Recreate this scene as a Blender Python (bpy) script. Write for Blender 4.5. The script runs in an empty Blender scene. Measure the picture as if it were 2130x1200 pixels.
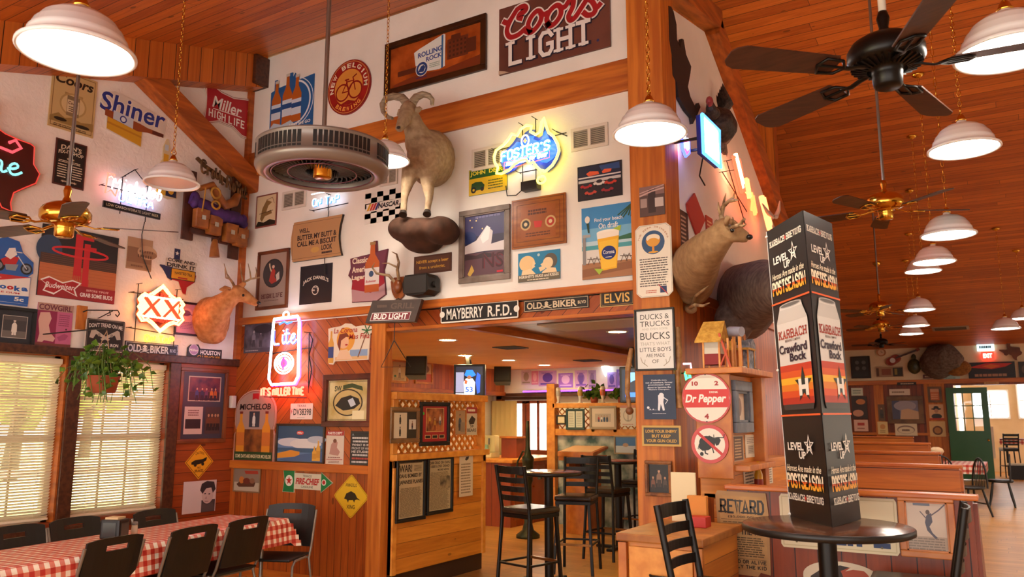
import bpy, bmesh, math, random
from mathutils import Vector, Matrix
from mathutils.geometry import tessellate_polygon
random.seed(7)
SC = bpy.context.scene
COL = SC.collection
PI = math.pi
# ------------------------------------------------------------------ camera
FPX, YAW, PITCH, EYE = 1658.6, math.radians(31.77), math.radians(9.19), 1.43
cd = bpy.data.cameras.new('camera'); cam = bpy.data.objects.new('camera', cd); COL.objects.link(cam)
cd.sensor_width = 36; cd.lens = FPX / 2130 * 36; cd.clip_end = 200; cd.clip_start = .05
cam.location = (0, 0, EYE); cam.rotation_euler = (PI / 2 + PITCH, 0, YAW)
SC.camera = cam
cd.dof.use_dof = True; cd.dof.focus_distance = 6.0; cd.dof.aperture_fstop = 4.0
# ------------------------------------------------------------------ world, sun, exposure
SC.view_settings.view_transform = 'Standard'; SC.view_settings.look = 'None'
SC.view_settings.gamma = 1; SC.view_settings.use_curve_mapping = False
SC.view_settings.exposure = 1.28
wd = bpy.data.worlds.new('sky'); SC.world = wd; wd.use_nodes = True
bg = wd.node_tree.nodes['Background']; bg.inputs[0].default_value = (1, .97, .93, 1); bg.inputs[1].default_value = 1.9
sl = bpy.data.lights.new('sun', 'SUN'); sl.energy = 26; sl.color = (1, .95, .85); sl.angle = .02
so = bpy.data.objects.new('sun', sl); COL.objects.link(so); so.rotation_euler = (math.radians(38), 0, math.radians(-50))
so.location = (-20, 10, 20)

# ------------------------------------------------------------------ helpers
CY, SY, CP, SP = math.cos(YAW), math.sin(YAW), math.cos(PITCH), math.sin(PITCH)
FW = Vector((-SY * CP, CY * CP, SP)); RT = Vector((CY, SY, 0)); UP = RT.cross(FW); EYEP = Vector((0, 0, EYE))
def ray(px, py): return FW + RT * ((px - 1065) / FPX) + UP * ((600 - py) / FPX)
def on(axis, c, px, py):
    d = ray(px, py); return EYEP + d * ((c - EYEP[axis]) / d[axis])
def lin(h):
    h = h.lstrip('#')
    o = []
    for i in (0, 2, 4):
        c = int(h[i:i + 2], 16) / 255
        o.append(c / 12.92 if c <= .04045 else ((c + .055) / 1.055) ** 2.4)
    return (*o, 1)
MATS = {}
def rich(h): r, g, b, a = lin(h); return (min(r * 1.1, 1), g * .92, b * .5, a)      # oiled wood colour
def node(nt, typ, **kw):
    n = nt.nodes.new(typ)
    for k, v in kw.items():
        if k.startswith('i_'): n.inputs[int(k[2:])].default_value = v
        else: setattr(n, k, v)
    return n
def mat(h, rough=.5, metal=0.0, emit=0.0, trans=0.0, name=None, spec=.5, alpha=1.0):
    key = (h, rough, metal, emit, trans, spec, alpha)
    if key in MATS: return MATS[key]
    m = bpy.data.materials.new(name or 'paint_' + h.strip('#')); m.use_nodes = True
    b = m.node_tree.nodes['Principled BSDF']
    b.inputs['Base Color'].default_value = lin(h); b.inputs['Roughness'].default_value = rough
    b.inputs['Metallic'].default_value = metal; b.inputs['Specular IOR Level'].default_value = spec
    b.inputs['Alpha'].default_value = alpha
    if trans: b.inputs['Transmission Weight'].default_value = trans
    if emit:
        b.inputs['Emission Color'].default_value = lin(h); b.inputs['Emission Strength'].default_value = emit
    MATS[key] = m; return m
def ramp(nt, stops):
    r = node(nt, 'ShaderNodeValToRGB'); e = r.color_ramp.elements
    while len(e) < len(stops): e.new(.5)
    for x, (p, c) in zip(e, stops): x.position = p; x.color = c
    return r
def noise_mat(name, c1, c2, scale=6, rough=.7, bump=0, detail=5, stretch=(1, 1, 1), metal=0, lo=.35, hi=.65, bscale=None, c3=None):
    """mottled material in object coordinates"""
    if name in MATS: return MATS[name]
    m = bpy.data.materials.new(name); m.use_nodes = True; nt = m.node_tree; b = nt.nodes['Principled BSDF']
    tc = node(nt, 'ShaderNodeTexCoord'); mp = node(nt, 'ShaderNodeMapping'); mp.inputs['Scale'].default_value = stretch
    nt.links.new(tc.outputs['Object'], mp.inputs[0])
    n = node(nt, 'ShaderNodeTexNoise'); n.inputs['Scale'].default_value = scale; n.inputs['Detail'].default_value = detail
    nt.links.new(mp.outputs[0], n.inputs['Vector'])
    lc = rich if name.split('_')[0] in ('rough', 'stained', 'pine', 'booth', 'tan') else lin
    st = [(lo, lc(c1)), (hi, lc(c2))] if not c3 else [(lo, lin(c1)), ((lo + hi) / 2, lin(c3)), (hi, lin(c2))]
    r = ramp(nt, st); nt.links.new(n.outputs[0], r.inputs[0]); nt.links.new(r.outputs[0], b.inputs['Base Color'])
    b.inputs['Roughness'].default_value = rough; b.inputs['Metallic'].default_value = metal
    if bump:
        n2 = n
        if bscale:
            n2 = node(nt, 'ShaderNodeTexNoise'); n2.inputs['Scale'].default_value = bscale; n2.inputs['Detail'].default_value = 4
            n2.inputs['Distortion'].default_value = .8; nt.links.new(mp.outputs[0], n2.inputs['Vector'])
        bp = node(nt, 'ShaderNodeBump'); bp.inputs['Strength'].default_value = bump; bp.inputs['Distance'].default_value = .02
        nt.links.new(n2.outputs[0], bp.inputs['Height']); nt.links.new(bp.outputs[0], b.inputs['Normal'])
    MATS[name] = m; return m
def plank(name, c1, c2, gapc, across, along, w, rough=.45, gap=.035, joint=0, var=.5, fine=14.0):
    """wood planks: across/along are unit vectors in object space, w the plank width"""
    if name in MATS: return MATS[name]
    m = bpy.data.materials.new(name); m.use_nodes = True; nt = m.node_tree; b = nt.nodes['Principled BSDF']; L = nt.links.new
    tc = node(nt, 'ShaderNodeTexCoord')
    def dot(v):
        d = node(nt, 'ShaderNodeVectorMath', operation='DOT_PRODUCT'); L(tc.outputs['Object'], d.inputs[0]); d.inputs[1].default_value = v
        return d.outputs['Value']
    def mth(op, a, bb=None, c=None):
        n = node(nt, 'ShaderNodeMath', operation=op)
        for i, x in enumerate((a, bb, c)):
            if x is None: continue
            if isinstance(x, (int, float)): n.inputs[i].default_value = x
            else: L(x, n.inputs[i])
        return n.outputs[0]
    ac, al = dot(across), dot(along)
    t = mth('DIVIDE', ac, w); idn = mth('FLOOR', t); fr = mth('FRACT', t)
    wn = node(nt, 'ShaderNodeTexWhiteNoise', noise_dimensions='1D'); L(idn, wn.inputs['W'])
    rnd = wn.outputs['Value']
    gapm = mth('LESS_THAN', fr, gap)
    if joint:
        t2 = mth('DIVIDE', mth('ADD', al, mth('MULTIPLY', rnd, joint * 7.3)), joint)
        j = mth('LESS_THAN', mth('FRACT', t2), .004 / joint)
        gapm = mth('MAXIMUM', gapm, j)
        wn2 = node(nt, 'ShaderNodeTexWhiteNoise', noise_dimensions='2D'); cb = node(nt, 'ShaderNodeCombineXYZ')
        L(idn, cb.inputs[0]); L(mth('FLOOR', t2), cb.inputs[1]); L(cb.outputs[0], wn2.inputs['Vector']); rnd2 = wn2.outputs['Value']
    else: rnd2 = rnd
    cv = node(nt, 'ShaderNodeCombineXYZ')
    L(mth('MULTIPLY', ac, fine), cv.inputs[0]); L(mth('ADD', al, mth('MULTIPLY', rnd, 41.0)), cv.inputs[1]); L(mth('MULTIPLY', rnd2, 9.0), cv.inputs[2])
    nz = node(nt, 'ShaderNodeTexNoise'); nz.inputs['Scale'].default_value = 1.6; nz.inputs['Detail'].default_value = 5; nz.inputs['Distortion'].default_value = 1.2
    L(cv.outputs[0], nz.inputs['Vector'])
    f = mth('ADD', mth('MULTIPLY', nz.outputs[0], 1 - var * .6), mth('MULTIPLY', rnd2, var * .6))
    r = ramp(nt, [(.28, rich(c2)), (.72, rich(c1))]); L(f, r.inputs[0])
    # knots
    kv = node(nt, 'ShaderNodeCombineXYZ'); L(mth('MULTIPLY', ac, 5), kv.inputs[0]); L(mth('MULTIPLY', al, 2.2), kv.inputs[1]); L(idn, kv.inputs[2])
    vo = node(nt, 'ShaderNodeTexVoronoi'); vo.inputs['Scale'].default_value = 1.0; L(kv.outputs[0], vo.inputs['Vector'])
    kn = mth('LESS_THAN', vo.outputs['Distance'], .085)
    mx = node(nt, 'ShaderNodeMix', data_type='RGBA'); L(mth('MAXIMUM', gapm, mth('MULTIPLY', kn, .6)), mx.inputs[0]); L(r.outputs[0], mx.inputs[6]); mx.inputs[7].default_value = lin(gapc)
    L(mx.outputs[2], b.inputs['Base Color']); b.inputs['Roughness'].default_value = rough
    bp = node(nt, 'ShaderNodeBump'); bp.inputs['Strength'].default_value = .5; bp.inputs['Distance'].default_value = .006
    L(mth('SUBTRACT', mth('MULTIPLY', nz.outputs[0], .25), gapm), bp.inputs['Height']); L(bp.outputs[0], b.inputs['Normal'])
    MATS[name] = m; return m
X, Y, Z = Vector((1, 0, 0)), Vector((0, 1, 0)), Vector((0, 0, 1))
def frame_of(d):
    d = Vector(d).normalized(); a = Z if abs(d.z) < .95 else X
    s = a.cross(d).normalized(); return s, d.cross(s), d
class MB:
    """collects shapes and links them as ONE mesh object"""
    def __init__(s): s.v = []; s.f = []; s.m = []; s.sm = []; s.mats = []
    def mi(s, m):
        if m not in s.mats: s.mats.append(m)
        return s.mats.index(m)
    def add(s, vs, fs, m, smooth=False, M=None):
        o = len(s.v); i = s.mi(m)
        s.v += [tuple(M @ Vector(v)) if M else tuple(v) for v in vs]
        for f in fs: s.f.append(tuple(o + k for k in f)); s.m.append(i); s.sm.append(smooth)
        return s
    def box(s, a, b, m, bev=0.0, M=None):
        a, b = [min(p, q) for p, q in zip(a, b)], [max(p, q) for p, q in zip(a, b)]
        if bev:
            bm = bmesh.new(); bmesh.ops.create_cube(bm, size=1)
            for v in bm.verts: v.co = Vector([(a[k] + b[k]) / 2 + v.co[k] * (b[k] - a[k]) for k in range(3)])
            bev = min(bev, min(b[k] - a[k] for k in range(3)) * .45)
            bmesh.ops.bevel(bm, geom=bm.edges[:], offset=bev, segments=2, affect='EDGES', profile=.6)
            bm.verts.ensure_lookup_table()
            s.add([v.co for v in bm.verts], [[v.index for v in f.verts] for f in bm.faces], m, False, M); bm.free(); return s
        vs = [(x, y, z) for x in (a[0], b[0]) for y in (a[1], b[1]) for z in (a[2], b[2])]
        return s.add(vs, [(0, 1, 3, 2), (4, 6, 7, 5), (0, 4, 5, 1), (2, 3, 7, 6), (0, 2, 6, 4), (1, 5, 7, 3)], m, False, M)
    def bar(s, p0, p1, w, h, m, bev=0.0):
        """a box from p0 to p1, w wide and h high across"""
        p0, p1 = Vector(p0), Vector(p1); sx, sy, d = frame_of(p1 - p0)
        M = Matrix((sx, sy, d)).transposed().to_4x4(); M.translation = p0
        return s.box((-w / 2, -h / 2, 0), (w / 2, h / 2, (p1 - p0).length), m, bev, M)
    def tube(s, pts, r, m, n=8, closed=False, caps=True, up=None, M=None):
        pts = [Vector(p) for p in pts]; N = len(pts)
        rs = list(r) if isinstance(r, (list, tuple)) and len(r) == N else [r] * N
        vs, fs = [], []; prev = None
        for i, p in enumerate(pts):
            a = pts[(i - 1) % N] if closed or i else p; c = pts[(i + 1) % N] if closed or i < N - 1 else p
            d = (c - a).normalized() if (c - a).length > 1e-9 else Z
            if up is not None: sx = Vector(up).cross(d).normalized()
            elif prev is None: sx = frame_of(d)[0]
            else:
                sx = prev - d * prev.dot(d); sx = sx.normalized() if sx.length > 1e-6 else frame_of(d)[0]
            prev = sx; sy = d.cross(sx)
            ra, rb = rs[i] if isinstance(rs[i], (list, tuple)) else (rs[i], rs[i])
            for k in range(n):
                t = 2 * PI * k / n; vs.append(p + sx * (ra * math.cos(t)) + sy * (rb * math.sin(t)))
        for i in range(N if closed else N - 1):
            a, b = i * n, ((i + 1) % N) * n
            for k in range(n): fs.append((a + k, a + (k + 1) % n, b + (k + 1) % n, b + k))
        s.add(vs, fs, m, True, M)
        if caps and not closed: s.add(vs[:n], [tuple(range(n))[::-1]], m, False, M); s.add(vs[-n:], [tuple(range(n))], m, False, M)
        return s
    def cyl(s, p0, p1, r, m, r1=None, n=16): return s.tube([p0, p1], [r, r if r1 is None else r1], m, n)
    def lathe(s, prof, m, n=32, c=(0, 0, 0), M=None, smooth=True):
        c = Vector(c); vs = []; fs = []
        for r, z in prof:
            for k in range(n): vs.append(c + Vector((r * math.cos(2 * PI * k / n), r * math.sin(2 * PI * k / n), z)))
        for i in range(len(prof) - 1):
            for k in range(n): fs.append((i * n + k, i * n + (k + 1) % n, (i + 1) * n + (k + 1) % n, (i + 1) * n + k))
        return s.add(vs, fs, m, smooth, M)
    def ell(s, c, r, m, M=None, n=16, k=10):
        vs = []; fs = []; c = Vector(c)
        R = M or Matrix.Identity(3)
        for i in range(k + 1):
            ph = PI * i / k
            for j in range(n):
                t = 2 * PI * j / n
                vs.append(c + R @ Vector((r[0] * math.sin(ph) * math.cos(t), r[1] * math.sin(ph) * math.sin(t), r[2] * math.cos(ph))))
        for i in range(k):
            for j in range(n): fs.append((i * n + j, (i + 1) * n + j, (i + 1) * n + (j + 1) % n, i * n + (j + 1) % n))
        return s.add(vs, fs, m, True)
    def prism(s, poly, h0, h1, m, M=None, side=None):
        n = len(poly); tri = tessellate_polygon([[Vector((p[0], p[1], 0)) for p in poly]])
        vs = [(p[0], p[1], h0) for p in poly] + [(p[0], p[1], h1) for p in poly]
        s.add(vs, [t for t in tri] + [tuple(n + k for k in t) for t in tri], m, False, M)
        s.add(vs, [(i, (i + 1) % n, n + (i + 1) % n, n + i) for i in range(n)], side or m, False, M); return s
    def build(s, name, parent=None, world=None, M=None, label=None, smoothing=None):
        """world: vertices are in world space and get moved into this object's own space"""
        if world is not None: s.v = [tuple(Vector(v) - Vector(world)) for v in s.v]
        me = bpy.data.meshes.new(name); me.from_pydata(s.v, [], s.f)
        for m in s.mats: me.materials.append(m)
        me.polygons.foreach_set('material_index', s.m); me.polygons.foreach_set('use_smooth', s.sm); me.update()
        o = bpy.data.objects.new(name, me); COL.objects.link(o)
        if parent is not None: o.parent = parent
        elif world is not None: o.location = world
        if M is not None: o.matrix_local = M
        if label: o['label'] = label
        return o
def tag(o, label, cat, group=None, kind=None):
    if label: o['label'] = label
    if cat: o['category'] = cat
    if group: o['group'] = group
    if kind: o['kind'] = kind
    return o
def thing(name, label, cat, loc=(0, 0, 0), rotz=0, group=None):
    o = bpy.data.objects.new(name, None); COL.objects.link(o); o.empty_display_size = .1
    o.location = loc; o.rotation_euler = (0, 0, rotz); return tag(o, label, cat, group)
def struct(name, mb, label=None, world=None):
    o = mb.build(name, world=world); o['kind'] = 'structure'
    if label: o['label'] = label
    return o
def dup(o, parent=None, **kw):
    c = o.copy(); COL.objects.link(c)
    if parent is not None: c.parent = parent
    for ch in list(o.children): dup(ch, c)
    for k, v in kw.items():
        if k == 'loc': c.location = v
        elif k == 'rotz': c.rotation_euler = (0, 0, v)
        else: c[k] = v
    return c
def lamp(name, parent, loc, energy, col, r=.05, spot=None):
    l = bpy.data.lights.new(name, 'POINT'); l.energy = energy; l.color = col; l.shadow_soft_size = r
    o = bpy.data.objects.new(name, l); COL.objects.link(o); o.parent = parent; o.location = loc; return o
def remesh(mb, name, vox, parent=None, smooth=4, M=None, world=None):
    """weld the overlapping shapes of mb into one continuous skin"""
    o = mb.build('tmp'); md = o.modifiers.new('r', 'REMESH'); md.mode = 'VOXEL'; md.voxel_size = vox; md.use_smooth_shade = True
    ms = o.modifiers.new('s', 'SMOOTH'); ms.iterations = smooth; ms.factor = .5
    bpy.context.view_layer.update()
    me = bpy.data.meshes.new_from_object(o.evaluated_get(bpy.context.evaluated_depsgraph_get()))
    mm = mb.mats[0]; bpy.data.objects.remove(o)
    me.materials.clear(); me.materials.append(mm)
    for p in me.polygons: p.use_smooth = True; p.material_index = 0
    r = bpy.data.objects.new(name, me); COL.objects.link(r)
    if parent is not None: r.parent = parent
    if M is not None: r.matrix_local = M
    return r
# ------------------------------------------------------------------ lettering
TXT = {}
def text_mesh(s, bold=0.0):
    k = (s, bold)
    if k not in TXT:
        c = bpy.data.curves.new('t', 'FONT'); c.body = s; c.offset = bold; c.resolution_u = 3; c.space_line = .9; c.align_x = 'CENTER'
        o = bpy.data.objects.new('t', c); me = o.to_mesh()
        vs = [(v.co.x, v.co.y) for v in me.vertices]; fs = [tuple(p.vertices) for p in me.polygons]
        o.to_mesh_clear(); bpy.data.objects.remove(o); bpy.data.curves.remove(c)
        x0, x1 = min(v[0] for v in vs), max(v[0] for v in vs); y0, y1 = min(v[1] for v in vs), max(v[1] for v in vs)
        TXT[k] = ([((x - x0) / max(x1 - x0, 1e-6), (y - y0) / max(y1 - y0, 1e-6)) for x, y in vs], fs)
    return TXT[k]
# single-stroke letters on a 4 x 6 grid, strokes split by |
GL = {}
for ln in '''A 0,0 2,6 4,0|.7,2 3.3,2
B 0,0 0,6 2.8,6 3.7,5.2 3.7,4 2.8,3.2 0,3.2|2.8,3.2 4,2.4 4,.9 3,0 0,0
C 4,4.8 3,6 1,6 0,4.8 0,1.2 1,0 3,0 4,1.2
D 0,0 0,6 2.6,6 4,4.6 4,1.4 2.6,0 0,0
E 4,0 0,0 0,6 4,6|0,3.1 3,3.1
F 0,0 0,6 4,6|0,3.1 3,3.1
G 4,4.8 3,6 1,6 0,4.8 0,1.2 1,0 3,0 4,1.2 4,2.8 2.4,2.8
H 0,0 0,6|4,0 4,6|0,3 4,3
I 2,0 2,6
J 0,1.2 1,0 2.6,0 3.4,1 3.4,6
K 0,0 0,6|4,6 0,2.4|1.4,3.6 4,0
L 0,6 0,0 3.8,0
M 0,0 0,6 2,2 4,6 4,0
N 0,0 0,6 4,0 4,6
O 1,0 0,1.2 0,4.8 1,6 3,6 4,4.8 4,1.2 3,0 1,0
P 0,0 0,6 3,6 4,5.2 4,3.6 3,2.8 0,2.8
Q 1,0 0,1.2 0,4.8 1,6 3,6 4,4.8 4,1.2 3,0 1,0|2.4,1.6 4,-.4
R 0,0 0,6 3,6 4,5.2 4,3.8 3,3 0,3|2,3 4,0
S 4,4.9 3,6 1,6 0,5 0,4 1,3.2 3,2.8 4,2 4,1 3,0 1,0 0,1.1
T 2,0 2,6|0,6 4,6
U 0,6 0,1.2 1,0 3,0 4,1.2 4,6
V 0,6 2,0 4,6
W 0,6 1,0 2,4 3,0 4,6
X 0,0 4,6|0,6 4,0
Y 0,6 2,3 4,6|2,3 2,0
Z 0,6 4,6 0,0 4,0
' 2,6 2,4.8
. 1.8,0 2.2,0
a 3,3.2 2,4 .8,3.6 0,2.4 .2,.6 1.2,0 2.2,.4 3,2 3.2,4 2.9,1 3.2,.1 4,.6
b 0,.6 1.2,3.6 1.6,5.6 1,6 .6,5 .6,1 1.2,0 2.4,.2 3,1.8 2.6,3.4 1.4,3.2
c 3.2,3.2 2,4 .6,3 .2,1.4 1,0 2.4,.2 4,1.4
d 3,3.2 2,4 .6,3.4 0,1.8 .8,0 2,.2 3,2 3.4,6 3,1 3.4,0 4,.6
e 0,1.6 2,2 3,3 2.2,4 .8,3.2 .4,1.4 1.2,0 2.6,.2 4,1.4
h 0,.4 1.6,4.4 1.4,6 .8,5.4 .6,0|.6,2 1.8,3.8 2.6,3.2 2.4,.6 3,0 4,.8
i 1,3.8 1,.8 1.8,0 3,.8|1.2,5.2 1.4,5.4
l 0,.6 1.8,4.6 1.6,6 .9,5.4 .8,1 1.6,0 3,.8
n .4,4 .6,0|.6,2 1.8,3.8 2.6,3.2 2.4,.6 3,0 4,.8
o 1.8,4 .6,3.2 .4,1 1.4,0 2.8,.6 3,2.6 1.8,4 4,3
r .3,4 .5,0|.5,2 1.6,3.8 3,3.6
s 0,.6 2,4 2.6,1.6 2,.2 .4,.4
t 1.4,6 1.2,.8 2,0 3.4,.8|0,4 3,4
u .2,4 .3,1 1.2,0 2.4,.8 3,4 3,.8 3.4,0 4,.6
f .4,-1.6 1.4,-1 1.8,5 2.6,6 3,5|0,3 3,3
z 0,4 3,4 0,0 4,.4
ï 1,0 1,6|3,0 3,6'''.split('\n'):
    GL[ln[0]] = [[tuple(float(q) for q in p.split(',')) for p in st.split()] for st in ln[2:].split('|')]
def strokes(s, smooth=0, gap=1.5, narrow="I'.il"):
    """stroke paths of a word scaled to the unit box"""
    out = []; x = 0
    for ch in s:
        if ch == ' ': x += 3.2; continue
        g = GL.get(ch, GL.get(ch.upper(), []))
        w = 2.2 if ch in narrow else 4
        off = -.9 if ch in "I'." else 0
        for st in g: out.append([(x + off + a, b) for a, b in st])
        x += w + (gap if ch.isupper() or ch in "'." else .1)
    if smooth:
        def ch1(p):
            if len(p) < 3: return p
            cl = p[0] == p[-1]; q = [] if cl else [p[0]]
            for i in range(len(p) - 1):
                a, b = p[i], p[i + 1]
                if i > 0 or cl: q.append((a[0] * .75 + b[0] * .25, a[1] * .75 + b[1] * .25))
                if i < len(p) - 2 or cl: q.append((a[0] * .25 + b[0] * .75, a[1] * .25 + b[1] * .75))
            q.append(q[0] if cl else p[-1]); return q
        for _ in range(smooth): out = [ch1(p) for p in out]
    xs = [p[0] for st in out for p in st]; ys = [p[1] for st in out for p in st]
    x0, x1, y0, y1 = min(xs), max(xs), min(min(ys), 0), max(ys)
    return [[((a - x0) / (x1 - x0), (b - y0) / (y1 - y0)) for a, b in st] for st in out]
PLANES = {'L': (0, -7.1, Y), 'M': (1, 5.8, X), 'H': (0, -4.93, Y), 'P': (1, 5.67, X), 'W': (0, -2.15, Y), 'C': (1, 5.28, X),
          'S': (0, -1.58, Y), 'B': (1, 4.98, X), 'F': (1, 24.5, X), 'BB': (1, 12.2, X), 'BP': (1, 11.0, X), 'BL': (0, -7.95, Y), 'BV': (0, -7.6, Y),
          'G': (1, 5.02, X), 'CS': (0, -1.8, Y)}
def wall_rect(pl, xl, xr, yt, yb, out=.0):
    """where a sign seen between those picture lines hangs on its wall: placement matrix, width, height"""
    ax, c, u = PLANES[pl]; n = X if ax == 0 else -Y
    c2 = c + out * (1 if ax == 0 else -1)
    xm, ym = (xl + xr) / 2, (yt + yb) / 2
    k = 1 if ax == 0 else 0
    a0, a1 = on(ax, c2, xl, ym)[k], on(ax, c2, xr, ym)[k]
    z1, z0 = on(ax, c2, xm, yt).z, on(ax, c2, xm, yb).z
    p = Vector((0, 0, (z0 + z1) / 2)); p[ax] = c2 + (.002 if ax == 0 else -.002); p[k] = (a0 + a1) / 2
    M = Matrix((u, Z, n)).transposed().to_4x4(); M.translation = p
    return M, abs(a1 - a0), z1 - z0
class Art:
    """a flat printed panel: shapes in picture coordinates u,v (0..1, v down) become thin printed layers of one mesh"""
    def __init__(s, M, W, H, t=.01):
        s.M, s.W, s.H, s.t = M, W, H, t; s.b = MB(); s.k = 0
    def xy(s, u, v): return ((u - .5) * s.W, (.5 - v) * s.H)
    def lay(s): s.k += 1; return s.t + s.k * .00016
    def board(s, col, poly=None, side=None):
        P = [s.xy(*p) for p in (poly or [(0, 1), (1, 1), (1, 0), (0, 0)])]
        s.b.prism(P, 0, s.t, col if not isinstance(col, str) else mat(col, .45), side=side); return s
    def raw(s, P, col):
        z = s.lay(); tri = tessellate_polygon([[Vector((p[0], p[1], 0)) for p in P]])
        s.b.add([(p[0], p[1], z) for p in P], tri, mat(col, .45) if isinstance(col, str) else col); return s
    def poly(s, pts, col): return s.raw([s.xy(*p) for p in pts], col)
    def rect(s, u0, v0, u1, v1, col): return s.poly([(u0, v1), (u1, v1), (u1, v0), (u0, v0)], col)
    def ell(s, u, v, ru, rv, col, n=28): return s.poly([(u + ru * math.cos(2 * PI * k / n), v - rv * math.sin(2 * PI * k / n)) for k in range(n)], col)
    def circ(s, u, v, rv, col, n=28): return s.ell(u, v, rv * s.H / s.W, rv, col, n)
    def border(s, d, w, col):
        a, b = d, d + w; r = s.H / s.W
        for q in ((a * r, a, 1 - a * r, b), (a * r, 1 - b, 1 - a * r, 1 - a), (a * r, a, b * r, 1 - a), (1 - b * r, a, 1 - a * r, 1 - a)): s.rect(*q, col)
        return s
    def text(s, t, u, v, w, h, col, bold=.012, shear=0, rot=0, arc=0, flag=None):
        vs, fs = text_mesh(t, bold); z = s.lay(); P = []
        for x, y in vs:
            a, b = (x - .5) * w * s.W, (y - .5) * h * s.H
            if flag: b += flag * math.sin(x * 2 * PI) * h * s.H
            a += shear * b
            if arc: b += arc * s.H * (1 - (2 * x - 1) ** 2)
            if rot: a, b = a * math.cos(rot) - b * math.sin(rot), a * math.sin(rot) + b * math.cos(rot)
            c = s.xy(u, v); P.append((a + c[0], b + c[1], z))
        s.b.add(P, fs, mat(col, .45) if isinstance(col, str) else col); return s
    def ring(s, t, u, v, r, h, a0, a1, col, bold=.012):
        """lettering round a circle of radius r (in heights) from angle a0 to a1 (degrees, clockwise if a0>a1)"""
        n = len(t); z = s.lay(); cx, cy = s.xy(u, v)
        for i, ch in enumerate(t):
            if ch == ' ': continue
            vs, fs = text_mesh(ch, bold); an = math.radians(a0 + (a1 - a0) * (i + .5) / n); cw = a0 > a1
            wd = abs(math.radians(a1 - a0)) / n * r * s.H * (.78 if ch not in "I'.*1" else .25); P = []
            for x, y in vs:
                rr = r * s.H + (y - .5) * h * s.H * (1 if cw else -1); da = (x - .5) * wd / (r * s.H) * (-1 if cw else 1)
                P.append((cx + rr * math.cos(an + da), cy + rr * math.sin(an + da), z))
            s.b.add(P, fs, mat(col, .45) if isinstance(col, str) else col)
        return s
    def strip(s, P, w, m, z):
        """one mitred ribbon, no face over another"""
        P = [Vector(p) for i, p in enumerate(P) if i == 0 or (Vector(p) - Vector(P[i - 1])).length > 1e-6]
        if len(P) < 2: return
        cl = len(P) > 3 and (P[0] - P[-1]).length < 1e-6; hw = w / 2; N = len(P); vs = []
        if not cl: P = [P[0] - (P[1] - P[0]).normalized() * hw * .6] + P[1:-1] + [P[-1] + (P[-1] - P[-2]).normalized() * hw * .6]
        for i in range(N):
            a = P[i] - P[i - 1] if i else (P[0] - P[-2] if cl else P[1] - P[0]); b = P[i + 1] - P[i] if i < N - 1 else (P[1] - P[0] if cl else P[-1] - P[-2])
            a, b = a.normalized(), b.normalized(); n = Vector((-a.y - b.y, a.x + b.x))
            n = n.normalized() if n.length > 1e-4 else Vector((-a.y, a.x)); k = min(1.6, 1 / max(.3, n.dot(Vector((-a.y, a.x)))))
            vs += [P[i] + n * hw * k, P[i] - n * hw * k]
        s.b.add([(p.x, p.y, z) for p in vs], [(2 * i, 2 * i + 1, 2 * i + 3, 2 * i + 2) for i in range(N - 1)], m)
    def line(s, pts, w, col):
        """a stroked path, w in heights"""
        s.strip([s.xy(*p) for p in pts], w * s.H, mat(col, .45) if isinstance(col, str) else col, s.lay()); return s
    def curve(s, pts, w, col, n=8):
        """a smooth brush stroke through the points"""
        P = [pts[0]] + list(pts) + [pts[-1]]; out = []
        for a, b, c, d in zip(P, P[1:], P[2:], P[3:]):
            for i in range(n):
                t = i / n; out.append(tuple(.5 * (2 * b[k] + (c[k] - a[k]) * t + (2 * a[k] - 5 * b[k] + 4 * c[k] - d[k]) * t * t + (3 * b[k] - a[k] - 3 * c[k] + d[k]) * t ** 3) for k in (0, 1)))
        return s.line(out + [pts[-1]], w, col)
    def slab(s, t, u, v, w, h, wt, col, smooth=0, serif=True, shear=0, arc=0):
        """slab-serif lettering from strokes; wt stroke weight in letter heights"""
        s.k += 1; z0 = s.t + s.k * .00016; m = mat(col, .45) if isinstance(col, str) else col
        for i, st in enumerate(strokes(t, smooth, gap=2.2)):
            f = lambda p: (u + (p[0] - .5) * w + shear * (p[1] - .5) * h * s.H / s.W, v - (p[1] - .5) * h - arc * (1 - (2 * p[0] - 1) ** 2)); z = z0 + (i % 5) * .00012
            s.strip([s.xy(*f(p)) for p in st], wt * h * s.H, m, z)
            if serif:
                for p, q in ((st[0], st[1]), (st[-1], st[-2])):
                    if st[0] == st[-1] and len(st) > 3: continue
                    if min(abs(p[1]), abs(p[1] - 1)) < .02 and abs(p[0] - q[0]) * w * s.W < abs(p[1] - q[1]) * h * s.H * 1.2:
                        c = f(p); e = wt * h * s.H / s.W * 1.1; dv = wt * h * .2 * (1 if p[1] > .5 else -1)
                        s.strip([s.xy(c[0] - e, c[1] + dv), s.xy(c[0] + e, c[1] + dv)], wt * h * .7 * s.H, m, z0 + .0006 + (i % 3) * .00012)
        s.k += 6; return s
    def lines(s, u0, v0, u1, v1, n, col, fill=.45, seed=0):
        """rows of small print too fine to read"""
        rn = random.Random(seed); dv = (v1 - v0) / n; z = s.lay(); m = mat(col, .45)
        for i in range(n):
            x = u0 + rn.random() * .05 * (u1 - u0); end = u1 - rn.random() * .12 * (u1 - u0); v = v0 + dv * (i + .5)
            while x < end:
                w = min((.03 + rn.random() * .09) * (u1 - u0) * 1.5, end - x)
                P = [s.xy(x, v + dv * fill / 2), s.xy(x + w, v + dv * fill / 2), s.xy(x + w, v - dv * fill / 2), s.xy(x, v - dv * fill / 2)]
                s.b.add([(*p, z) for p in P], [(0, 1, 2, 3)], m); x += w + .018 * (u1 - u0)
        return s
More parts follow.
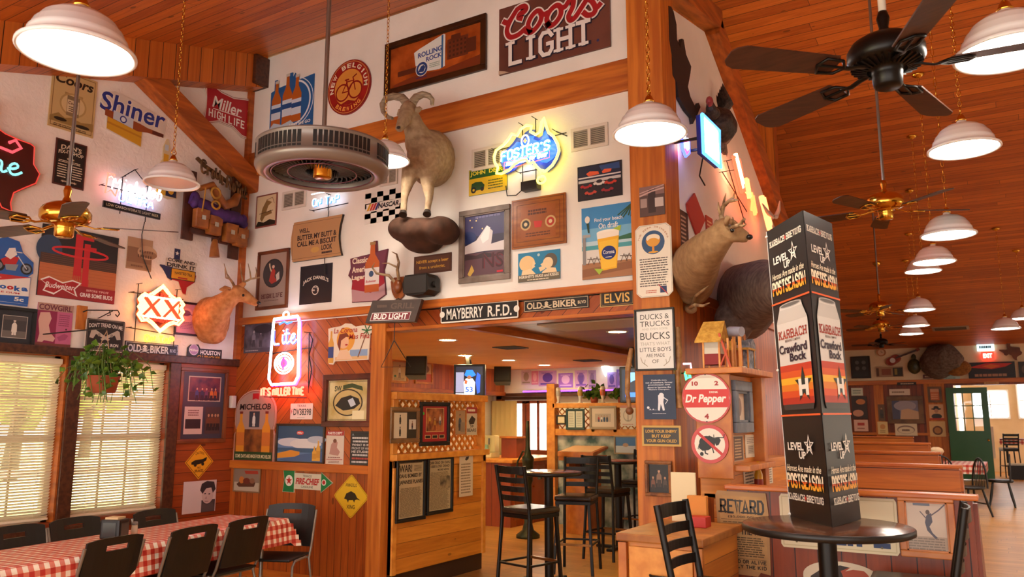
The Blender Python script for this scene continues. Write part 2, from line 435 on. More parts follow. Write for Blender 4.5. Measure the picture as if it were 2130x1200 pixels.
    def star(s, u, v, r, col, rot=0, n=5, inner=.4):
        return s.poly([(u + (r if k % 2 == 0 else r * inner) * s.H / s.W * math.sin(rot + PI * k / n), v - (r if k % 2 == 0 else r * inner) * math.cos(rot + PI * k / n)) for k in range(2 * n)], col)
    def person(s, u, v, h, skin='#c99a78', top='#444444', legs='#333344', hair='#2a1c14'):
        """a small printed figure"""
        r = s.H / s.W; w = h * .16 * r
        s.poly([(u - w, v + h * .30), (u - w * .9, v - .12 * h), (u - w * .4, v - .26 * h), (u + w * .4, v - .26 * h), (u + w * .9, v - .12 * h), (u + w, v + h * .30)], top)
        s.poly([(u - w * .7, v + h * .1), (u - w * .8, v + .5 * h), (u - .1 * w, v + .5 * h), (u, v + .22 * h), (u + .1 * w, v + .5 * h), (u + w * .8, v + .5 * h), (u + w * .7, v + h * .1)], legs)
        s.ell(u, v - .38 * h, .085 * h * r, .11 * h, hair); s.ell(u, v - .36 * h, .07 * h * r, .09 * h, skin); return s
    def build(s, name, label=None, cat='sign', group=None, parent=None, frame=None, tilt=0, glass=False, matl=None):
        """frame = (width in metres, depth, material, [inner lip material])"""
        M = s.M @ Matrix.Rotation(tilt, 4, 'Z') if tilt else s.M
        o = s.b.build(name, parent, M=M) if parent is None else s.b.build(name, parent, M=matl if matl is not None else M)
        if parent is None: tag(o, label, cat, group)
        elif label: o['label'] = label
        if frame:
            w, d, fm = frame[:3]; f = MB(); a, b = s.W / 2, s.H / 2
            lip = frame[3] if len(frame) > 3 else fm
            for (x0, y0, x1, y1) in ((-a - w, b, a + w, b + w), (-a - w, -b - w, a + w, -b), (-a - w, -b, -a, b), (a, -b, a + w, b)):
                f.box((x0, y0, 0), (x1, y1, d), fm, min(.006, w * .3))
            q = w * .22
            for (x0, y0, x1, y1) in ((-a - q * .3, b - q, a + q * .3, b), (-a - q * .3, -b, a + q * .3, -b + q), (-a, -b, -a + q, b), (a - q, -b, a, b)):
                f.box((x0, y0, s.t * .5), (x1, y1, max(s.t + s.k * .00016 + .002, d * .7)), lip)
            f.build('frame', o)
        return o
def sign(pl, xl, xr, yt, yb, t=.01, out=0.0): return Art(*wall_rect(pl, xl, xr, yt, yb, out), t)
def framed(pl, xl, xr, yt, yb, w, t=.008, out=0.0):
    """like sign, but the given picture lines are the outside of a frame w metres wide"""
    M, W, H = wall_rect(pl, xl, xr, yt, yb, out); return Art(M, W - 2 * w, H - 2 * w, t)
class Neon:
    """a neon sign: local u,v picture coordinates over its box, glass tubes standing off the wall"""
    def __init__(s, rect, name, label, off=.07):
        s.M, s.W, s.H = rect; s.off = off
        s.o = bpy.data.objects.new(name, None); COL.objects.link(s.o); s.o.matrix_world = s.M; tag(s.o, label, 'neon sign')
    def P(s, u, v, z=None): return Vector(((u - .5) * s.W, (.5 - v) * s.H, s.off if z is None else z))
    def tube(s, paths, col, r=.007, e=9, name='neon_tube', z=None, label=None, closed=False):
        m = mat(col, .4, emit=e * .36); b = MB()
        for p in paths: b.tube([s.P(*q, z) for q in p], r, m, 6, closed=closed)
        return b.build(name, s.o, label=label)
    def word(s, t, u, v, w, h, col, r=.006, e=9, smooth=1, shear=0, label=None, rot=0):
        ps = []
        for st in strokes(t, smooth):
            q = []
            for p in st:
                a, b = (p[0] - .5) * w * s.W, (p[1] - .5) * h * s.H; a += shear * b
                a, b = a * math.cos(rot) - b * math.sin(rot), a * math.sin(rot) + b * math.cos(rot)
                q.append((u + a / s.W, v - b / s.H))
            ps.append(q)
        return s.tube(ps, col, r, e, 'neon_lettering', label=label)
    def back(s, poly, col, z0=.02, z1=.03, name='backing_panel'):
        b = MB(); b.prism([s.P(*p)[:2] for p in poly], z0, z1, mat(col, .3)); return b.build(name, s.o)
    def frame(s, segs, r=.005, z=.03):
        b = MB(); m = mat('#17130f', .5)
        for a, c in segs: b.tube([s.P(*a, z), s.P(*c, z)], r, m, 6)
        for a, c in segs: b.tube([s.P(*a, 0), s.P(*a, s.off)], r * .7, m, 6)
        return b.build('support_frame', s.o)
so.rotation_euler = Vector((-.35, -.45, -.8)).to_track_quat('-Z', 'Y').to_euler()
# ------------------------------------------------------------------ materials of the room
def v3(*a): return tuple(Vector(a).normalized())
STUCCO = noise_mat('stucco_cream', '#efe6dc', '#f8f2ea', 3, .9, .35, bscale=16)
WALLP = noise_mat('painted_wall', '#e6e0d4', '#f0eadf', 2, .85, .08, bscale=30)
CEILW = plank('cedar_ceiling', '#cc7c3c', '#9a4e1e', '#2c1206', (0, 1, 0), (1, 0, 0), .145, .42, .05, 3.2)
CEILH = plank('hall_ceiling', '#c8743a', '#95481b', '#2c1206', (0, 1, 0), (1, 0, 0), .145, .5, .05, 3.2, .45)
BEAM = noise_mat('rough_beam', '#8a4a1c', '#b8682c', 3, .6, .2, stretch=(6, .6, 6))
BEAMZ = noise_mat('rough_post', '#a55c22', '#c8803a', 3, .5, .15, stretch=(8, 8, .5))
BEAMX = noise_mat('rough_board', '#9c5522', '#c47a38', 3, .5, .15, stretch=(.5, 8, 8))
PV = plank('wainscot_boards', '#b9672f', '#8a4116', '#3a1807', (1, 0, 0), (0, 0, 1), .09, .35, .05)
PVY = plank('wainscot_boards_y', '#b9672f', '#8a4116', '#3a1807', (0, 1, 0), (0, 0, 1), .09, .35, .05)
PD1 = plank('diagonal_boards', '#b0602c', '#8a4019', '#351406', v3(1, 0, -1), v3(1, 0, 1), .1, .35, .05)
PD2 = plank('diagonal_boards_back', '#b0602c', '#8a4019', '#351406', v3(1, 0, 1), v3(1, 0, -1), .1, .35, .05)
PHY = plank('red_boards', '#a4502a', '#7c3415', '#34120a', (0, 0, 1), (0, 1, 0), .11, .4, .04)
PINEY = plank('pine_boards_y', '#d99a4e', '#b3702e', '#5c330f', (0, 0, 1), (0, 1, 0), .135, .4, .025)
PINEX = plank('pine_boards_x', '#cf8c44', '#a5632a', '#5c330f', (0, 0, 1), (1, 0, 0), .135, .4, .025)
PINE = noise_mat('pine_trim', '#c98842', '#dfa55c', 4, .4, .06, stretch=(3, 3, 3))
PINEDK = noise_mat('stained_pine', '#a9642b', '#c4813f', 4, .4, .06, stretch=(2, 6, 2))
TRIM = noise_mat('stained_trim', '#8e4a1e', '#b2642c', 3, .4, .05, stretch=(1, 1, 6))
TRIMX = noise_mat('stained_trim_x', '#a85c24', '#c47834', 3, .4, .05, stretch=(.6, 8, 8))
DKW = noise_mat('dark_wood', '#3c1c0d', '#59301a', 5, .4, .05, stretch=(1, 6, 6))
FLOOR = plank('floor_boards', '#c49a6c', '#a87f52', '#6d4a28', (0, 1, 0), (1, 0, 0), .15, .36, .02, 1.2, .5, 7)
TAN = noise_mat('tan_drywall', '#d9a566', '#e0b074', 3, .8)
BLACK = mat('#17130f', .4); BLACKM = mat('#1a1613', .35, .6); BRASS = mat('#d9a441', .18, 1); STEEL = mat('#8f8d88', .35, .9)
WHITE = mat('#f2efe8', .3); CREAM = mat('#e9e0cd', .5); DARKB = mat('#2a1a12', .5)
# ------------------------------------------------------------------ the room
RID, RZ, SL, SR = 5.9, 5.52, .29, .118          # ridge position and height, ceiling slopes either side
def cz(y): return RZ - SL * (RID - y) if y < RID else RZ - SR * (y - RID)
def slab_between(mb, x0, x1, pts, t, m):
    for (y0, z0), (y1, z1) in zip(pts, pts[1:]):
        mb.add([(x0, y0, z0), (x1, y0, z0), (x1, y1, z1), (x0, y1, z1), (x0, y0, z0 + t), (x1, y0, z0 + t), (x1, y1, z1 + t), (x0, y1, z1 + t)],
               [(0, 1, 2, 3), (7, 6, 5, 4), (0, 4, 5, 1), (2, 6, 7, 3), (1, 5, 6, 2), (0, 3, 7, 4)], m)
FZ = -.17
b = MB(); b.box((-14, -4, FZ - .2), (6, 30, FZ), FLOOR); struct('floor', b)
b = MB(); slab_between(b, -7.4, 6, [(-4, cz(-4)), (RID, RZ)], .15, CEILW); struct('ceiling', b)
b = MB(); slab_between(b, -14, 6, [(RID, RZ), (25, cz(25))], .15, CEILH); struct('ceiling_hall', b)
# left wall with its two windows
WIN = [(3.02, 3.95), (4.10, 4.985)]; WZ0, WZ1 = .54, 1.965
b = MB()
b.box((-7.3, -4, 2.0), (-7.1, 5.95, 2.6), STUCCO)
b.add([(-7.3, -4, 2.6), (-7.3, 5.95, 2.6), (-7.3, 5.95, 5.5), (-7.3, -4, 2.62), (-7.1, -4, 2.6), (-7.1, 5.95, 2.6), (-7.1, 5.95, 5.5), (-7.1, -4, 2.62)],
      [(0, 1, 2, 3), (7, 6, 5, 4), (0, 4, 5, 1), (3, 2, 6, 7), (1, 5, 6, 2)], STUCCO)
b.box((-7.3, -4, FZ), (-7.1, WIN[0][0], 2.0), PHY); b.box((-7.3, WIN[1][1], FZ), (-7.1, 5.95, 2.0), PHY)
b.box((-7.3, WIN[0][0], FZ), (-7.1, WIN[1][1], WZ0), PHY); b.box((-7.3, WIN[0][1], WZ0), (-7.1, WIN[1][0], WZ1), TRIM); b.box((-7.3, WIN[0][0], WZ1), (-7.1, WIN[1][1], 2.0), TRIM)
struct('wall_left', b)
b = MB(); b.box((-7.1, -4, 1.97), (-7.055, 5.8, 2.045), DKW, .008); struct('trim_1', b)
b = MB()
for y in (WIN[0][0] - .05, WIN[0][1] + .075, WIN[1][1] + .05): b.box((-7.1, y - .06, WZ0 - .05), (-7.07, y + .06, 1.97), DKW, .006)
b.box((-7.1, WIN[0][0] - .11, WZ0 - .09), (-7.03, WIN[1][1] + .11, WZ0 - .04), DKW, .006); struct('trim_2', b)
GLASS = mat('#ffffff', .0, trans=1.0, spec=.2)
for i, (y0, y1) in enumerate(WIN):
    w = MB(); fr = noise_mat('window_paint', '#c9b79a', '#d6c6ab', 4, .5)
    for q in ((y0, WZ0, y0 + .05, WZ1), (y1 - .05, WZ0, y1, WZ1), (y0, WZ0, y1, WZ0 + .06), (y0, WZ1 - .05, y1, WZ1), (y0, 1.215, y1, 1.275)):
        w.box((-7.27, q[0], q[1]), (-7.2, q[2], q[3]), fr)
    mun = mat('#7a6247', .5)
    for k in (1, 2):
        y = y0 + .05 + (y1 - y0 - .1) * k / 3; w.box((-7.245, y - .008, WZ0), (-7.225, y + .008, WZ1), mun)
    for z in (.90, 1.61): w.box((-7.245, y0, z - .008), (-7.225, y1, z + .008), mun)
    wo = struct('window_%d' % (i + 1), w)
    p = MB(); p.box((-7.237, y0 + .04, WZ0 + .03), (-7.233, y1 - .04, WZ1 - .03), GLASS); p.build('pane', wo)
    bl = MB(); sm = mat('#efe2c2', .6); n = 54; z0b, z1b = WZ0 + .05, WZ1 - .08
    for k in range(n):
        z = z0b + (z1b - z0b) * k / (n - 1); bl.box((-7.165, y0 + .02, z - .0012), (-7.142, y1 - .02, z + .0012), sm)
        nv = len(bl.v)
        for q in range(nv - 8, nv): vx, vy, vz = bl.v[q]; bl.v[q] = (vx, vy, vz + (vx + 7.153) * .8)
    base = Vector((-7.153, (y0 + y1) / 2, WZ0 + .02))
    t = tag(bl.build('window_blind', None, base), ['cream slatted blind over the window at the left edge of the picture', 'cream slatted blind over the window behind the hanging plant'][i], 'blind', 'slatted blinds over the windows')
    r = MB(); r.box((-7.175, y0 + .015, WZ1 - .07), (-7.13, y1 - .015, WZ1 - .02), sm, .004)
    r.v = [tuple(Vector(v) - base) for v in r.v]; r.build('head_rail', t); r = MB(); r.box((-7.166, y0 + .02, z0b - .03), (-7.14, y1 - .02, z0b - .01), sm, .003)
    r.v = [tuple(Vector(v) - base) for v in r.v]; r.build('bottom_rail', t)
    c = MB()
    for y in (y0 + .15, y1 - .15): c.cyl((-7.139, y, z0b - .02), (-7.139, y, WZ1 - .05), .0015, sm, n=5)
    c.v = [tuple(Vector(v) - base) for v in c.v]; c.build('ladder_cord', t)
# outside the windows
lawn = noise_mat('grass', '#a3ad6c', '#c4c98c', 5, .9)
b = MB(); b.box((-60, -40, -.35), (-7.35, 60, -.31), lawn); tag(b.build('lawn'), 'sunlit green lawn outside the blinds', 'lawn', kind='stuff')
b = MB(); b.box((-11.0, -40, -.3), (-7.35, 60, -.12), mat('#d8d2c4', .8)); struct('porch_floor', b)
rl = thing('porch_railing', 'white porch railing outside the left windows', 'railing', (-10.6, 5, -.12))
b = MB(); b.box((-.04, -6, .82), (.04, 8, .9), WHITE); b.build('top_rail', rl); b = MB(); b.box((-.03, -6, .1), (.03, 8, .16), WHITE); b.build('bottom_rail', rl)
for k in range(8): b = MB(); b.box((-.05, -6 + 2 * k - .05, 0), (.05, -6 + 2 * k + .05, .95), WHITE); b.build('post', rl)
leafm = noise_mat('tree_leaves', '#6f8a35', '#a5b85a', 3, .8)
for i, (x, y, h, lb) in enumerate(((-24, 12, 5, 'round green tree beyond the porch seen through the right blind'), (-26, 5, 6.5, 'tall green tree beyond the porch seen through the left blind'), (-34, 20, 7, 'farther green tree between the two nearer ones outside'))):
    t = thing('tree', lb, 'tree', (x, y, -.28), 0, 'trees outside the windows')
    b = MB(); b.tube([(0, 0, 0), (.1, .1, h * .4), (0, 0, h * .7)], [.25, .18, .08], DARKB, 8); b.build('trunk', t)
    rn = random.Random(i); c = MB()
    for k in range(260):
        d = Vector((rn.gauss(0, 1), rn.gauss(0, 1), rn.gauss(0, .8))).normalized() * (rn.random() ** .4) * h * .42; p = Vector((0, 0, h * .68)) + d
        a = Vector((rn.gauss(0, 1), rn.gauss(0, 1), rn.gauss(0, 1))).normalized() * .5; e = a.orthogonal().normalized() * .4
        c.add([p - a, p + e, p + a, p - e], [(0, 1, 2, 3)], leafm)
    c.build('foliage', t)
# main wall with the signs
XO = -4.98; XP0, XP1 = -2.42, -2.12
b = MB(); b.box((-7.1, 5.8, 2.41), (XP0, 5.98, 5.47), WALLP); struct('wall_back', b)
zb = [on(1, 5.8, 859, 291).z, on(1, 5.8, 1303, 192).z]; zt = [on(1, 5.8, 1055, 185).z, on(1, 5.8, 1301, 128).z]
b = MB(); b.box((-7.1, 5.765, sum(zb) / 2), (XP0, 5.8, sum(zt) / 2), BEAMX, .004); struct('trim_3', b)
b = MB(); b.box((-7.1, 5.75, 2.42), (XP0, 5.8, 2.495), TRIMX, .006); struct('trim_4', b)
b = MB(); b.box((-7.1, 5.8, FZ), (-5.15, 5.87, .93), PV); b.box((-7.1, 5.8, .93), (-6.05, 5.98, 2.41), PD1); b.box((-6.05, 5.8, .93), (-5.15, 5.87, 2.41), PD2); struct('wall_paneling', b)
b = MB(); b.box((-7.1, 5.77, .905), (-5.15, 5.8, .985), TRIMX, .006); struct('trim_5', b)
b = MB(); b.box((-7.1, 5.785, FZ), (-5.15, 5.8, FZ + .1), TRIMX, .004); struct('baseboard_back', b)
b = MB(); b.box((-5.15, 5.76, FZ), (XO, 5.87, 2.41), BEAMZ, .006); struct('trim_6', b)
b = MB(); b.box((XO, 5.8, 2.24), (-3.7, 5.98, 2.42), PD2); b.box((-3.7, 5.8, 2.24), (XP0, 5.98, 2.42), PD1); b.box((XO, 5.775, 2.235), (XP0, 5.8, 2.265), TRIMX, .004); struct('header_beam', b)
b = MB(); b.box((XP0, 5.68, FZ), (XP1, 5.98, 5.46), BEAMZ, .012); struct('pillar', b)
# corner posts, braces and beams
b = MB(); b.box((-7.1, 5.74, 2.05), (-7.05, 5.8, 5.3), TRIM); struct('trim_7', b)
b = MB()
for x0, x1 in ((-7.1, -6.86),):
    b.add([(x, y, cz(y) - d) for x in (x0, x1) for y in (-4, 5.8) for d in (.38, .0)], [(0, 1, 3, 2), (4, 6, 7, 5), (0, 4, 5, 1), (2, 3, 7, 6), (0, 2, 6, 4), (1, 5, 7, 3)], CEILW)
struct('beam_left', b)
b = MB(); b.bar((-7.0, 4.05, 4.98), (-7.0, 5.84, 3.98), .19, .2, BEAM, .01); struct('brace_left', b)
b = MB(); b.box((-7.1, 5.6, 5.1), (-6.82, 5.8, 5.44), DKW, .01); struct('trim_8', b)
# side wall right of the pillar
WP = [(5.98, FZ), (9.6, FZ), (9.6, 3.5), (8.3, 4.2), (6.9, 5.0), (5.98, 4.82)]
b = MB(); b.prism([(y, z) for y, z in WP], 0, -.15, WALLP, Matrix(((0, 0, 1, -2.15), (1, 0, 0, 0), (0, 1, 0, 0), (0, 0, 0, 1)))); struct('wall_side', b)
b = MB(); b.bar((-2.12, 7.05, 5.1), (-2.12, 10.6, 2.9), .16, .24, BEAM, .01); b.bar((-2.12, 5.9, 4.98), (-2.12, 7.15, 5.2), .16, .2, BEAM, .01); struct('brace_side', b)
b = MB(); b.box((-2.15, 5.98, FZ), (-2.125, 9.6, 2.4), PVY); b.box((-2.15, 5.98, 2.36), (-2.1, 9.6, 2.44), TRIM, .006); struct('wall_side_paneling', b)
b = MB(); b.box((-3.3, 9.45, FZ), (-2.15, 9.6, 5.0), PV); struct('wall_side_end', b)
# bar room behind the opening
b = MB(); b.box((-8.1, 5.98, FZ), (-7.95, 12.4, 2.4), WALLP); struct('wall_bar_left', b)
b = MB(); b.box((-8.1, 12.2, FZ), (-3.1, 12.4, 2.4), WALLP); struct('wall_bar_back', b)
b = MB(); b.box((-3.3, 9.6, FZ), (-3.15, 12.4, 5.0), PVY); struct('wall_bar_right', b)
b = MB(); b.box((-8.1, 5.98, 2.26), (-4.25, 12.4, 2.4), TAN); struct('ceiling_bar', b)
CEILD = plank('dark_ceiling_boards', '#8a552c', '#5f3315', '#20100a', (0, 1, 0), (1, 0, 0), .1, .4, .06)
b = MB(); b.box((-4.25, 5.98, 2.30), (-2.3, 12.4, 2.4), CEILD); b.box((-4.27, 5.98, 2.24), (-4.2, 12.4, 2.31), TRIM, .005); struct('ceiling_bar_boards', b)
# far hall
FWALL = noise_mat('far_cream', '#e3c9a0', '#ecd6b2', 2, .85)
FWOOD = plank('far_boards', '#8a4018', '#642a0e', '#2a0f05', (1, 0, 0), (0, 0, 1), .12, .4, .05)
DX0, DX1, DZ = -1.28, .05, 2.28
b = MB(); b.box((-14, 24.5, 2.4), (6, 24.7, 3.6), FWALL); b.box((-14, 24.5, FZ), (DX0, 24.7, 2.4), FWOOD); b.box((DX0, 24.5, DZ), (6, 24.7, 2.4), FWOOD)
b.box((1.6, 24.5, FZ), (6, 24.7, DZ), FWOOD); struct('wall_far', b)
b = MB(); b.box((-14, 24.44, 2.33), (6, 24.5, 2.45), TRIMX, .01); struct('trim_9', b)
b = MB()
for p0_, p1_ in ((1820, 1840), (1925, 1968)): b.box((on(1, 24.5, p0_, 850).x, 24.47, FZ), (on(1, 24.5, p1_, 850).x, 24.5, 2.33), BEAMZ)
b.box((-14, 24.45, .95), (DX0, 24.5, 1.02), TRIMX); struct('trim_10', b)
b = MB(); b.box((DX0, 28.3, FZ), (6, 28.5, 3), FWALL); b.box((-1.5, 24.7, FZ), (-1.4, 28.3, 3), FWALL); b.box((-1.5, 24.7, 2.9), (6, 28.5, 3.0), FWALL); struct('wall_annex', b)
w = MB()
for q in ((.22, 1.45, 1.8, 2.42), (-.95, 1.45, -.1, 2.2)):
    w.box((q[0] - .06, 28.26, q[1] - .06), (q[2] + .06, 28.3, q[3] + .06), WHITE)
    w.box((q[0], 28.24, q[1]), (q[2], 28.27, q[3]), mat('#f4fbff', .3, emit=3.0))
    w.box(((q[0] + q[2]) / 2 - .015, 28.23, q[1]), ((q[0] + q[2]) / 2 + .015, 28.26, q[3]), WHITE); w.box((q[0], 28.23, (q[1] + q[3]) / 2 - .015), (q[2], 28.26, (q[1] + q[3]) / 2 + .015), WHITE)
struct('window_3', w)
b = MB(); b.box((5.0, -4, FZ), (5.2, 25, 5.6), WALLP); struct('wall_right', b)
for i, y in enumerate((9.0, 13.5, 18.0, 22.0)):  # unseen windows added here; their glowing panes brighten the far hall
    w = MB(); w.box((4.96, y - .6, .7), (5.0, y + .6, 2.2), WHITE); w.box((4.94, y - .52, .78), (4.965, y + .52, 2.12), mat('#fff3dc', .3, emit=3.5)); w.box((4.93, y - .52, 1.43), (4.95, y + .52, 1.47), WHITE); w.box((4.93, y - .02, .78), (4.95, y + .02, 2.12), WHITE); struct('window_%d' % (4 + i), w)
b = MB(); b.box((-14, 12.4, FZ), (-13.8, 24.5, 5), WALLP); struct('wall_far_left', b)
b = MB(); b.box((-13.8, 12.4, FZ), (-3.15, 12.5, 5.0), WALLP); struct('wall_hall_back', b)
# ------------------------------------------------------------------ pendant lamps
WARM = (1, .70, .40)
ENAM = mat('#f4f4f4', .22); DIFF = mat("#fff4e4", .4, emit=22.0); DIFFOFF = mat('#cdbfc4', .4)
def make_pendant(name, label, loc, on_=True, group='white enamel pendant lamps', chain=True):
    t = thing(name, label, 'lamp', loc, 0, group)
    b = MB(); b.lathe([(.196, .004), (.206, -.004), (.213, .002), (.212, .012), (.200, .020), (.184, .032), (.178, .05), (.176, .064), (.170, .068), (.158, .098), (.152, .102), (.132, .132), (.128, .135), (.095, .158), (.05, .170), (.03, .176), (.026, .2), (.0, .2)], ENAM, 40)
    b.lathe([(.196, .004), (.19, .02), (.178, .03)], ENAM, 40); b.build('lamp_shade', t)
    d = MB(); d.lathe([(.19, .016), (.12, .010), (.0, .006)], DIFF if on_ else DIFFOFF, 32); d.build('diffuser', t)
    f = MB(); f.lathe([(.0, .24), (.012, .238), (.02, .225), (.028, .205), (.034, .196), (.02, .19)], BRASS, 20); f.tube([(0, .022 * math.cos(a), .262 + .022 * math.sin(a)) for a in [k * PI / 6 for k in range(12)]], .004, BRASS, 6, closed=True); f.build('cap', t)
    top = cz(loc[1]) - loc[2]
    if chain:
        c = MB(); z = .28; k = 0; p = .034 if loc[1] < 6.2 else .07
        while z < top - .04:
            c.tube([((.011 * math.cos(a)) * (k % 2), (.011 * math.cos(a)) * (1 - k % 2), z + p * .62 * math.sin(a)) for a in [q * PI / 4 for q in range(8)]], .0028, BRASS, 5, closed=True); z += p; k += 1
        c.build('chain', t)
    e = MB(); e.lathe([(.0, top), (.06, top - .002), (.062, top - .012), (.035, top - .03), (.012, top - .045), (0, top - .045)], BRASS, 20); e.build('ceiling_cup', t)
    return t
def atd(px, py, d): return EYEP + ray(px, py) * d
for lb, px, py, w, lit in (
        ('large white pendant lamp nearest the upper left corner of the picture', 160, 112, 222, 1),
        ('unlit white pendant lamp hanging in front of the wooden saddle sign', 357, 383, 108, 0),
        ('white pendant lamp hanging in front of the mounted ram', 800, 336, 102, 1),
        ('white pendant lamp hanging in front of the square wooden pillar', 1352, 280, 150, 1),
        ('white pendant lamp partly hidden by the dark fan blade at the right edge', 2100, 112, 205, 1),
        ('white pendant lamp below the dark ceiling fan at right', 2005, 312, 134, 1),
        ('white pendant lamp right below the brass fan, nearest of its row', 1973, 490, 104, 1),
        ('white pendant lamp second in the row below the brass fan', 1943, 546, 82, 1),
        ('white pendant lamp third in the row, half behind the second', 1920, 565, 70, 1),
        ('white pendant lamp half hidden by a distant fan blade', 1912, 645, 60, 1),
        ('far white pendant lamp right above the lowest of its row', 1905, 678, 52, 1),
        ('lowest and farthest white pendant lamp of the row above the booths', 1895, 695, 47, 1),
        ('far white pendant lamp above the exit sign', 2092, 684, 54, 1),
        ('far white pendant lamp at the right edge above the door to the annex', 2128, 663, 50, 1)):
    p = atd(px, py, .413 * FPX / w); make_pendant('pendant_lamp', lb, p, bool(lit))
# further pendants added to brighten the room, behind the camera and along the hall
for p in ((-4.4, -1.2, 2.75), (-1.6, .2, 2.8), (-5.6, .9, 3.0), (-6.0, -.6, 3.0), (1.2, 1.0, 2.85), (2.6, 5.5, 3.0), (2.6, 9.0, 3.0), (2.6, 12.5, 3.0), (2.6, 16, 3.0), (-3.2, 17.5, 3.0), (-3.6, 21, 2.95), (-5.2, 22.3, 2.95), (3, 21.5, 3)):
    make_pendant('pendant_lamp', 'white pendant lamp added to brighten the room', p, True)
# ------------------------------------------------------------------ ceiling fans
BLADE = noise_mat('fan_blade_walnut', '#3b2114', '#57331f', 6, .45, stretch=(1, 8, 8)); BLADED = noise_mat('fan_blade_dark', '#3a2016', '#4e2d1e', 6, .5, stretch=(1, 8, 8))
def make_fan(label, loc, metal, blade, rot, R=.66, rodr=.012, rodm=None, dark=False):
    t = thing('ceiling_fan', label, 'ceiling fan', loc, rot)
    b = MB(); b.lathe([(0, .10), (.03, .10), (.09, .085), (.13, .06), (.148, .03), (.148, -.01), (.135, -.03), (.09, -.045), (.06, -.05), (.058, -.075), (.055, -.12), (.045, -.13), (0, -.13)], metal, 36)
    if dark:
        for k in range(30):
            a = 2 * PI * k / 30; b.bar((.075 * math.cos(a), .075 * math.sin(a), -.05), (.135 * math.cos(a), .135 * math.sin(a), -.032), .008, .014, metal)
    b.build('motor_housing', t)
    top = cz(loc[1]) - loc[2]
    r = MB(); r.cyl((0, 0, .14), (0, 0, top), rodr, rodm or STEEL, n=10); r.build('downrod', t)
    c = MB(); c.lathe([(0, .21), (.018, .2), (.026, .17), (.018, .13), (.03, .1)], metal, 16); c.build('collar', t)
    u = MB(); u.lathe([(0, top), (.07, top - .005), (.072, top - .02), (.04, top - .07), (.015, top - .09)], metal, 20); u.build('canopy', t)
    for k in range(5):
        M = Matrix.Rotation(2 * PI * k / 5, 4, 'Z') @ Matrix.Translation((0, 0, -.055)) @ Matrix.Rotation(math.radians(12), 4, 'X')
        q = MB(); w0, w1 = .058, .07
        pts = [(.24, -w0), (R - .05, -w1), (R - .015, -w1 * .75), (R, -.03), (R, .03), (R - .015, w1 * .75), (R - .05, w1), (.24, w0), (.225, .03), (.225, -.03)]
        q.prism(pts, 0, .006, blade, M); q.build('blade', t)
        i = MB(); i.tube([(.08, 0, .01), (.13, 0, .004), (.17, 0, -.008), (.20, 0, -.006)], [(.014, .005)] * 4, metal, 8, M=M)
        i.tube([(.19, 0, -.005), (.22, .04, -.005), (.29, .045, -.005), (.31, 0, -.005), (.29, -.045, -.005), (.22, -.04, -.005)], .007, metal, 6, closed=True, M=M)
        i.tube([(.19, 0, -.005), (.31, 0, -.005)], .006, metal, 6, M=M); i.build('blade_bracket', t)
    return t
make_fan('brass ceiling fan with brown blades in front of the left wall', atd(136, 452, 5.0), BRASS, BLADE, math.radians(48))
make_fan('black ceiling fan with wide brown blades at upper right', atd(1843, 120, 3.25), BLACKM, BLADED, math.radians(6), .69, .016, mat('#cfc6b5', .4), True)
make_fan('brass ceiling fan above the cardboard beer display', atd(1841, 425, 6.5), BRASS, BLADE, math.radians(30))
make_fan('distant brass ceiling fan beside a row of pendant lamps', atd(1830, 640, 11.8), BRASS, BLADE, math.radians(70))
make_fan('more distant brass ceiling fan just below the other', atd(1833, 676, 14.8), BRASS, BLADE, math.radians(20))
make_fan('farthest ceiling fan with dark housing near the end wall', atd(1833, 712, 19), BLACKM, BLADED, math.radians(40))
# round grey caged fan
gp = atd(671, 352, 4.75); GF = mat('#8a8078', .38, .4); GD = mat('#4c4e52', .3, .4)
t = thing('caged_fan', 'round grey caged fan on a steel pole below the ceiling', 'ceiling fan', gp)
b = MB(); R = .39
b.lathe([(.30, .135), (R - .01, .135), (R, .13), (R, .118), (R - .004, .115), (R - .004, .012), (R, .01), (R, -.005), (R - .012, -.03), (R - .05, -.045), (R - .082, -.04), (R - .086, -.03), (R - .086, .0)], GF, 72)
b.lathe([(.30, .135), (.29, .07), (.0, .065)], GD, 48); b.build('housing', t)
for g in range(6):
    b = MB()
    for k in range(14 * g + 2, 14 * g + 14):
        a = 2 * PI * k / 84
        for z0, z1 in ((.036, .108), (.016, .029)): b.box((R - .006, -.0105, z0), (R - .002, .0105, z1), mat('#120f0e', .6), 0, Matrix.Rotation(a, 4, 'Z'))
    b.build('grille', t)
b = MB()
for k in range(40):
    a = 2 * PI * k / 40; ps = [((.10 + .195 * q) * math.cos(a + .6 * q), (.10 + .195 * q) * math.sin(a + .6 * q), .01 - .02 * (1 - q) + .012 * math.sin(q * PI)) for q in (0, .25, .5, .75, 1)]
    b.tube(ps, [(.003, .02)] * 5, GD, 6, up=(0, 0, 1))
b.build('vane', t)
b = MB()
for r_, z in ((.295, -.035), (.2, -.028)): b.tube([(r_ * math.cos(2 * PI * k / 48), r_ * math.sin(2 * PI * k / 48), z) for k in range(48)], .004, mat('#7a4a55', .3, .5), 5, closed=True)
b.build('guard_ring', t)
b = MB(); b.lathe([(0, -.055), (.05, -.055), (.055, -.05), (.055, .0), (.075, .01), (.075, .03)], BRASS, 28); b.build('hub', t)
b = MB(); b.cyl((0, 0, .1), (0, 0, cz(gp.y) - gp.z), .014, STEEL, n=12); b.build('pole', t)
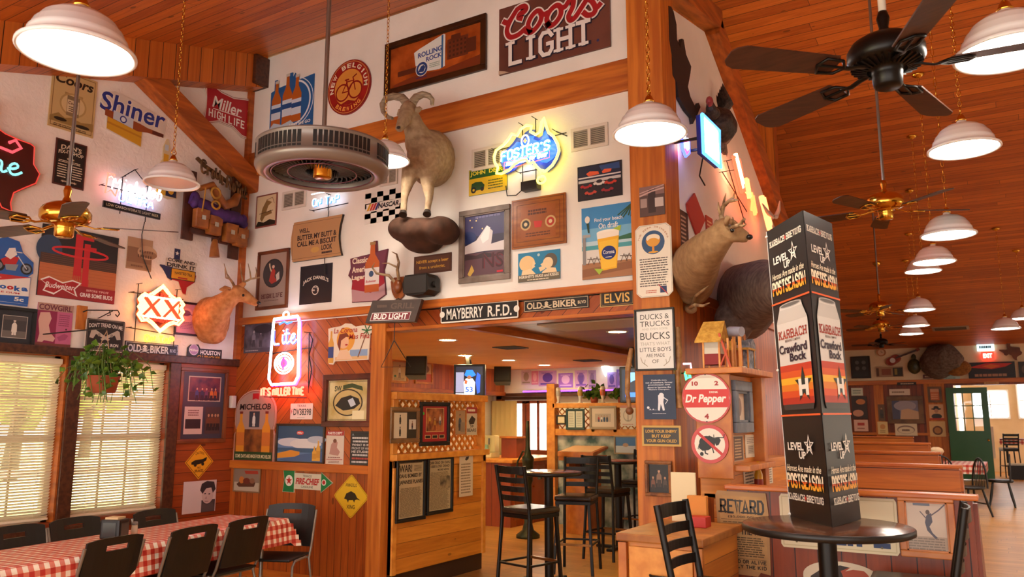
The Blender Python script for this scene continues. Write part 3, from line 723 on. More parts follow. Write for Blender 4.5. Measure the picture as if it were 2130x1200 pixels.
# ------------------------------------------------------------------ cloth-covered table and its chairs
g1, g2 = mat('#c9342c', .6), None
def gingham(name, s=.04, dirx=(1, 0, 0), diry=(0, 1, 0)):
    m = bpy.data.materials.new(name); m.use_nodes = True; nt = m.node_tree; L = nt.links.new; bs = nt.nodes['Principled BSDF']
    tc = node(nt, 'ShaderNodeTexCoord'); outs = []
    for d in (dirx, diry):
        vm = node(nt, 'ShaderNodeVectorMath', operation='DOT_PRODUCT'); L(tc.outputs['Object'], vm.inputs[0]); vm.inputs[1].default_value = d
        a = node(nt, 'ShaderNodeMath', operation='DIVIDE'); L(vm.outputs['Value'], a.inputs[0]); a.inputs[1].default_value = 2 * s
        f = node(nt, 'ShaderNodeMath', operation='FRACT'); L(a.outputs[0], f.inputs[0])
        l = node(nt, 'ShaderNodeMath', operation='LESS_THAN'); L(f.outputs[0], l.inputs[0]); l.inputs[1].default_value = .5; outs.append(l.outputs[0])
    ad = node(nt, 'ShaderNodeMath', operation='ADD'); L(outs[0], ad.inputs[0]); L(outs[1], ad.inputs[1])
    dv = node(nt, 'ShaderNodeMath', operation='DIVIDE'); L(ad.outputs[0], dv.inputs[0]); dv.inputs[1].default_value = 2
    r = ramp(nt, [(0, lin('#f3e6d2')), (.25, lin('#dc7a62')), (.75, lin('#bd2f22'))]); r.color_ramp.interpolation = 'CONSTANT'
    L(dv.outputs[0], r.inputs[0]); L(r.outputs[0], bs.inputs['Base Color']); bs.inputs['Roughness'].default_value = .38
    return m
TA = math.atan2(-(-5.33 + 4.94), 4.92 - 2.48)      # the table leans a little off the wall line
tw, tl = .66, 4.2
far = Vector((-5.65, 4.92, FZ)); dirv = Vector((math.sin(-TA), math.cos(TA), 0))
cen = far - dirv * tl / 2
t = thing('dining_table', 'long dining table under the red checked cloth by the windows', 'table', cen, TA)
b = MB(); b.box((-tw / 2 + .01, -tl / 2 + .01, .715), (tw / 2 - .01, tl / 2 - .01, .745), mat('#6b4a2c', .5), .004); b.build('tabletop', t)
for x in (-.27, .27):
    for y in (-tl / 2 + .25, -.1, .1, tl / 2 - .25):
        b = MB(); b.cyl((x, y, 0), (x, y, .715), .016, STEEL, n=10); b.build('leg', t)
CL = gingham('red_gingham', .034); b = MB()
nx, ny, dr = 14, 70, .20
def clothz(x, y):
    ox = max(0, abs(x) - tw / 2); oy = max(0, abs(y) - tl / 2)
    if ox == 0 and oy == 0: return Vector((x, y, .752))
    sx, sy = (1 if x > 0 else -1), (1 if y > 0 else -1)
    w = .012 * math.sin(y * 9) * ox / dr + .0; w2 = .012 * math.sin(x * 11) * oy / dr
    px = (tw / 2 + .008 + min(ox, .02) * .4 + abs(w) + .02 * ox / dr) * sx if ox else x
    py = (tl / 2 + .008 + min(oy, .02) * .4 + abs(w2) + .02 * oy / dr) * sy if oy else y
    if ox and oy: px += .05 * sx * min(ox, oy) / dr; py += .05 * sy * min(ox, oy) / dr
    return Vector((px, py, .752 - max(ox, oy) * (1.0 if not (ox and oy) else 1.15)))
us = sorted(set([-tw / 2 - dr * k / 5 for k in range(6)] + [-tw / 2 + tw * k / 8 for k in range(9)] + [tw / 2 + dr * k / 5 for k in range(6)]))
vs_ = sorted(set([-tl / 2 - dr * k / 5 for k in range(6)] + [-tl / 2 + tl * k / 90 for k in range(91)] + [tl / 2 + dr * k / 5 for k in range(6)]))
b.add([clothz(x, y) for y in vs_ for x in us], [(j * len(us) + i, j * len(us) + i + 1, (j + 1) * len(us) + i + 1, (j + 1) * len(us) + i) for j in range(len(vs_) - 1) for i in range(len(us) - 1)], CL, True)
# the hanging sides need the check carried down: store it in a second material that also counts height
CLX = gingham('red_gingham_side', .034, (0, 0, 1), (0, 1, 0)); CLY = gingham('red_gingham_end', .034, (0, 0, 1), (1, 0, 0))
iX, iY = b.mi(CLX), b.mi(CLY)
for k, f in enumerate(b.f):
    c = sum((Vector(b.v[i]) for i in f), Vector()) / 4
    if c.z < .749: b.m[k] = iX if abs(c.x) - tw / 2 > abs(c.y) - tl / 2 else iY
o = b.build('tablecloth'); o.location = cen; o.rotation_euler = (0, 0, TA); tag(o, 'red and white checked cloth draped over the long left table', 'tablecloth')
PLAST = mat('#14120f', .42); GREY = mat('#8d8478', .35, .6)
def make_chair(label, loc, rot):
    """plastic stack chair; faces +y"""
    t = thing('dining_chair', label, 'chair', loc, rot, 'black plastic chairs at the checked table')
    b = MB(); b.box((-.215, -.2, .44), (.215, .22, .46), PLAST, .009); b.build('seat', t)
    # backrest with a hand slot, leaning back
    k = MB(); n = 12
    def bp(x, z): return (x, -.225 - (z - .5) * .22 - .03 * (1 - (x / .22) ** 2), z)
    zs = [.5, .55, .62, .68, .74, .765, .80, .83, .85]
    xs = [-.215, -.2, -.15, -.085, -.05, 0, .05, .085, .15, .2, .215]
    def zz(x, z): return z - .02 * (abs(x) / .215) ** 4 * (z - .5) / .35
    idx = {}; vs = []; fs = []
    for s_, dd in ((0, 0), (1, .014)):
        for j, z in enumerate(zs):
            for i, x in enumerate(xs):
                idx[s_, j, i] = len(vs); q = bp(x, zz(x, z)); vs.append((q[0], q[1] + dd, q[2]))
    hole = lambda j, i: j == 5 and 3 <= i <= 6
    J, I = len(zs) - 1, len(xs) - 1
    for j in range(J):
        for i in range(I):
            if hole(j, i): continue
            fs.append((idx[0, j, i], idx[0, j, i + 1], idx[0, j + 1, i + 1], idx[0, j + 1, i])); fs.append((idx[1, j, i], idx[1, j + 1, i], idx[1, j + 1, i + 1], idx[1, j, i + 1]))
            for dj, di, e in ((-1, 0, ((j, i), (j, i + 1))), (1, 0, ((j + 1, i), (j + 1, i + 1))), (0, -1, ((j, i), (j + 1, i))), (0, 1, ((j, i + 1), (j + 1, i + 1)))):
                a, c = j + dj, i + di
                if not (0 <= a < J and 0 <= c < I) or hole(a, c): fs.append((idx[0, *e[0]], idx[0, *e[1]], idx[1, *e[1]], idx[1, *e[0]]))
    k.add(vs, fs, PLAST, False); k.build('backrest', t)
    for s_ in (-1, 1):
        f = MB(); f.tube([(s_ * .225, .2, 0), (s_ * .222, .17, .4), (s_ * .222, .12, .435), (s_ * .222, -.1, .435)], .011, GREY, 8); f.build('front_leg', t)
        f = MB(); f.tube([(s_ * .225, -.3, 0), (s_ * .225, -.16, .42), (s_ * .226, -.2, .5), (s_ * .226, -.225 - .3 * .22, .8)], .011, GREY, 8); f.build('rear_leg', t)
    c = MB(); c.tube([(-.222, -.14, .425), (.222, -.14, .425)], .009, GREY, 8); c.build('crossbar', t)
    return t
ch = make_chair('black plastic chair on the near side of the table, leftmost of three', (0, 0, FZ), 0)
nrm = Vector((dirv.y, -dirv.x, 0))
def chair_at(lb, px, py, rot, first=False, zt=.84):
    p = on(2, FZ + zt, px, py); c = ch if first else dup(ch)
    c['label'] = lb; c.rotation_euler = (0, 0, rot); R_ = Matrix.Rotation(rot, 3, 'Z'); off = R_ @ Vector((0, -.305, 0)); q = (-nrm * .09 if 'window side' in lb else dirv * .16 if 'far end' in lb else Vector()); c.location = (p.x - off.x + q.x, p.y - off.y + q.y, FZ)
chair_at('black plastic chair on the near side of the table, leftmost of three', 245, 1118, TA + PI / 2, True)
chair_at('black plastic chair on the near side of the table, middle of three', 410, 1096, TA + PI / 2)
chair_at('black plastic chair on the near side of the table, rightmost of three', 522, 1078, TA + PI / 2)
chair_at('black plastic chair on the window side at the left edge of the picture', 50, 1097, TA - PI / 2)
chair_at('black plastic chair on the window side behind the napkin box', 172, 1080, TA - PI / 2)
chair_at('black plastic chair on the window side below the right window', 337, 1063, TA - PI / 2)
chair_at('black plastic chair at the far end of the checked table', 585, 1053, TA + PI + .25)
# napkin box and shakers
p = on(2, FZ + .753, 237, 1120); t = thing('napkin_dispenser', 'black napkin dispenser on the checked cloth', 'napkin dispenser', (p.x, p.y, FZ + .7535), TA + .25)
b = MB(); b.box((-.075, -.06, 0), (.075, .06, .135), BLACK, .012); b.build('body', t)
b = MB(); b.box((.075, -.04, .02), (.078, .04, .11), mat('#4a443c', .2)); b.box((-.05, -.063, .02), (.05, -.06, .115), mat('#1f1b18', .2)); b.build('side_panel', t)
b = MB(); b.box((-.05, -.045, .13), (.05, .045, .15), mat('#d8b98a', .8), .004); b.build('napkins', t)
p = on(2, FZ + .753, 279, 1112); t = thing('salt_shaker', 'small salt shaker right of the napkin dispenser', 'shaker', (p.x, p.y, FZ + .7535))
b = MB(); b.lathe([(0, 0), (.022, 0), (.024, .02), (.02, .07), (0, .072)], mat('#c9b49a', .1), 16); b.build('glass_body', t)
b = MB(); b.lathe([(.02, .068), (.022, .072), (.02, .09), (0, .095)], STEEL, 16); b.build('cap', t)
# hanging plant
pp = atd(212, 812, 6.35); t = thing('hanging_plant', 'green trailing plant in a terracotta basket hanging before the blinds', 'plant', pp)
b = MB(); b.lathe([(0, -.02), (.09, -.02), (.1, -.01), (.125, .1), (.13, .115), (.12, .115), (.1, .09)], mat('#a8502a', .6), 28); b.build('pot', t)
b = MB()
for k in range(3):
    a = 2 * PI * k / 3; b.tube([(.12 * math.cos(a), .12 * math.sin(a), .11), (0, 0, .48)], .0025, mat('#c9a47a', .5), 5)
b.build('hanger', t); b = MB(); b.tube([(0, 0, .47), (-.02, 0, .50), (-7.09 - pp.x, 0, .50)], .006, BLACK, 6); b.box((-7.1 - pp.x, -.03, .44), (-7.09 - pp.x, .03, .56), BLACK); b.build('wall_bracket', t)
rn = random.Random(3); LEAF = noise_mat('pothos_leaf', '#2f5a1c', '#6f8f2a', 12, .35); b = MB(); s = MB()
for k in range(46):
    a = rn.random() * 2 * PI; L_ = .1 + rn.random() * .24; h = .1 + rn.random() * .16; dp = rn.random() * .22
    pts = [Vector((.05 * math.cos(a), .05 * math.sin(a), .1)), Vector((L_ * .6 * math.cos(a), L_ * .6 * math.sin(a), .1 + h)), Vector((L_ * math.cos(a), L_ * math.sin(a), .14 + h * .3)), Vector((L_ * 1.15 * math.cos(a + .2), L_ * 1.15 * math.sin(a + .2), .1 - dp))]
    s.tube(pts, .003, mat('#5a7a2a', .5), 4)
    for q in range(6):
        u = rn.random(); i = min(int(u * 3), 2); c = pts[i].lerp(pts[i + 1], u * 3 - i); d = Vector((rn.gauss(0, 1), rn.gauss(0, 1), rn.gauss(-.3, .6))).normalized()
        e = d.orthogonal().normalized(); l = .045 + rn.random() * .035; w = l * .42; n_ = d.cross(e) * .01
        b.add([c, c + d * l * .35 + e * w, c + d * l - n_, c + d * l * .35 - e * w, c + d * l * .4 + n_], [(0, 1, 4), (1, 2, 4), (2, 3, 4), (3, 0, 4)], LEAF, True)
b.build('foliage', t); s.build('stem', t)
# ------------------------------------------------------------------ signs on the left wall
TEXAS = [(.36, .0), (.52, .0), (.52, .24), (.62, .28), (.74, .30), (.88, .31), (.92, .33), (.93, .5), (1.0, .58), (.97, .68), (.86, .75), (.76, .82), (.74, .92), (.76, 1.0), (.66, .98), (.58, .86), (.52, .72), (.42, .66), (.36, .70), (.30, .74), (.22, .68), (.18, .58), (.08, .50), (.0, .44), (.0, .41), (.36, .41)]
RED, NAVY, GOLD, BLK, WHT, CRM = '#b01e22', '#1c2a5a', '#d9a23a', '#15110f', '#f3efe6', '#e8dcc0'
def bottle(a, u, v0, v1, w, body='#8a4a16', label=WHT, cap='#c9c2b4', lab2=None):
    """a beer bottle printed upright between v0 and v1"""
    h = v1 - v0
    a.poly([(u - w * .5, v1), (u + w * .5, v1), (u + w * .5, v0 + h * .42), (u + w * .18, v0 + h * .25), (u + w * .15, v0 + .03 * h), (u - w * .15, v0 + .03 * h), (u - w * .18, v0 + h * .25), (u - w * .5, v0 + h * .42)], body)
    a.rect(u - w * .2, v0, u + w * .2, v0 + h * .06, cap); a.rect(u - w * .5, v0 + h * .52, u + w * .5, v0 + h * .85, label)
    if lab2: a.rect(u - w * .5, v0 + h * .60, u + w * .5, v0 + h * .70, lab2)
# tan beer poster
a = sign('L', 102, 198, 152, 276).board('#cdb27a'); a.border(.03, .012, '#8d6f3c')
a.text('Coors', .5, .15, .84, .17, '#2a1a0c', .03, .25); a.rect(.3, .36, .7, .42, '#a98c56'); a.ell(.5, .55, .3, .2, '#b89b62'); a.ell(.5, .55, .26, .17, '#d8c28e')
a.rect(.36, .40, .64, .74, '#8f7a55'); a.rect(.37, .47, .63, .68, '#d9c9a2'); a.text('Coors', .5, .52, .22, .05, '#5a2a1c', .02, .2); a.lines(.4, .57, .6, .67, 3, '#4a3418')
a.poly([(.02, .82), (.2, .74), (.34, .80), (.5, .76), (.7, .80), (.98, .76), (.98, .9), (.02, .9)], '#9c8048'); a.ell(.25, .84, .14, .03, '#2b2013'); a.ell(.74, .87, .16, .03, '#2b2013'); a.lines(.08, .92, .92, .97, 2, '#4a3418')
a.build('tin_poster', 'tan beer poster with script lettering behind the near pendant lamp', 'poster')
# blackletter cut-out with a bottle and six-pack
M_, W_, H_ = wall_rect('L', 203, 343, 203, 302); a = Art(M_, W_, H_, .012)
a.board(mat('#dcd3c6', .5), [(.0, .36), (.04, .1), (.2, .0), (.45, .05), (1, .2), (1, .62), (.9, .66), (.66, .62), (.64, 1), (.12, .84), (.1, .5)])
for c, bo, k in (('#e9e4da', .05, 0), ('#24348c', .018, 0)): a.text('Shiner', .5, .26, .98, .40, c, bo, .12)
a.poly([(.12, .52), (.64, .6), (.64, .98), (.12, .82)], '#d9a524'); a.poly([(.12, .66), (.64, .76), (.64, .80), (.12, .70)], '#c48a1c')
a.poly([(.08, .42), (.6, .50), (.72, .54), (.98, .56), (.98, .64), (.72, .64), (.58, .68), (.08, .56)], '#9a4a20'); a.poly([(.2, .40), (.5, .45), (.5, .66), (.2, .58)], '#c9d3e0'); a.circ(.35, .53, .075, '#24348c'); a.circ(.35, .53, .05, '#dfe6ee'); a.poly([(.8, .55), (.98, .57), (.98, .64), (.8, .63)], '#5a2418')
a.build('cutout_sign', 'cut-out sign with blue blackletter word over a bottle and yellow six-pack', 'sign')
# red soft-cornered badge
M_, W_, H_ = wall_rect('L', 419, 519, 187, 275); a = Art(M_, W_, H_, .02)
def bow(e): return [(.0 + e, .02 + e), (.18, .0 + e), (.36, .08 + e), (.62, .10 + e), (.86, .02 + e), (1 - e, .0 + e), (1 - e, .14), (.93, .35), (.93, .62), (1 - e, .86), (1 - e, 1 - e), (.84, 1 - e), (.64, .86 - e), (.36, .84 - e), (.16, .95 - e), (0 + e, 1 - e), (0 + e, .86), (.07, .62), (.07, .36), (.0 + e, .16)]
a.board(mat('#e6ddd2', .4), bow(0)); a.poly(bow(.02), '#8f1a22'); a.poly(bow(.03), '#e9dfd3'); a.poly(bow(.055), '#b3202a')
a.text('Miller', .5, .40, .6, .28, WHT, .02, .2); a.line([(.2, .57), (.8, .53)], .018, WHT); a.slab('HIGH LIFE', .5, .69, .74, .16, .2, WHT, serif=False)
a.build('tin_sign', 'red and white bow-shaped beer sign right of the diagonal brace', 'sign')
# big texas-shaped neon at the picture's left edge
n = Neon(wall_rect('L', -150, 82, 205, 435), 'neon_sign', 'dark red Texas-shaped neon sign cut by the left picture edge', .06)
n.back(TEXAS, '#5a1414', .0, .04); n.back([(.5 + (x - .5) * .93, .5 + (y - .5) * .93) for x, y in TEXAS], '#4f1814', .04, .044, 'face_panel')
cl = lambda P: P + [P[0]]
n.tube([[(.5 + (x - .5) * .97, .5 + (y - .5) * .97) for x, y in cl(TEXAS)]], '#c23a30', .006, 1.2, 'neon_outline')
n.tube([[(.30, .2), (.42, .1), (.50, .13), (.49, .3), (.55, .42), (.70, .44), (.78, .38), (.72, .32), (.66, .36)]], '#e0505a', .014, 1.6)
n.word('Lone', .50, .56, .62, .17, '#7fd0cf', .011, 1.6, 1); n.tube([[(.40, .2), (.42, .16), (.44, .2), (.48, .2), (.45, .23), (.46, .27), (.42, .245), (.38, .27), (.39, .23), (.36, .2), (.40, .2)]], '#f4c3a8', .006, 1.6)
# black whiskey-lettered poster
a = sign('L', 111, 177, 294, 390).board('#5a2a22'); a.rect(.04, .03, .96, .97, '#1d1512'); 
a.text("DAN'S", .5, .17, .66, .10, CRM, .02, 0, 0, .03); a.text('FIX-IT SHOP', .5, .28, .8, .08, CRM, .02, 0, 0, .03); a.ell(.5, .40, .12, .03, '#c9b48e'); a.lines(.12, .44, .9, .5, 2, CRM, .5, 1); a.lines(.1, .52, .42, .84, 6, CRM, .4, 2); a.lines(.58, .52, .92, .84, 6, CRM, .4, 3); a.rect(.44, .5, .56, .54, CRM); a.text('****', .5, .9, .5, .05, CRM)
a.build('tin_sign', 'black lettered poster in a red edge below the tan beer poster', 'poster')
# bottle-shaped sign above the saddle
M_, W_, H_ = wall_rect('L', 326, 370, 290, 415); a = Art(M_, W_, H_, .012)
a.board(mat('#d9c79a', .4), [(.2, .14), (.34, 0), (.42, 0), (.52, .14), (.54, .35), (.9, .5), (1, .95), (.6, 1), (.02, .96), (.02, .5), (.2, .35)])
a.rect(.27, .1, .45, .2, '#c9d0d8'); a.rect(.24, .26, .48, .40, '#d9a524'); a.rect(.02, .76, .45, .95, '#d9a524'); a.rect(.45, .78, .96, .95, '#1d2440'); a.circ(.7, .86, .05, '#d9a524')
a.build('bottle_sign', 'bottle-shaped pale sign behind the unlit pendant lamp', 'sign')
# white, red and green script neon
n = Neon(wall_rect('L', 210, 330, 385, 440), 'neon_sign', 'white and blue script neon above a dark slogan bar', .08)
n.word('Michelob', .53, .16, .86, .5, '#f2f0ff', .008, 4, 1, .15); n.word('ULTRA', .52, .62, .6, .30, '#e9e4ff', .007, 4, 1, .1); n.word('ULTRA', .53, .64, .6, .30, '#4a6bff', .006, 5, 1, .1)
n.tube([[(.12, -.12), (.0, -.15), (-.02, .62), (.07, .45), (.15, .64), (.17, .4)]], '#ff5a48', .008, 5); n.tube([[(.02, .02), (.06, -.06), (.1, .03)]], '#ff9a88', .005, 4)
n.back([(0, .86), (1, .86), (1, 1.1), (0, 1.1)], '#161412', .03, .05, 'slogan_bar'); a = Art(n.M @ Matrix.Translation((0, -.48 * n.H, .05)), n.W, n.H * .2, .001); a.text('LOW CARBOHYDRATE LIGHT BEER', .5, .5, .92, .5, '#d9cfa0', .01); a.build('slogan', parent=n.o, matl=Matrix.Translation((0, -.48 * n.H, .05)))
n.frame([((-.05, .3), (1, .3)), ((.3, -.2), (.3, 1.2)), ((.75, -.1), (.75, 1.3)), ((.5, -.6), (.3, -.2)), ((.5, -.6), (.75, -.1))])
b = MB(); b.tube([n.P(.75, 1.3, .02), n.P(.72, 1.8, .02), n.P(.76, 2.6, .02), n.P(.95, 3.4, .02)], .005, BLACK, 6); b.build('cable', n.o)
# basketball poster
a = sign('L', 80, 241, 479, 624, .015).board('#2a2222'); a.rect(0, 0, 1, .42, '#20191c'); a.ell(.1, .34, .16, .2, '#2d4666'); a.rect(0, .40, 1, .56, '#4b2f22')
for k in range(5): a.rect(.02, .41 + k * .028, .98, .416 + k * .028, '#6d4a36')
a.rect(0, .54, 1, .8, '#c4703c')
for k in range(6): a.rect(0, .56 + k * .045, 1, .563 + k * .045, '#a5562c')
a.rect(.42, .06, .52, .66, '#cf1f2a'); a.rect(.54, .18, .62, .82, '#cf1f2a'); a.rect(.42, .06, .66, .13, '#cf1f2a'); a.rect(.55, .22, .70, .28, '#cf1f2a')
for k in range(5): a.rect(.42 + k * .024, .6, .43 + k * .024, .72 + (k % 2) * .05, '#cf1f2a'); a.rect(.54 + k * .02, .7, .548 + k * .02, .84 - (k % 2) * .04, '#cf1f2a')
a.line([(.5 + .36 * math.cos(q * PI / 18), .33 - .065 * math.sin(q * PI / 18)) for q in range(37)], .03, '#d9242c')
a.rect(0, .80, 1, 1, '#9c1620'); a.poly([(.02, .78), (.12, .72), (.3, .78), (.42, .73), (.54, .76), (.46, .86), (.5, .96), (.3, .88), (.2, .97), (.06, .93), (.1, .84)], WHT); a.poly([(.04, .79), (.13, .74), (.3, .80), (.42, .75), (.51, .77), (.44, .86), (.47, .94), (.3, .865), (.2, .945), (.08, .92), (.12, .84)], '#b0161e')
a.text('Budweiser', .27, .84, .36, .08, WHT, .015, .25); a.text('BEFORE TIPOFF', .76, .85, .3, .03, '#f0c8bc', .01); a.text('GRAB SOME BUDS', .75, .92, .44, .06, WHT, .03)
a.build('banner', 'large dark basketball court poster with red team emblem behind the brass fan', 'poster')
# motorcycle and bubble-gum cut-out
M_, W_, H_ = wall_rect('L', -62, 68, 488, 632); a = Art(M_, W_, H_, .012)
a.board(mat('#1f5fb4', .4), [(.3, .5), (.3, .1), (.5, .02), (.72, .06), (.8, .22), (.99, .34), (1, .5), (.92, .56), (.97, .56), (.96, 1), (0, 1), (0, .56), (.3, .56)])
a.circ(.88, .45, .085, '#11100f'); a.circ(.88, .45, .06, '#7d8790'); a.circ(.88, .45, .03, '#2a2a2c'); a.circ(.42, .45, .085, '#11100f'); a.circ(.42, .45, .05, '#7d8790'); a.poly([(.44, .36), (.6, .28), (.74, .3), (.7, .4), (.5, .44)], '#c42226'); a.poly([(.5, .3), (.56, .18), (.66, .16), (.7, .26), (.6, .34)], WHT); a.line([(.72, .28), (.88, .45)], .015, '#cfd3d6'); a.line([(.66, .22), (.78, .22)], .015, '#cfd3d6'); a.poly([(.52, .42), (.74, .40), (.7, .5), (.54, .5)], '#8d9499')
a.rect(0, .57, .96, .97, WHT); a.poly([(0, .57), (.96, .57), (0, .70)], '#c42226'); a.poly([(0, .57), (.96, .57), (.4, .67), (0, .70)], '#c42226'); a.text('ORIGINAL', .28, .615, .4, .035, WHT, .02, 0, .05)
for ch_, u, c in (('B', .12, '#c42226'), ('a', .26, '#1f5fb4'), ('z', .38, '#c42226'), ('o', .52, '#1f5fb4'), ('o', .64, '#c42226'), ('k', .76, '#1f5fb4'), ('a', .88, '#1f5fb4')): a.text(ch_, u, .755, .11, .075 if ch_ not in 'azo' else .055, c, .05)
a.text('BUBBLE GUM', .5, .825, .6, .025, '#c42226', .02); a.poly([(0, .96), (0, .90), (.96, .85), (.96, .97)], '#1f5fb4'); a.text('5c', .8, .91, .16, .06, WHT, .04)
a.build('cutout_sign', 'blue motorcycle bubble-gum sign cut by the left picture edge', 'sign')
# sepia ruins
a = sign('L', 263, 315, 496, 562).board('#b89470'); a.rect(.0, .3, 1, .8, '#8f6a4c'); a.ell(.8, .42, .4, .22, '#c9a580'); a.ell(.9, .47, .3, .12, '#9c7858')
for k in range(6): a.ell(.45 + k * .1, .55, .028, .05, '#5f432e'); a.ell(.5 + k * .1, .40, .025, .04, '#6f503a')
a.rect(.0, .78, 1, .96, '#a3805e'); a.lines(.15, .85, .7, .92, 1, '#7a583e', .8); a.build('poster', 'small sepia poster of a ruined arena wall', 'poster')
# texas cut-out
M_, W_, H_ = wall_rect('L', 330, 407, 518, 612); a = Art(M_, W_, H_, .01); a.board(mat('#c9b8a8', .4), TEXAS)
a.poly([(.36, .0), (.52, .0), (.52, .24), (.36, .26)], '#2a2d5a'); a.star(.44, .1, .055, WHT); a.poly([(0, .41), (.34, .41), (.34, .72), (.22, .68), (.08, .50), (0, .44)], '#2a2d5a'); a.poly([(.34, .5), (1, .52), (.97, .68), (.76, .82), (.74, .98), (.66, .97), (.52, .72), (.34, .7)], '#b3222a')
a.rect(.14, .24, 1.0, .31, '#d9cbb8'); a.text('COME AND', .57, .265, .74, .075, '#241a1c', .03); a.rect(.14, .32, .98, .42, '#d9cbb8'); a.text('DRINK IT', .57, .375, .78, .085, '#241a1c', .035)
a.rect(.3, .44, .98, .68, '#241a1c'); a.rect(.32, .455, .96, .665, '#dfa028'); a.text('TWISTED TEA', .64, .55, .5, .06, '#241a1c', .02, 0, 0, .02); a.rect(.5, .62, .76, .65, '#b3222a')
a.build('cutout_sign', 'Texas-shaped red, white and blue tea sign on the left wall', 'sign')
# double-letter lager neon
n = Neon(wall_rect('L', 274, 370, 590, 720), 'neon_sign', 'glowing orange and gold crossed-letter lager neon above a lit plate', .09)
n.back([(.0, .30), (.12, .18), (.3, .16), (.5, .02), (.68, .16), (.88, .18), (1, .3), (.96, .42), (1, .55), (.9, .66), (.68, .66), (.5, .78), (.3, .66), (.1, .66), (0, .54), (.05, .42)], '#5a120e', .05, .055)
sc2 = lambda P, k: [(.5 + (x - .5) * k, .40 + (y - .40) * k) for x, y in P]
O = [(.0, .30), (.06, .24), (.12, .20), (.2, .22), (.3, .17), (.5, .03), (.68, .17), (.8, .22), (.88, .20), (1, .3), (.95, .36), (1, .42), (.95, .48), (1, .55), (.9, .64), (.8, .62), (.68, .66), (.5, .79), (.3, .66), (.2, .62), (.1, .64), (0, .54), (.05, .48), (0, .42), (.05, .36)]
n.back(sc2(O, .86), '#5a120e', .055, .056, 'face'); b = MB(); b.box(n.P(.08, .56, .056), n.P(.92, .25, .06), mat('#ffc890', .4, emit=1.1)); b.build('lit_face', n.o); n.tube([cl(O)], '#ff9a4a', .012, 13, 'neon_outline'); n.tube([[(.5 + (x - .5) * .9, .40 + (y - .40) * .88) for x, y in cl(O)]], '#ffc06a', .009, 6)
n.tube([[(.12, .26), (.44, .54)], [(.16, .26), (.48, .54)], [(.44, .26), (.12, .54)], [(.56, .26), (.88, .54)], [(.60, .26), (.92, .54)], [(.88, .26), (.56, .54)]], '#ff2a14', .013, 5); n.tube([[(.1, .24), (.9, .24)], [(.1, .56), (.9, .56)]], '#ffe2a0', .010, 7)
n.word('DOS EQUIS', .5, .195, .6, .055, '#c0301e', .006, 2.5, 0); n.word('IMPORTED BEER', .5, .60, .66, .045, '#c0301e', .006, 2.5, 0)
n.tube([[(.40, .10), (.5, .035), (.6, .1)], [(.4, .7), (.5, .775), (.6, .7)]], '#fff0d8', .010, 9); n.word('ON TAP', .5, .90, .62, .10, '#ffb428', .009, 8, 1)
n.frame([((-.1, .2), (1.05, .2)), ((.05, .05), (.05, .95)), ((.9, .05), (.9, 1)), ((-.1, .75), (.9, .8))])
# framed violet print
a = framed('L', 362, 412, 628, 698, .018).board('#c98ab0'); a.ell(.5, .4, .3, .25, '#e0a8c4'); a.ell(.45, .32, .22, .10, '#7c4c86'); a.line([(.2, .34), (.75, .36)], .02, '#5a2f6a'); a.lines(.2, .6, .85, .85, 5, '#8a5a92'); a.build('framed_print', 'small framed violet drawing of a head right of the lager neon', 'framed picture', frame=(.018, .02, mat('#2d1a2c', .4)))
# baseball photograph
a = framed('L', -18, 73, 638, 722, .03).board('#20242e'); a.rect(.16, .16, .86, .84, '#b9b2a6'); a.rect(.18, .18, .84, .82, '#3f3c3e'); a.rect(.18, .62, .84, .82, '#6d6660'); a.person(.5, .5, .5, '#cfc4b8', '#e2ddd2', '#e2ddd2', '#8f8a84'); a.rect(.2, .2, .82, .3, '#55504e'); a.build('framed_photo', 'black framed ball-game photograph cut by the left picture edge', 'framed picture', frame=(.03, .02, mat('#14161c', .35)))
# boot sign
a = sign('L', 74, 148, 632, 724).board('#c4648c'); a.rect(0, 0, 1, .17, '#b58f7e'); a.text('COWGIRL', .5, .09, .94, .13, '#6d2a3c', .03); a.rect(0, .17, .55, .9, '#8f1a4c')
a.poly([(.08, .22), (.34, .2), (.40, .34), (.34, .5), (.40, .66), (.55, .78), (.5, .86), (.24, .84), (.2, .88), (.06, .88), (.1, .7), (.04, .4)], '#d9b0a0'); a.lines(.6, .22, .95, .5, 6, '#8f3a60'); a.circ(.84, .56, .02, '#3a1424'); a.poly([(.6, .75), (.8, .66), (.92, .7), (.84, .8), (.66, .84)], '#a84a74'); a.rect(0, .9, 1, 1, '#7c3c34')
a.build('tin_sign', 'pink boot sign beside the black framed ball-game photograph', 'sign')
# hanging revolver sign on its wooden bracket
br = thing('sign_bracket', 'wooden block with a black iron arm holding the hanging revolver sign', 'bracket', wall_rect('L', 157, 177, 636, 686)[0].translation)
W2 = wall_rect('L', 157, 177, 636, 686); b = MB(); b.box((0, -W2[1] / 2, -W2[2] / 2), (.03, W2[1] / 2, W2[2] / 2), PINEDK, .004); b.build('block', br)
b = MB(); b.tube([(.03, 0, .05), (.05, .03, .07), (.05, .32, .10), (.05, .34, .07), (.05, .32, .04), (.05, .30, .06)], .006, BLACK, 6); b.tube([(.05, .03, -.06), (.05, .27, .09)], .005, BLACK, 6); b.tube([(.05, .24, .09), (.05, .25, .05), (.05, .22, .04)], .005, BLACK, 6); b.build('arm', br)
a = sign('L', 176, 258, 664, 731, .008, .05).board('#c9bdae', [(.05, 0), (.95, 0), (1, .06), (1, .94), (.95, 1), (.05, 1), (0, .94), (0, .06)]); a.rect(.02, .025, .98, .975, '#1a1412'); a.border(.05, .01, '#8d8074')
a.text("DON'T TREAD ON ME", .5, .24, .86, .13, '#d9d2c6', .025, 0, 0, .05)
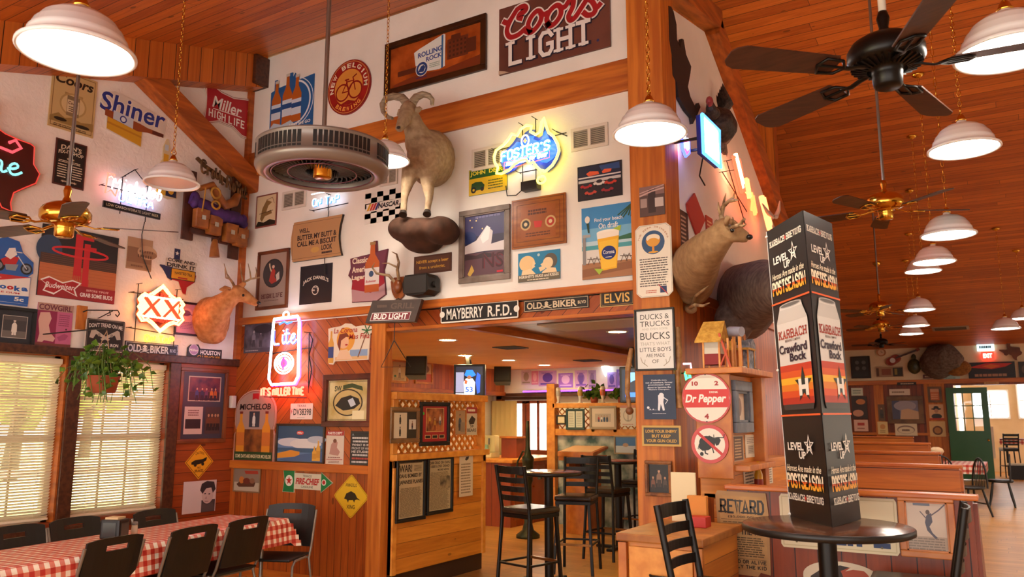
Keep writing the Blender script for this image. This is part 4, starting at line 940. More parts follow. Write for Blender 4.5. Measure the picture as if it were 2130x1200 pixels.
for s_ in (1, -1):
    f = lambda u, v: (.5 + s_ * (u - .5), v)
    a.poly([f(.14, .36), f(.2, .32), f(.62, .62), f(.58, .68), f(.26, .48), f(.2, .62), f(.1, .6)], '#b9ae9e'); a.circ(*f(.34, .5), .05, '#8d8276')
a.text('AMERICAN IRON', .5, .80, .7, .10, '#d9d2c6', .03); a.lines(.3, .89, .7, .93, 1, '#b9ae9e'); a.build('hanging_sign', 'black crossed-revolver sign hanging from the iron bracket', 'sign')
# number-plate style signs
def bikerplate(pl, r, lb, c1, c2, tc):
    a = sign(pl, *r).board(c1); a.border(.06, .04, tc); a.text('OLD', .17, .5, .24, .56, tc, .03); a.text('BIKER', .64, .5, .36, .56, tc, .03); a.text('BLVD', .9, .5, .12, .26, tc, .02)
    a.circ(.36, .42, .2, tc); a.circ(.33, .42, .05, c1); a.circ(.39, .42, .05, c1); a.rect(.33, .6, .39, .72, tc); a.line([(.28, .8), (.44, .55)], .06, tc); a.line([(.28, .55), (.44, .8)], .06, tc); a.circ(.03, .5, .06, c2); a.circ(.97, .5, .06, c2); return a.build('metal_plate', lb, 'sign')
bikerplate('L', (258, 369, 713, 740), 'dark blue street plate with a skull right under the lager neon', '#1c2340', '#0c0f1c', '#b9c6e0')
a = sign('L', 388, 460, 716, 749).board('#171411', [(0, .3), (.08, .1), (.3, .05), (.36, .3), (1, .28), (1, 1), (0, 1)]); a.circ(.18, .4, .34, '#d9cfe0'); a.circ(.18, .4, .30, '#b08ab4'); a.text('Miller', .18, .42, .26, .16, WHT, .02, .2); a.text('HOUSTON', .66, .52, .58, .28, WHT, .03); a.text('CLUBHOUSE', .62, .83, .66, .24, '#d9902c', .03); a.build('cutout_sign', 'black and orange clubhouse sign at the corner end of the left wall', 'sign')
# framed collage, road diamond, portrait and wall box beside the window
a = framed('L', 369, 470, 766, 921, .035).board('#3c3a48'); a.rect(.14, .07, .9, .44, '#c9b49c'); a.rect(.16, .085, .88, .425, noise_mat('bar_photo', '#3a1a3c', '#8a3a3c', 9, .4)); a.rect(.16, .30, .88, .425, '#3a1e2c')
for k, (u, c) in enumerate(((.34, '#33427a'), (.46, '#232a4a'), (.56, '#6a3a5a'), (.68, '#c46a2a'), (.77, '#b85a26'))): a.person(u, .33, .2, '#c9917a', c, '#20182a')
a.rect(.08, .52, .5, .92, '#cbb0a4'); a.rect(.11, .7, .46, .84, '#2a1e22'); a.lines(.15, .56, .44, .66, 3, '#7a4a48'); a.rect(.56, .52, .92, .92, '#4a3434')
for u in (.64, .72, .80, .86): a.person(u, .74, .26, '#b98a68', '#6a3a24', '#2a1c1c')
a.build('framed_collage', 'tall wood-framed collage of three photographs right of the window', 'framed picture', frame=(.035, .025, noise_mat('frame_oak', '#6a3216', '#8a4a22', 5, .35)))
M_, W_, H_ = wall_rect('L', 384, 443, 925, 997); a = Art(M_, W_, H_, .004); D4 = [(.5, 0), (1, .5), (.5, 1), (0, .5)]; sc = lambda P, k: [(.5 + (x - .5) * k, .5 + (y - .5) * k) for x, y in P]
a.board(mat('#e3981e', .4), D4); a.poly(sc(D4, .93), '#2a1a0c'); a.poly(sc(D4, .89), '#e8a01e'); a.text('CAUTION', .5, .27, .3, .08, '#5a3008', .02, 0, 0, .04); a.poly([(.22, .5), (.34, .44), (.6, .42), (.76, .36), (.74, .46), (.6, .54), (.36, .58), (.22, .56)], '#1c120a'); a.circ(.36, .58, .05, '#1c120a'); a.circ(.62, .56, .05, '#1c120a'); a.text('NO', .5, .66, .12, .06, '#5a3008', .02); a.text('BRAKES', .5, .75, .3, .08, '#5a3008', .02); a.build('road_sign', 'orange diamond caution sign with a black car below the collage', 'sign')
a = sign('L', 380, 448, 1000, 1066, .004).board('#d8c4c0'); a.rect(.56, .62, .98, 1, '#4a4044'); a.ell(.74, .46, .18, .28, '#cdb2ac'); a.poly([(.5, .3), (.54, .1), (.7, .02), (.92, .06), (.98, .3), (.9, .42), (.84, .24), (.68, .26), (.58, .42)], '#352a2e'); a.ell(.66, .42, .03, .018, '#352a2e'); a.ell(.79, .44, .03, .018, '#352a2e'); a.poly([(.70, .5), (.66, .58), (.72, .59)], '#a88a86'); a.line([(.66, .66), (.77, .67)], .015, '#7a4a4c'); a.poly([(.56, .98), (.6, .72), (.74, .78), (.9, .70), (.98, .98)], '#5a4e50'); a.build('poster', 'pale portrait poster of a dark-haired person below the orange diamond', 'poster')
b = MB(); b.box((-7.098, 5.715, 1.53), (-7.04, 5.77, 1.66), mat('#dcd0c6', .4), .008); o = tag(b.build('sensor_box', None, (-7.07, 5.74, 1.6)), 'small white box in the wall corner above the panelling', 'sensor')
# ------------------------------------------------------------------ carved saddle sign
M_, W_, H_ = wall_rect('L', 372, 507, 345, 545, .06); root = bpy.data.objects.new('saddle_display', None); COL.objects.link(root); root.matrix_world = M_
tag(root, 'carved wooden saddle display with four leather bags on purple cloth', 'wall decoration')
SP = lambda u, v, z=0: Vector(((u - .5) * W_, (.5 - v) * H_, z)); LEA = noise_mat('leather_tan', '#8a4f1e', '#b06a2a', 9, .45); LEAD = noise_mat('leather_dark', '#3c1c10', '#5a2a16', 9, .45); PUR = noise_mat('purple_cloth', '#3a1f5a', '#55307c', 12, .7)
b = MB()
for u0, u1, v0, v1 in ((.04, .20, .12, .83), (.76, .92, .05, .93)): b.box(SP(u0, v1, 0), SP(u1, v0, .03), LEAD, .006)
b.build('post', root)
b = MB(); bw = noise_mat('old_wood', '#3a2412', '#6a4a26', 8, .5)
b.tube([SP(.17, -.02, .04), SP(.3, .04, .04), (SP(.55, .1, .04)), SP(.8, .18, .04), SP(.98, .2, .04)], .022, bw, 8); b.build('beam', root)
b = MB()
for st in strokes('Crown Royal', 1): b.tube([SP(.22 + p[0] * .74, .115 + .16 * p[0] - p[1] * .13, .07) for p in st], .013, noise_mat('carved_letters', '#4a3016', '#7a562c', 12, .5), 6)
b.build('carved_lettering', root)
b = MB(); b.tube([SP(.1, .42, .05), SP(.3, .46, .07), SP(.55, .52, .08), SP(.8, .5, .07), SP(.97, .55, .05)], [(.05, .05), (.07, .08), (.08, .09), (.07, .07), (.045, .05)], PUR, 10); b.ell(SP(.16, .42, .06), (.05, .09, .06), PUR); b.ell(SP(.92, .5, .06), (.05, .06, .06), PUR); b.build('purple_cloth', root)
b = MB(); b.tube([SP(.2, .30, .09), SP(.34, .24, .12), SP(.44, .34, .12), SP(.55, .42, .12), SP(.7, .36, .12), SP(.78, .26, .10)], [(.03, .05), (.04, .06), (.05, .06), (.05, .07), (.05, .06), (.03, .04)], LEA, 10); b.build('saddle_seat', root)
b = MB(); b.tube([SP(.36 + .07 * math.cos(k * PI / 5), .33 + .055 * math.sin(k * PI / 5), .18) for k in range(10)], .012, mat('#b8862c', .6), 6, closed=True); b.tube([SP(.38 + .06 * math.cos(k * PI / 5), .45 + .04 * math.sin(k * PI / 5), .17) for k in range(10)], .012, mat('#b8862c', .6), 6, closed=True); b.tube([SP(.22, .3, .16), SP(.2, .42, .17), SP(.18, .55, .17)], .008, mat('#b8862c', .6), 6); b.build('rope', root)
for u, v in ((.24, .60), (.44, .64), (.70, .68), (.87, .70)):
    k = MB(); k.box(SP(u - .095, v + .10, .05), SP(u + .095, v - .09, .13), LEA, .014); k.box(SP(u - .095, v + .0, .13), SP(u + .095, v - .09, .138), LEA, .004); k.build('bag', root)
    q = MB(); q.box(SP(u - .03, v + .02, .138), SP(u + .03, v - .025, .144), mat('#b9b2a0', .3, .8), .002); q.build('buckle', root)
b = MB(); b.box(SP(.46, .80, .04), SP(.56, .7, .06), LEAD, .004); b.tube([SP(.5, .78, .06), SP(.49, .86, .07), SP(.5, .96, .07)], [(.025, .03), (.04, .04), (.055, .05)], LEA, 10); b.build('stirrup', root)
b = MB(); b.box(SP(.14, .76, .02), SP(.6, .7, .06), LEAD, .01); b.box(SP(.58, .80, .02), SP(.72, .56, .05), LEAD, .01); b.build('skirt', root)
# ------------------------------------------------------------------ signs on the main wall, upper part
# blue bottles poster
M_, W_, H_ = wall_rect('M', 565, 653, 152, 275); a = Art(M_, W_, H_, .012)
a.board(mat('#1c5f9c', .35), [(.08, .22), (.08, .05), (.14, .05), (.14, .2), (.38, .18), (.42, .0), (.5, .0), (.5, .1), (.56, .02), (.62, .16), (1, .13), (1, 1), (0, 1), (0, .24)])
a.line([(.55 + .38 * math.cos(q), .52 - .38 * math.sin(q) * .95) for q in [(-1.5 + .15 * k) for k in range(20)]], .03, '#dfe7ee'); a.line([(.52 + .48 * math.cos(q), .52 - .42 * math.sin(q)) for q in [(-1.6 + .15 * k) for k in range(20)]], .014, '#dfe7ee')
for u, v0 in ((.14, .07), (.62, .06), (.40, .0)): bottle(a, u, v0, .84, .22, '#b9601c', '#cfdce8', '#c9c2b4', '#1c4f8c')
a.poly([(0, .86), (.1, .78), (.3, .84), (.5, .8), (.6, .88), (.4, .97), (.1, .99)], '#b9cad6'); a.text('HERE WE GO', .72, .89, .48, .05, WHT, .03, .1); a.build('tin_poster', 'blue poster with three beer bottles in ice at upper left of the sign wall', 'poster')
# round bicycle sign
M_, W_, H_ = wall_rect('M', 685, 773, 127, 238); a = Art(M_, W_, H_, .02); C36 = [(.5 + .5 * math.cos(2 * PI * k / 48), .5 - .5 * math.sin(2 * PI * k / 48)) for k in range(48)]
a.board(mat('#8f1a16', .4), C36); a.circ(.5, .5, .48, '#c98a4c'); a.circ(.5, .5, .465, '#9c1c18'); a.circ(.5, .5, .33, '#d8913c')
a.ring('NEW BELGIUM', .5, .5, .40, .085, 190, -10, CRM, .03); a.ring('BREWING', .5, .5, .40, .075, 225, 315, '#e8a24a', .03)
for u in (.36, .66): a.line([(u + .15 * math.cos(k * PI / 12) * H_ / W_, .58 - .15 * math.sin(k * PI / 12)) for k in range(25)], .03, '#8f1a16')
a.line([(.36, .58), (.46, .40), (.62, .40), (.50, .58), (.36, .58)], .025, '#8f1a16'); a.line([(.66, .58), (.60, .34), (.68, .30)], .025, '#8f1a16'); a.line([(.42, .36), (.5, .36)], .03, '#8f1a16'); a.line([(.50, .58), (.45, .37)], .025, '#8f1a16'); a.poly([(.3, .80), (.5, .74), (.7, .8), (.5, .83)], '#8f1a16')
a.build('round_sign', 'round red and orange bicycle sign behind the grey fan pole', 'sign')
# framed mirror with a torn label
a = framed('M', 804, 1014, 62, 174, .055).board(noise_mat('copper_mirror', '#8a3c14', '#b85a22', 5, .25)); a.poly([(.05, .9), (.3, .8), (.6, .85), (.98, .74), (.98, .98), (.05, .98)], '#7a3210'); a.rect(.64, .2, .86, .66, '#6a3016'); a.rect(.68, .12, .78, .25, '#5a2812'); a.rect(.84, .3, .94, .62, '#5a2812')
for k in range(5):
    for q in range(4): a.rect(.66 + k * .04, .26 + q * .1, .68 + k * .04, .31 + q * .1, '#43200e')
a.rect(.1, .62, .3, .74, '#5a2812'); a.poly([(.28, .28), (.34, .22), (.60, .04), (.62, .06), (.62, .78), (.56, .82), (.40, .78), (.40, .6), (.30, .6)], '#dfe3dc'); a.poly([(.58, .06), (.60, .05), (.60, .80), (.58, .81)], '#3a6a9c')
a.text('ROLLING', .455, .36, .26, .12, '#1c3f8c', .03, 0, .06); a.text('ROCK', .50, .50, .17, .11, '#1c3f8c', .03, 0, .06); a.circ(.37, .70, .17, '#e6e6e0'); a.circ(.37, .70, .155, '#24407c'); a.circ(.37, .70, .10, '#dfe3dc'); a.poly([(.33, .76), (.36, .64), (.39, .62), (.41, .68), (.39, .78)], '#24407c'); a.lines(.45, .62, .58, .74, 3, '#7fa08a'); a.lines(.3, .88, .44, .91, 1, '#3a2a6c', .7)
a.build('framed_mirror', 'wide dark-framed copper mirror sign with a torn white label', 'framed sign', frame=(.055, .03, noise_mat('frame_dark', '#2c180c', '#43260f', 5, .3)))
# big painted brown sign
a = sign('M', 1041, 1271, -14, 128, .02).board('#5f3428'); a.rect(.0, .0, 1, 1, noise_mat('worn_brown', '#5a3126', '#6d3f32', 3, .5))
CO = ([(300, 190), (268, 180), (285, 140), (330, 120), (352, 85), (325, 60), (255, 95), (185, 195), (145, 235), (105, 222)], [(250, 98), (175, 220), (140, 320), (175, 385), (260, 365), (340, 300)],
      [(335, 320), (400, 340), (470, 280), (512, 200), (505, 130), (465, 118), (405, 180), (372, 265), (395, 335)], [(505, 140), (540, 155), (575, 140)], [(575, 250), (605, 278), (665, 240), (715, 160), (712, 85), (670, 65), (605, 120), (570, 200), (590, 270)],
      [(712, 90), (760, 80), (815, 5), (845, 20), (835, 90), (795, 180), (815, 225), (865, 190), (930, 90), (985, 5)], [(985, 5), (1030, 40), (1062, 110), (1040, 165), (985, 180), (945, 150)], [(1060, 120), (1090, 90), (1108, 68)])
cu = lambda P, d=0: [((x - 52) / 1143 + d * .5, (y - 90 + .28 * (x - 52)) / (695 + .031 * (x - 52)) + d) for x, y in P]
for c, w_, d in (('#1c1c30', .118, .016), ('#e9e0d8', .118, 0), ('#a31a20', .076, 0)):
    for st in CO: a.curve(cu(st, d), w_, c)
for c, w_, d in (('#1c1c30', .25, .012), ('#e6e0da', .18, 0)): a.slab('LIGHT', .47 + d * .5, .72 + d, .72, .32, w_, c)
a.circ(.9, .88, .02, '#2a2a55'); a.poly([(0, 1), (0, .94), (.06, .97), (.1, 1)], '#b9a088'); a.build('painted_sign', 'big brown painted beer sign with red script at the top of the wall', 'sign')
# wall vents
def vent(lb, r):
    M, W, H = wall_rect('M', *r); o = bpy.data.objects.new('wall_vent', None); COL.objects.link(o); o.matrix_world = M; tag(o, lb, 'air vent', 'white wall vents')
    b = MB()
    for q in ((-.5, .36, .5, .5), (-.5, -.5, .5, -.36), (-.5, -.36, -.42, .36), (.42, -.36, .5, .36), (-.04, -.36, .04, .36)): b.box((q[0] * W, q[1] * H, 0), (q[2] * W, q[3] * H, .015), mat('#d9cfc0', .4), .002)
    b.build('vent_frame', o); s = MB(); s.box((-.42 * W, -.36 * H, .001), (.42 * W, .36 * H, .003), mat('#2a241e', .6)); s.build('recess', o)
    s = MB()
    for k in range(9):
        y = (-.32 + .08 * k) * H
        s.add([(-.42 * W, y - .004, .003), (.42 * W, y - .004, .003), (.42 * W, y + .004, .013), (-.42 * W, y + .004, .013)], [(0, 1, 2, 3)], mat('#a89c8c', .4))
    s.build('louvre', o)
vent('white wall vent behind the left side of the map-shaped neon', (983, 1046, 306, 352)); vent('white wall vent with a dark smudge above, right of the map-shaped neon', (1189, 1266, 262, 310)); vent('white wall vent peeking out below the grey fan', (589, 638, 396, 434)); vent('white wall vent behind the pendant lamp by the ram', (792, 828, 350, 386))
# map-shaped neon
AUS = [(.02, .50), (.05, .40), (.16, .34), (.24, .26), (.30, .17), (.38, .22), (.44, .12), (.52, .08), (.60, .11), (.58, .2), (.66, .27), (.72, .24), (.75, .08), (.78, .02), (.81, .14), (.85, .28), (.92, .36), (.98, .50), (1.0, .62), (.96, .74), (.90, .84), (.80, .92), (.72, .88), (.66, .80), (.62, .72), (.56, .74), (.52, .66), (.44, .66), (.34, .70), (.26, .78), (.14, .82), (.06, .80), (.08, .70), (.03, .60)]
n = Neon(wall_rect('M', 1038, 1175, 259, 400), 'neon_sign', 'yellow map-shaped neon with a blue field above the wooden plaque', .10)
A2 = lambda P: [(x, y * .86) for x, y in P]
n.back(A2([(.5 + (x - .5) * .94, .5 + (y - .5) * .94) for x, y in AUS]), '#1738a8', .03, .035); b = MB(); b.prism([n.P(*q)[:2] for q in A2([(.5 + (x - .5) * .9, .48 + (y - .5) * .62) for x, y in AUS])], .036, .04, mat('#2458e0', .3, emit=.5)); b.build('glow_panel', n.o)  # blue neon glow on the backing given as panel emission
o = bpy.data.objects[-1] if False else None
n.tube([A2(cl(AUS))], '#fff04a', .013, 8, 'neon_outline'); n.tube([[(.74 + .06 * math.cos(k * PI / 6), .90 + .05 * math.sin(k * PI / 6)) for k in range(13)]], '#fff04a', .011, 8)
n.word("FOSTER'S", .5, .44, .72, .13, '#f0f6ff', .011, 9, 1, .1, rot=.05); n.word("FOSTER'S", .51, .455, .72, .13, '#2a6bff', .008, 5, 1, .1, rot=.05); n.word('Australian for Beer', .52, .565, .62, .085, '#bcd8ff', .006, 6, 1, .2, rot=.05)
n.tube([[(.5 + .055 * math.cos(k * PI / 6), .29 + .085 * math.sin(k * PI / 6)) for k in range(13)]], '#fff0d0', .007, 6); n.tube([[(.48, .29), (.52, .29)], [(.5, .26), (.5, .32)]], '#ff7a3a', .007, 5)
n.tube([[(.18, .55), (.86, .49), (.86, .60), (.18, .66), (.18, .55)]], '#ff6a5a', .004, 2.5); n.tube([[(.2 + .02 * k, .5), (.78, .49)] for k in range(1)], '#3a78ff', .02, 4, z=.05)
n.frame([((-.02, .3), (1.05, .25)), ((.4, .0), (.4, .95)), ((.6, -.05), (.6, .95)), ((.35, .7), (.7, .7)), ((.9, .2), (1.06, .3))])
b = MB(); b.box(n.P(.42, 1.0, .01), n.P(.66, .87, .09), BLACK, .006); b.build('transformer', n.o); b = MB(); b.tube([n.P(.42, .95, .04), n.P(.3, 1.02, .03), n.P(.15, 1.0, .02), n.P(.13, .85, .02)], .005, BLACK, 6); b.build('cable', n.o)
# green and yellow tractor sign
a = sign('M', 977, 1056, 348, 402).board('#1f5a24'); a.rect(0, .36, 1, 1, '#d9b41c'); a.border(.02, .02, '#d9b41c'); a.text('JOHN  DEERE', .5, .18, .92, .20, '#e3cf3a', .03); a.poly([(.06, .78), (.08, .55), (.18, .5), (.34, .52), (.42, .66), (.4, .82), (.08, .84)], '#1f4a20'); a.circ(.13, .80, .12, '#16130f'); a.circ(.36, .80, .08, '#16130f'); a.circ(.13, .80, .05, '#d9b41c'); a.lines(.5, .48, .94, .88, 4, '#4a5a1c', .4); a.build('tin_sign', 'green and yellow tractor sign below the left vent', 'sign')
# racing cars at night
a = sign('M', 1203, 1295, 341, 413, .012).board('#17161c'); a.rect(.02, .03, .98, .42, '#1c2440'); a.poly([(.5, .06), (.95, .04), (.96, .22), (.55, .2)], '#2c4c84'); a.poly([(.2, .24), (.28, .18), (.48, .22), (.5, .3), (.26, .32)], '#e0603c'); a.poly([(.56, .24), (.62, .18), (.78, .2), (.76, .28), (.58, .3)], '#e0603c'); a.rect(.02, .33, .98, .37, '#d9d2d0'); a.rect(.02, .42, .98, .5, '#c9c6c4'); a.rect(.02, .5, .98, .97, '#26222a')
for u, v, c in ((.2, .60, '#b3262a'), (.5, .56, '#d9d4cc'), (.75, .58, '#c43a2a'), (.3, .8, '#c44a3a'), (.68, .78, '#9c2a34')): a.ell(u, v, .14, .06, c); a.ell(u, v - .05, .07, .05, '#2a2a34'); a.circ(u - .08, v + .06, .03, '#0e0d0d'); a.circ(u + .08, v + .06, .03, '#0e0d0d')
a.build('metal_poster', 'dark poster of red racing cars near the pillar', 'poster')
# framed football poster
a = framed('M', 957, 1063, 433, 586, .05).board('#2b2440'); a.rect(0, 0, 1, .35, '#37305e'); a.poly([(0, .5), (.3, .42), (.55, .2), (.7, .3), (.66, .5), (1, .46), (1, .62), (.5, .6), (0, .62)], '#cfc6c4'); a.poly([(.4, .38), (.56, .2), (.64, .24), (.6, .42), (.46, .48)], '#e6e0dc'); a.ell(.1, .36, .2, .1, '#1c2a5c'); a.rect(0, .62, 1, 1, '#5c4048'); a.poly([(0, .62), (.3, .66), (.5, .62), (.8, .68), (1, .62), (1, .7), (0, .72)], '#3a2a30'); a.text('NS', .70, .76, .5, .24, '#6a2430', .03); a.text('NS', .70, .76, .5, .24, '#43282e', .0)
for u, v in ((.15, .08), (.3, .1), (.45, .24), (.2, .2), (.33, .06)): a.circ(u, v, .012, '#f0d08a')
a.lines(.25, .03, .95, .07, 1, '#6a6490', .8); a.poly([(.1, .95), (.2, .8), (.26, .9), (.16, .99)], '#c9a24a'); a.rect(.8, .93, .94, .96, '#c42a3a'); a.build('framed_poster', 'tall grey-framed football player poster on the sign wall', 'framed picture', frame=(.05, .025, noise_mat('frame_weathered', '#6a5a4c', '#86766a', 8, .5)))
# carved plaque
a = sign('M', 1067, 1179, 410, 555 - 42, .02).board(noise_mat('plaque_wood', '#8a4a1c', '#a8642a', 4, .3, stretch=(1, 6, 1))); a.border(.03, .012, '#5a2c10'); a.border(.12, .012, '#6a3614'); a.rect(.18, .17, .82, .84, noise_mat('plaque_field', '#96501f', '#a35a24', 4, .35)); a.lines(.3, .24, .7, .36, 2, '#5a2a10', .7)
for u, c in ((.27, '#2c2418'), (.73, '#b3301c')): a.circ(u, .53, .12, '#c9a46a'); a.circ(u, .53, .085, c); a.circ(u, .53, .04, '#d9c090')
a.poly([(.42, .48), (.58, .50), (.56, .62), (.44, .62)], '#c4281c'); a.lines(.25, .70, .78, .80, 2, '#5a2a10'); a.build('wooden_plaque', 'square wooden plaque with two round emblems', 'plaque', frame=(.0001, .021, PINEDK) if False else None)
# blue candy sign: two children kissing
a = sign('M', 1079, 1166, 523, 584, .008).board('#1f7fa6'); a.ell(.22, .38, .19, .27, '#e9c48a'); a.poly([(.06, .92), (.1, .62), (.3, .56), (.42, .74), (.42, .92)], '#ecd0a0'); a.poly([(.36, .3), (.43, .4), (.39, .46), (.42, .52), (.34, .56)], '#ecd0a0'); a.ell(.78, .36, .16, .26, '#5c5448'); a.ell(.72, .42, .12, .19, '#ecd0a0'); a.poly([(.58, .92), (.58, .72), (.72, .58), (.9, .62), (.96, .92)], '#ecd0a0'); a.poly([(.62, .38), (.54, .46), (.58, .52), (.5, .56), (.54, .7), (.66, .62)], '#ecd0a0'); a.circ(.5, .12, .05, '#b9d0c8'); a.rect(0, .76, 1, 1, '#6a604c'); a.text("HERSHEY'S HUGS and KISSES", .5, .83, .94, .10, '#f0e6cc', .02); a.lines(.2, .92, .8, .97, 1, '#e6dcc0', .6); a.build('tin_sign', 'small blue sign of two children about to kiss', 'sign')
# beach draught poster
a = sign('M', 1212, 1319, 427, 578, .012).board('#5fa6cf'); a.rect(0, 0, 1, .3, '#3f8cc4'); a.rect(0, .3, 1, .48, '#74b4d6'); a.rect(0, .48, 1, .54, '#b9d6de'); a.rect(0, .54, 1, .60, '#4aa0a8'); a.rect(0, .60, 1, .78, '#e0dace'); a.poly([(.7, .46), (1, .42), (1, .50), (.7, .5)], '#2f6a4a'); a.rect(0, .78, 1, 1, '#a8744c'); a.poly([(0, .86), (1, .8), (1, .9), (0, .97)], '#8f5e3c')
for k in range(7): a.line([(1.0, .02), (.72 + .05 * k, .16 + .02 * (k % 3))], .018, '#2c5236')
a.text('Find your beach.', .54, .20, .56, .065, WHT, .008); a.text('On draft.', .54, .28, .40, .075, WHT, .012)
a.poly([(.30, .38), (.74, .36), (.68, .88), (.38, .90)], '#f0b420'); a.poly([(.34, .5), (.7, .48), (.66, .86), (.39, .88)], '#f4c43a'); a.ell(.52, .375, .22, .035, '#f7f0e0'); a.poly([(.30, .38), (.74, .36), (.73, .44), (.31, .46)], '#f4ead8'); a.ell(.53, .66, .14, .095, '#1c2f72'); a.text('Corona', .53, .65, .22, .05, WHT, .01); a.lines(.46, .71, .6, .73, 1, WHT); a.poly([(.62, .34), (.78, .30), (.76, .38)], '#a8c43a'); a.poly([(.24, .86), (.42, .88), (.34, .95)], '#a8c43a')
a.ell(.12, .17, .05, .05, '#e3ded0'); a.poly([(.10, .22), (.15, .22), (.16, .36), (.13, .36)], '#24402c'); a.rect(.02, .38, .08, .8, '#8f8a86'); a.rect(.02, .38, .18, .42, '#a8a49e')
for u in (.18, .3, .82, .92): a.line([(u - .06, .80), (u, .70), (u + .06, .80)], .01, '#5a4636'); a.line([(u - .07, .72), (u + .07, .74)], .01, '#5a4636')
a.build('tin_poster', 'bright beach poster with a glass of pale beer', 'poster')
# brown joke plaque and speaker
a = sign('M', 863, 940, 530, 568, .012).board('#5f3a28'); a.border(.05, .03, '#43261a'); a.text('NEVER accept a beer', .5, .36, .86, .22, '#d9a23a', .02); a.text('from a urologist.', .5, .68, .7, .22, '#d9a23a', .02); a.build('wooden_plaque', 'brown plaque with yellow joke lettering above the black speaker', 'plaque')
M_, W_, H_ = wall_rect('M', 861, 924, 577, 619); o = bpy.data.objects.new('wall_speaker', None); COL.objects.link(o); o.matrix_world = M_; tag(o, 'black speaker on the wall below the joke plaque', 'speaker')
b = MB(); q = [(-.5, .1), (-.46, -.34), (-.3, -.5), (.3, -.5), (.5, -.3), (.5, .3), (.4, .5), (-.4, .5)]; b.prism([(x * W_ * .86, y * H_) for x, y in q], .03, .2, BLACK); b.build('body', o); b = MB(); b.box((-.36 * W_, -.42 * H_, .2), (.36 * W_, .42 * H_, .206), mat('#26221e', .7), .003); b.build('grille', o); b = MB(); b.box((-.03, -.03, 0), (.03, .03, .04), BLACK); b.cyl((.42 * W_, 0, .11), (.5 * W_, 0, .11), .03, BLACK); b.build('bracket', o)
# chequered race banner
a = sign('M', 760, 836, 397, 461, .004).board('#e6e0d4')
for i in range(6):
    for j in range(6):
        if (i + j) % 2 == 0: a.k -= 1; a.rect(i / 6, j / 6, (i + 1) / 6, (j + 1) / 6, '#24201c')
a.k += 2; a.poly([(.04, .36), (.94, .34), (.94, .60), (.2, .62), (.04, .56)], '#e6e0d4')
for k, c in enumerate(('#d9a21c', '#c43a1c', '#b01c2c', '#3a2a6c')): a.poly([(.05 + .075 * k, .58), (.13 + .075 * k, .36), (.19 + .075 * k, .36), (.11 + .075 * k, .58)], c)
a.text('NASCAR', .66, .47, .56, .16, '#1c1a24', .04, .25); a.build('banner', 'black and white chequered racing banner left of the ram', 'banner')
# fish print
a = framed('M', 534, 577, 405, 472, .012).board('#d9c39a'); a.poly([(.2, .75), (.3, .4), (.5, .15), (.78, .25), (.6, .35), (.5, .55), (.75, .5), (.8, .62), (.45, .68), (.3, .85)], '#8a6a3c'); a.line([(.15, .58), (.85, .52)], .02, '#4a3018'); a.poly([(.0, .95), (.1, .82), (.4, .88), (.7, .80), (1, .88), (1, 1), (0, 1)], '#2c2416'); a.line([(.5, .15), (.8, .1), (.9, .3)], .015, '#4a3018'); a.build('framed_print', 'small tan print of a leaping fish by the wall corner', 'framed picture', frame=(.012, .012, mat('#8a4a3c', .4)))
# wavy biscuit sign
a = sign('M', 610, 719, 456, 539, .03); P_ = [(.03 * 0 + .04 * math.sin(PI * k / 10) * -1 + .04, k / 10) for k in range(11)]; L_ = [(.05 - .05 * math.sin(PI * k / 10), k / 10) for k in range(11)]; R_ = [(.97 - .06 * math.sin(PI * k / 10), k / 10) for k in range(11)]
a.board(mat('#b88a5a', .5), L_[::-1][:] + R_, side=mat('#2a1a10', .5)); a.border(.06, .008, '#6a4424'); a.text('WELL,', .26, .26, .20, .13, '#2c180c', .03); a.text('BUTTER MY BUTT &', .5, .42, .74, .13, '#2c180c', .03); a.text('CALL ME A BISCUIT', .5, .58, .74, .13, '#2c180c', .03); a.text('LOOK', .70, .74, .2, .13, '#2c180c', .03); a.ell(.48, .77, .08, .07, '#c99a4a'); a.lines(.6, .84, .82, .90, 1, '#2c180c', .8); a.build('wavy_sign', 'tan wavy-edged biscuit joke sign', 'sign')
# framed girl-on-the-moon mirror
a = framed('M', 537, 602, 521, 643, .03).board('#a08a7c'); a.circ(.5, .38, .27, '#2a2628'); a.circ(.5, .38, .245, '#3a3436'); a.line([(.36 + .0 * k + .22 * (1 - math.cos(k * PI / 8)) * .5, .2 + k * .045) for k in range(8)], .03, '#d9c8a4'); a.poly([(.36, .52), (.42, .36), (.5, .28), (.58, .34), (.56, .46), (.66, .54), (.46, .58)], '#b3382c'); a.ell(.5, .26, .05, .03, '#d9b09a'); a.poly([(.6, .42), (.72, .36), (.74, .5), (.64, .54)], '#c9c0b4'); a.slab('HIGH LIFE', .5, .80, .74, .07, .22, '#5a1c1c'); a.lines(.2, .88, .8, .9, 1, '#6a4a40'); a.build('framed_mirror', 'tall framed mirror with a red figure in a dark disc', 'framed sign', frame=(.03, .025, noise_mat('frame_brown', '#5a2c14', '#7c4220', 5, .35)))
# black whiskey banner
a = sign('M', 625, 691, 551, 631, .006).board('#12121a'); a.border(.03, .006, '#2a2a34'); a.text("JACK DANIEL'S", .5, .46, .8, .12, '#e6dccb', .025, 0, 0, .12); a.circ(.5, .66, .12, '#e6dccb'); a.circ(.5, .66, .10, '#12121a'); a.text('No', .44, .65, .10, .06, '#e6dccb', .03); a.text('7', .58, .66, .06, .08, '#e6dccb', .03); a.text('OLD', .5, .59, .10, .03, '#e6dccb', .02); a.build('banner', 'black whiskey banner with white arched lettering', 'banner')
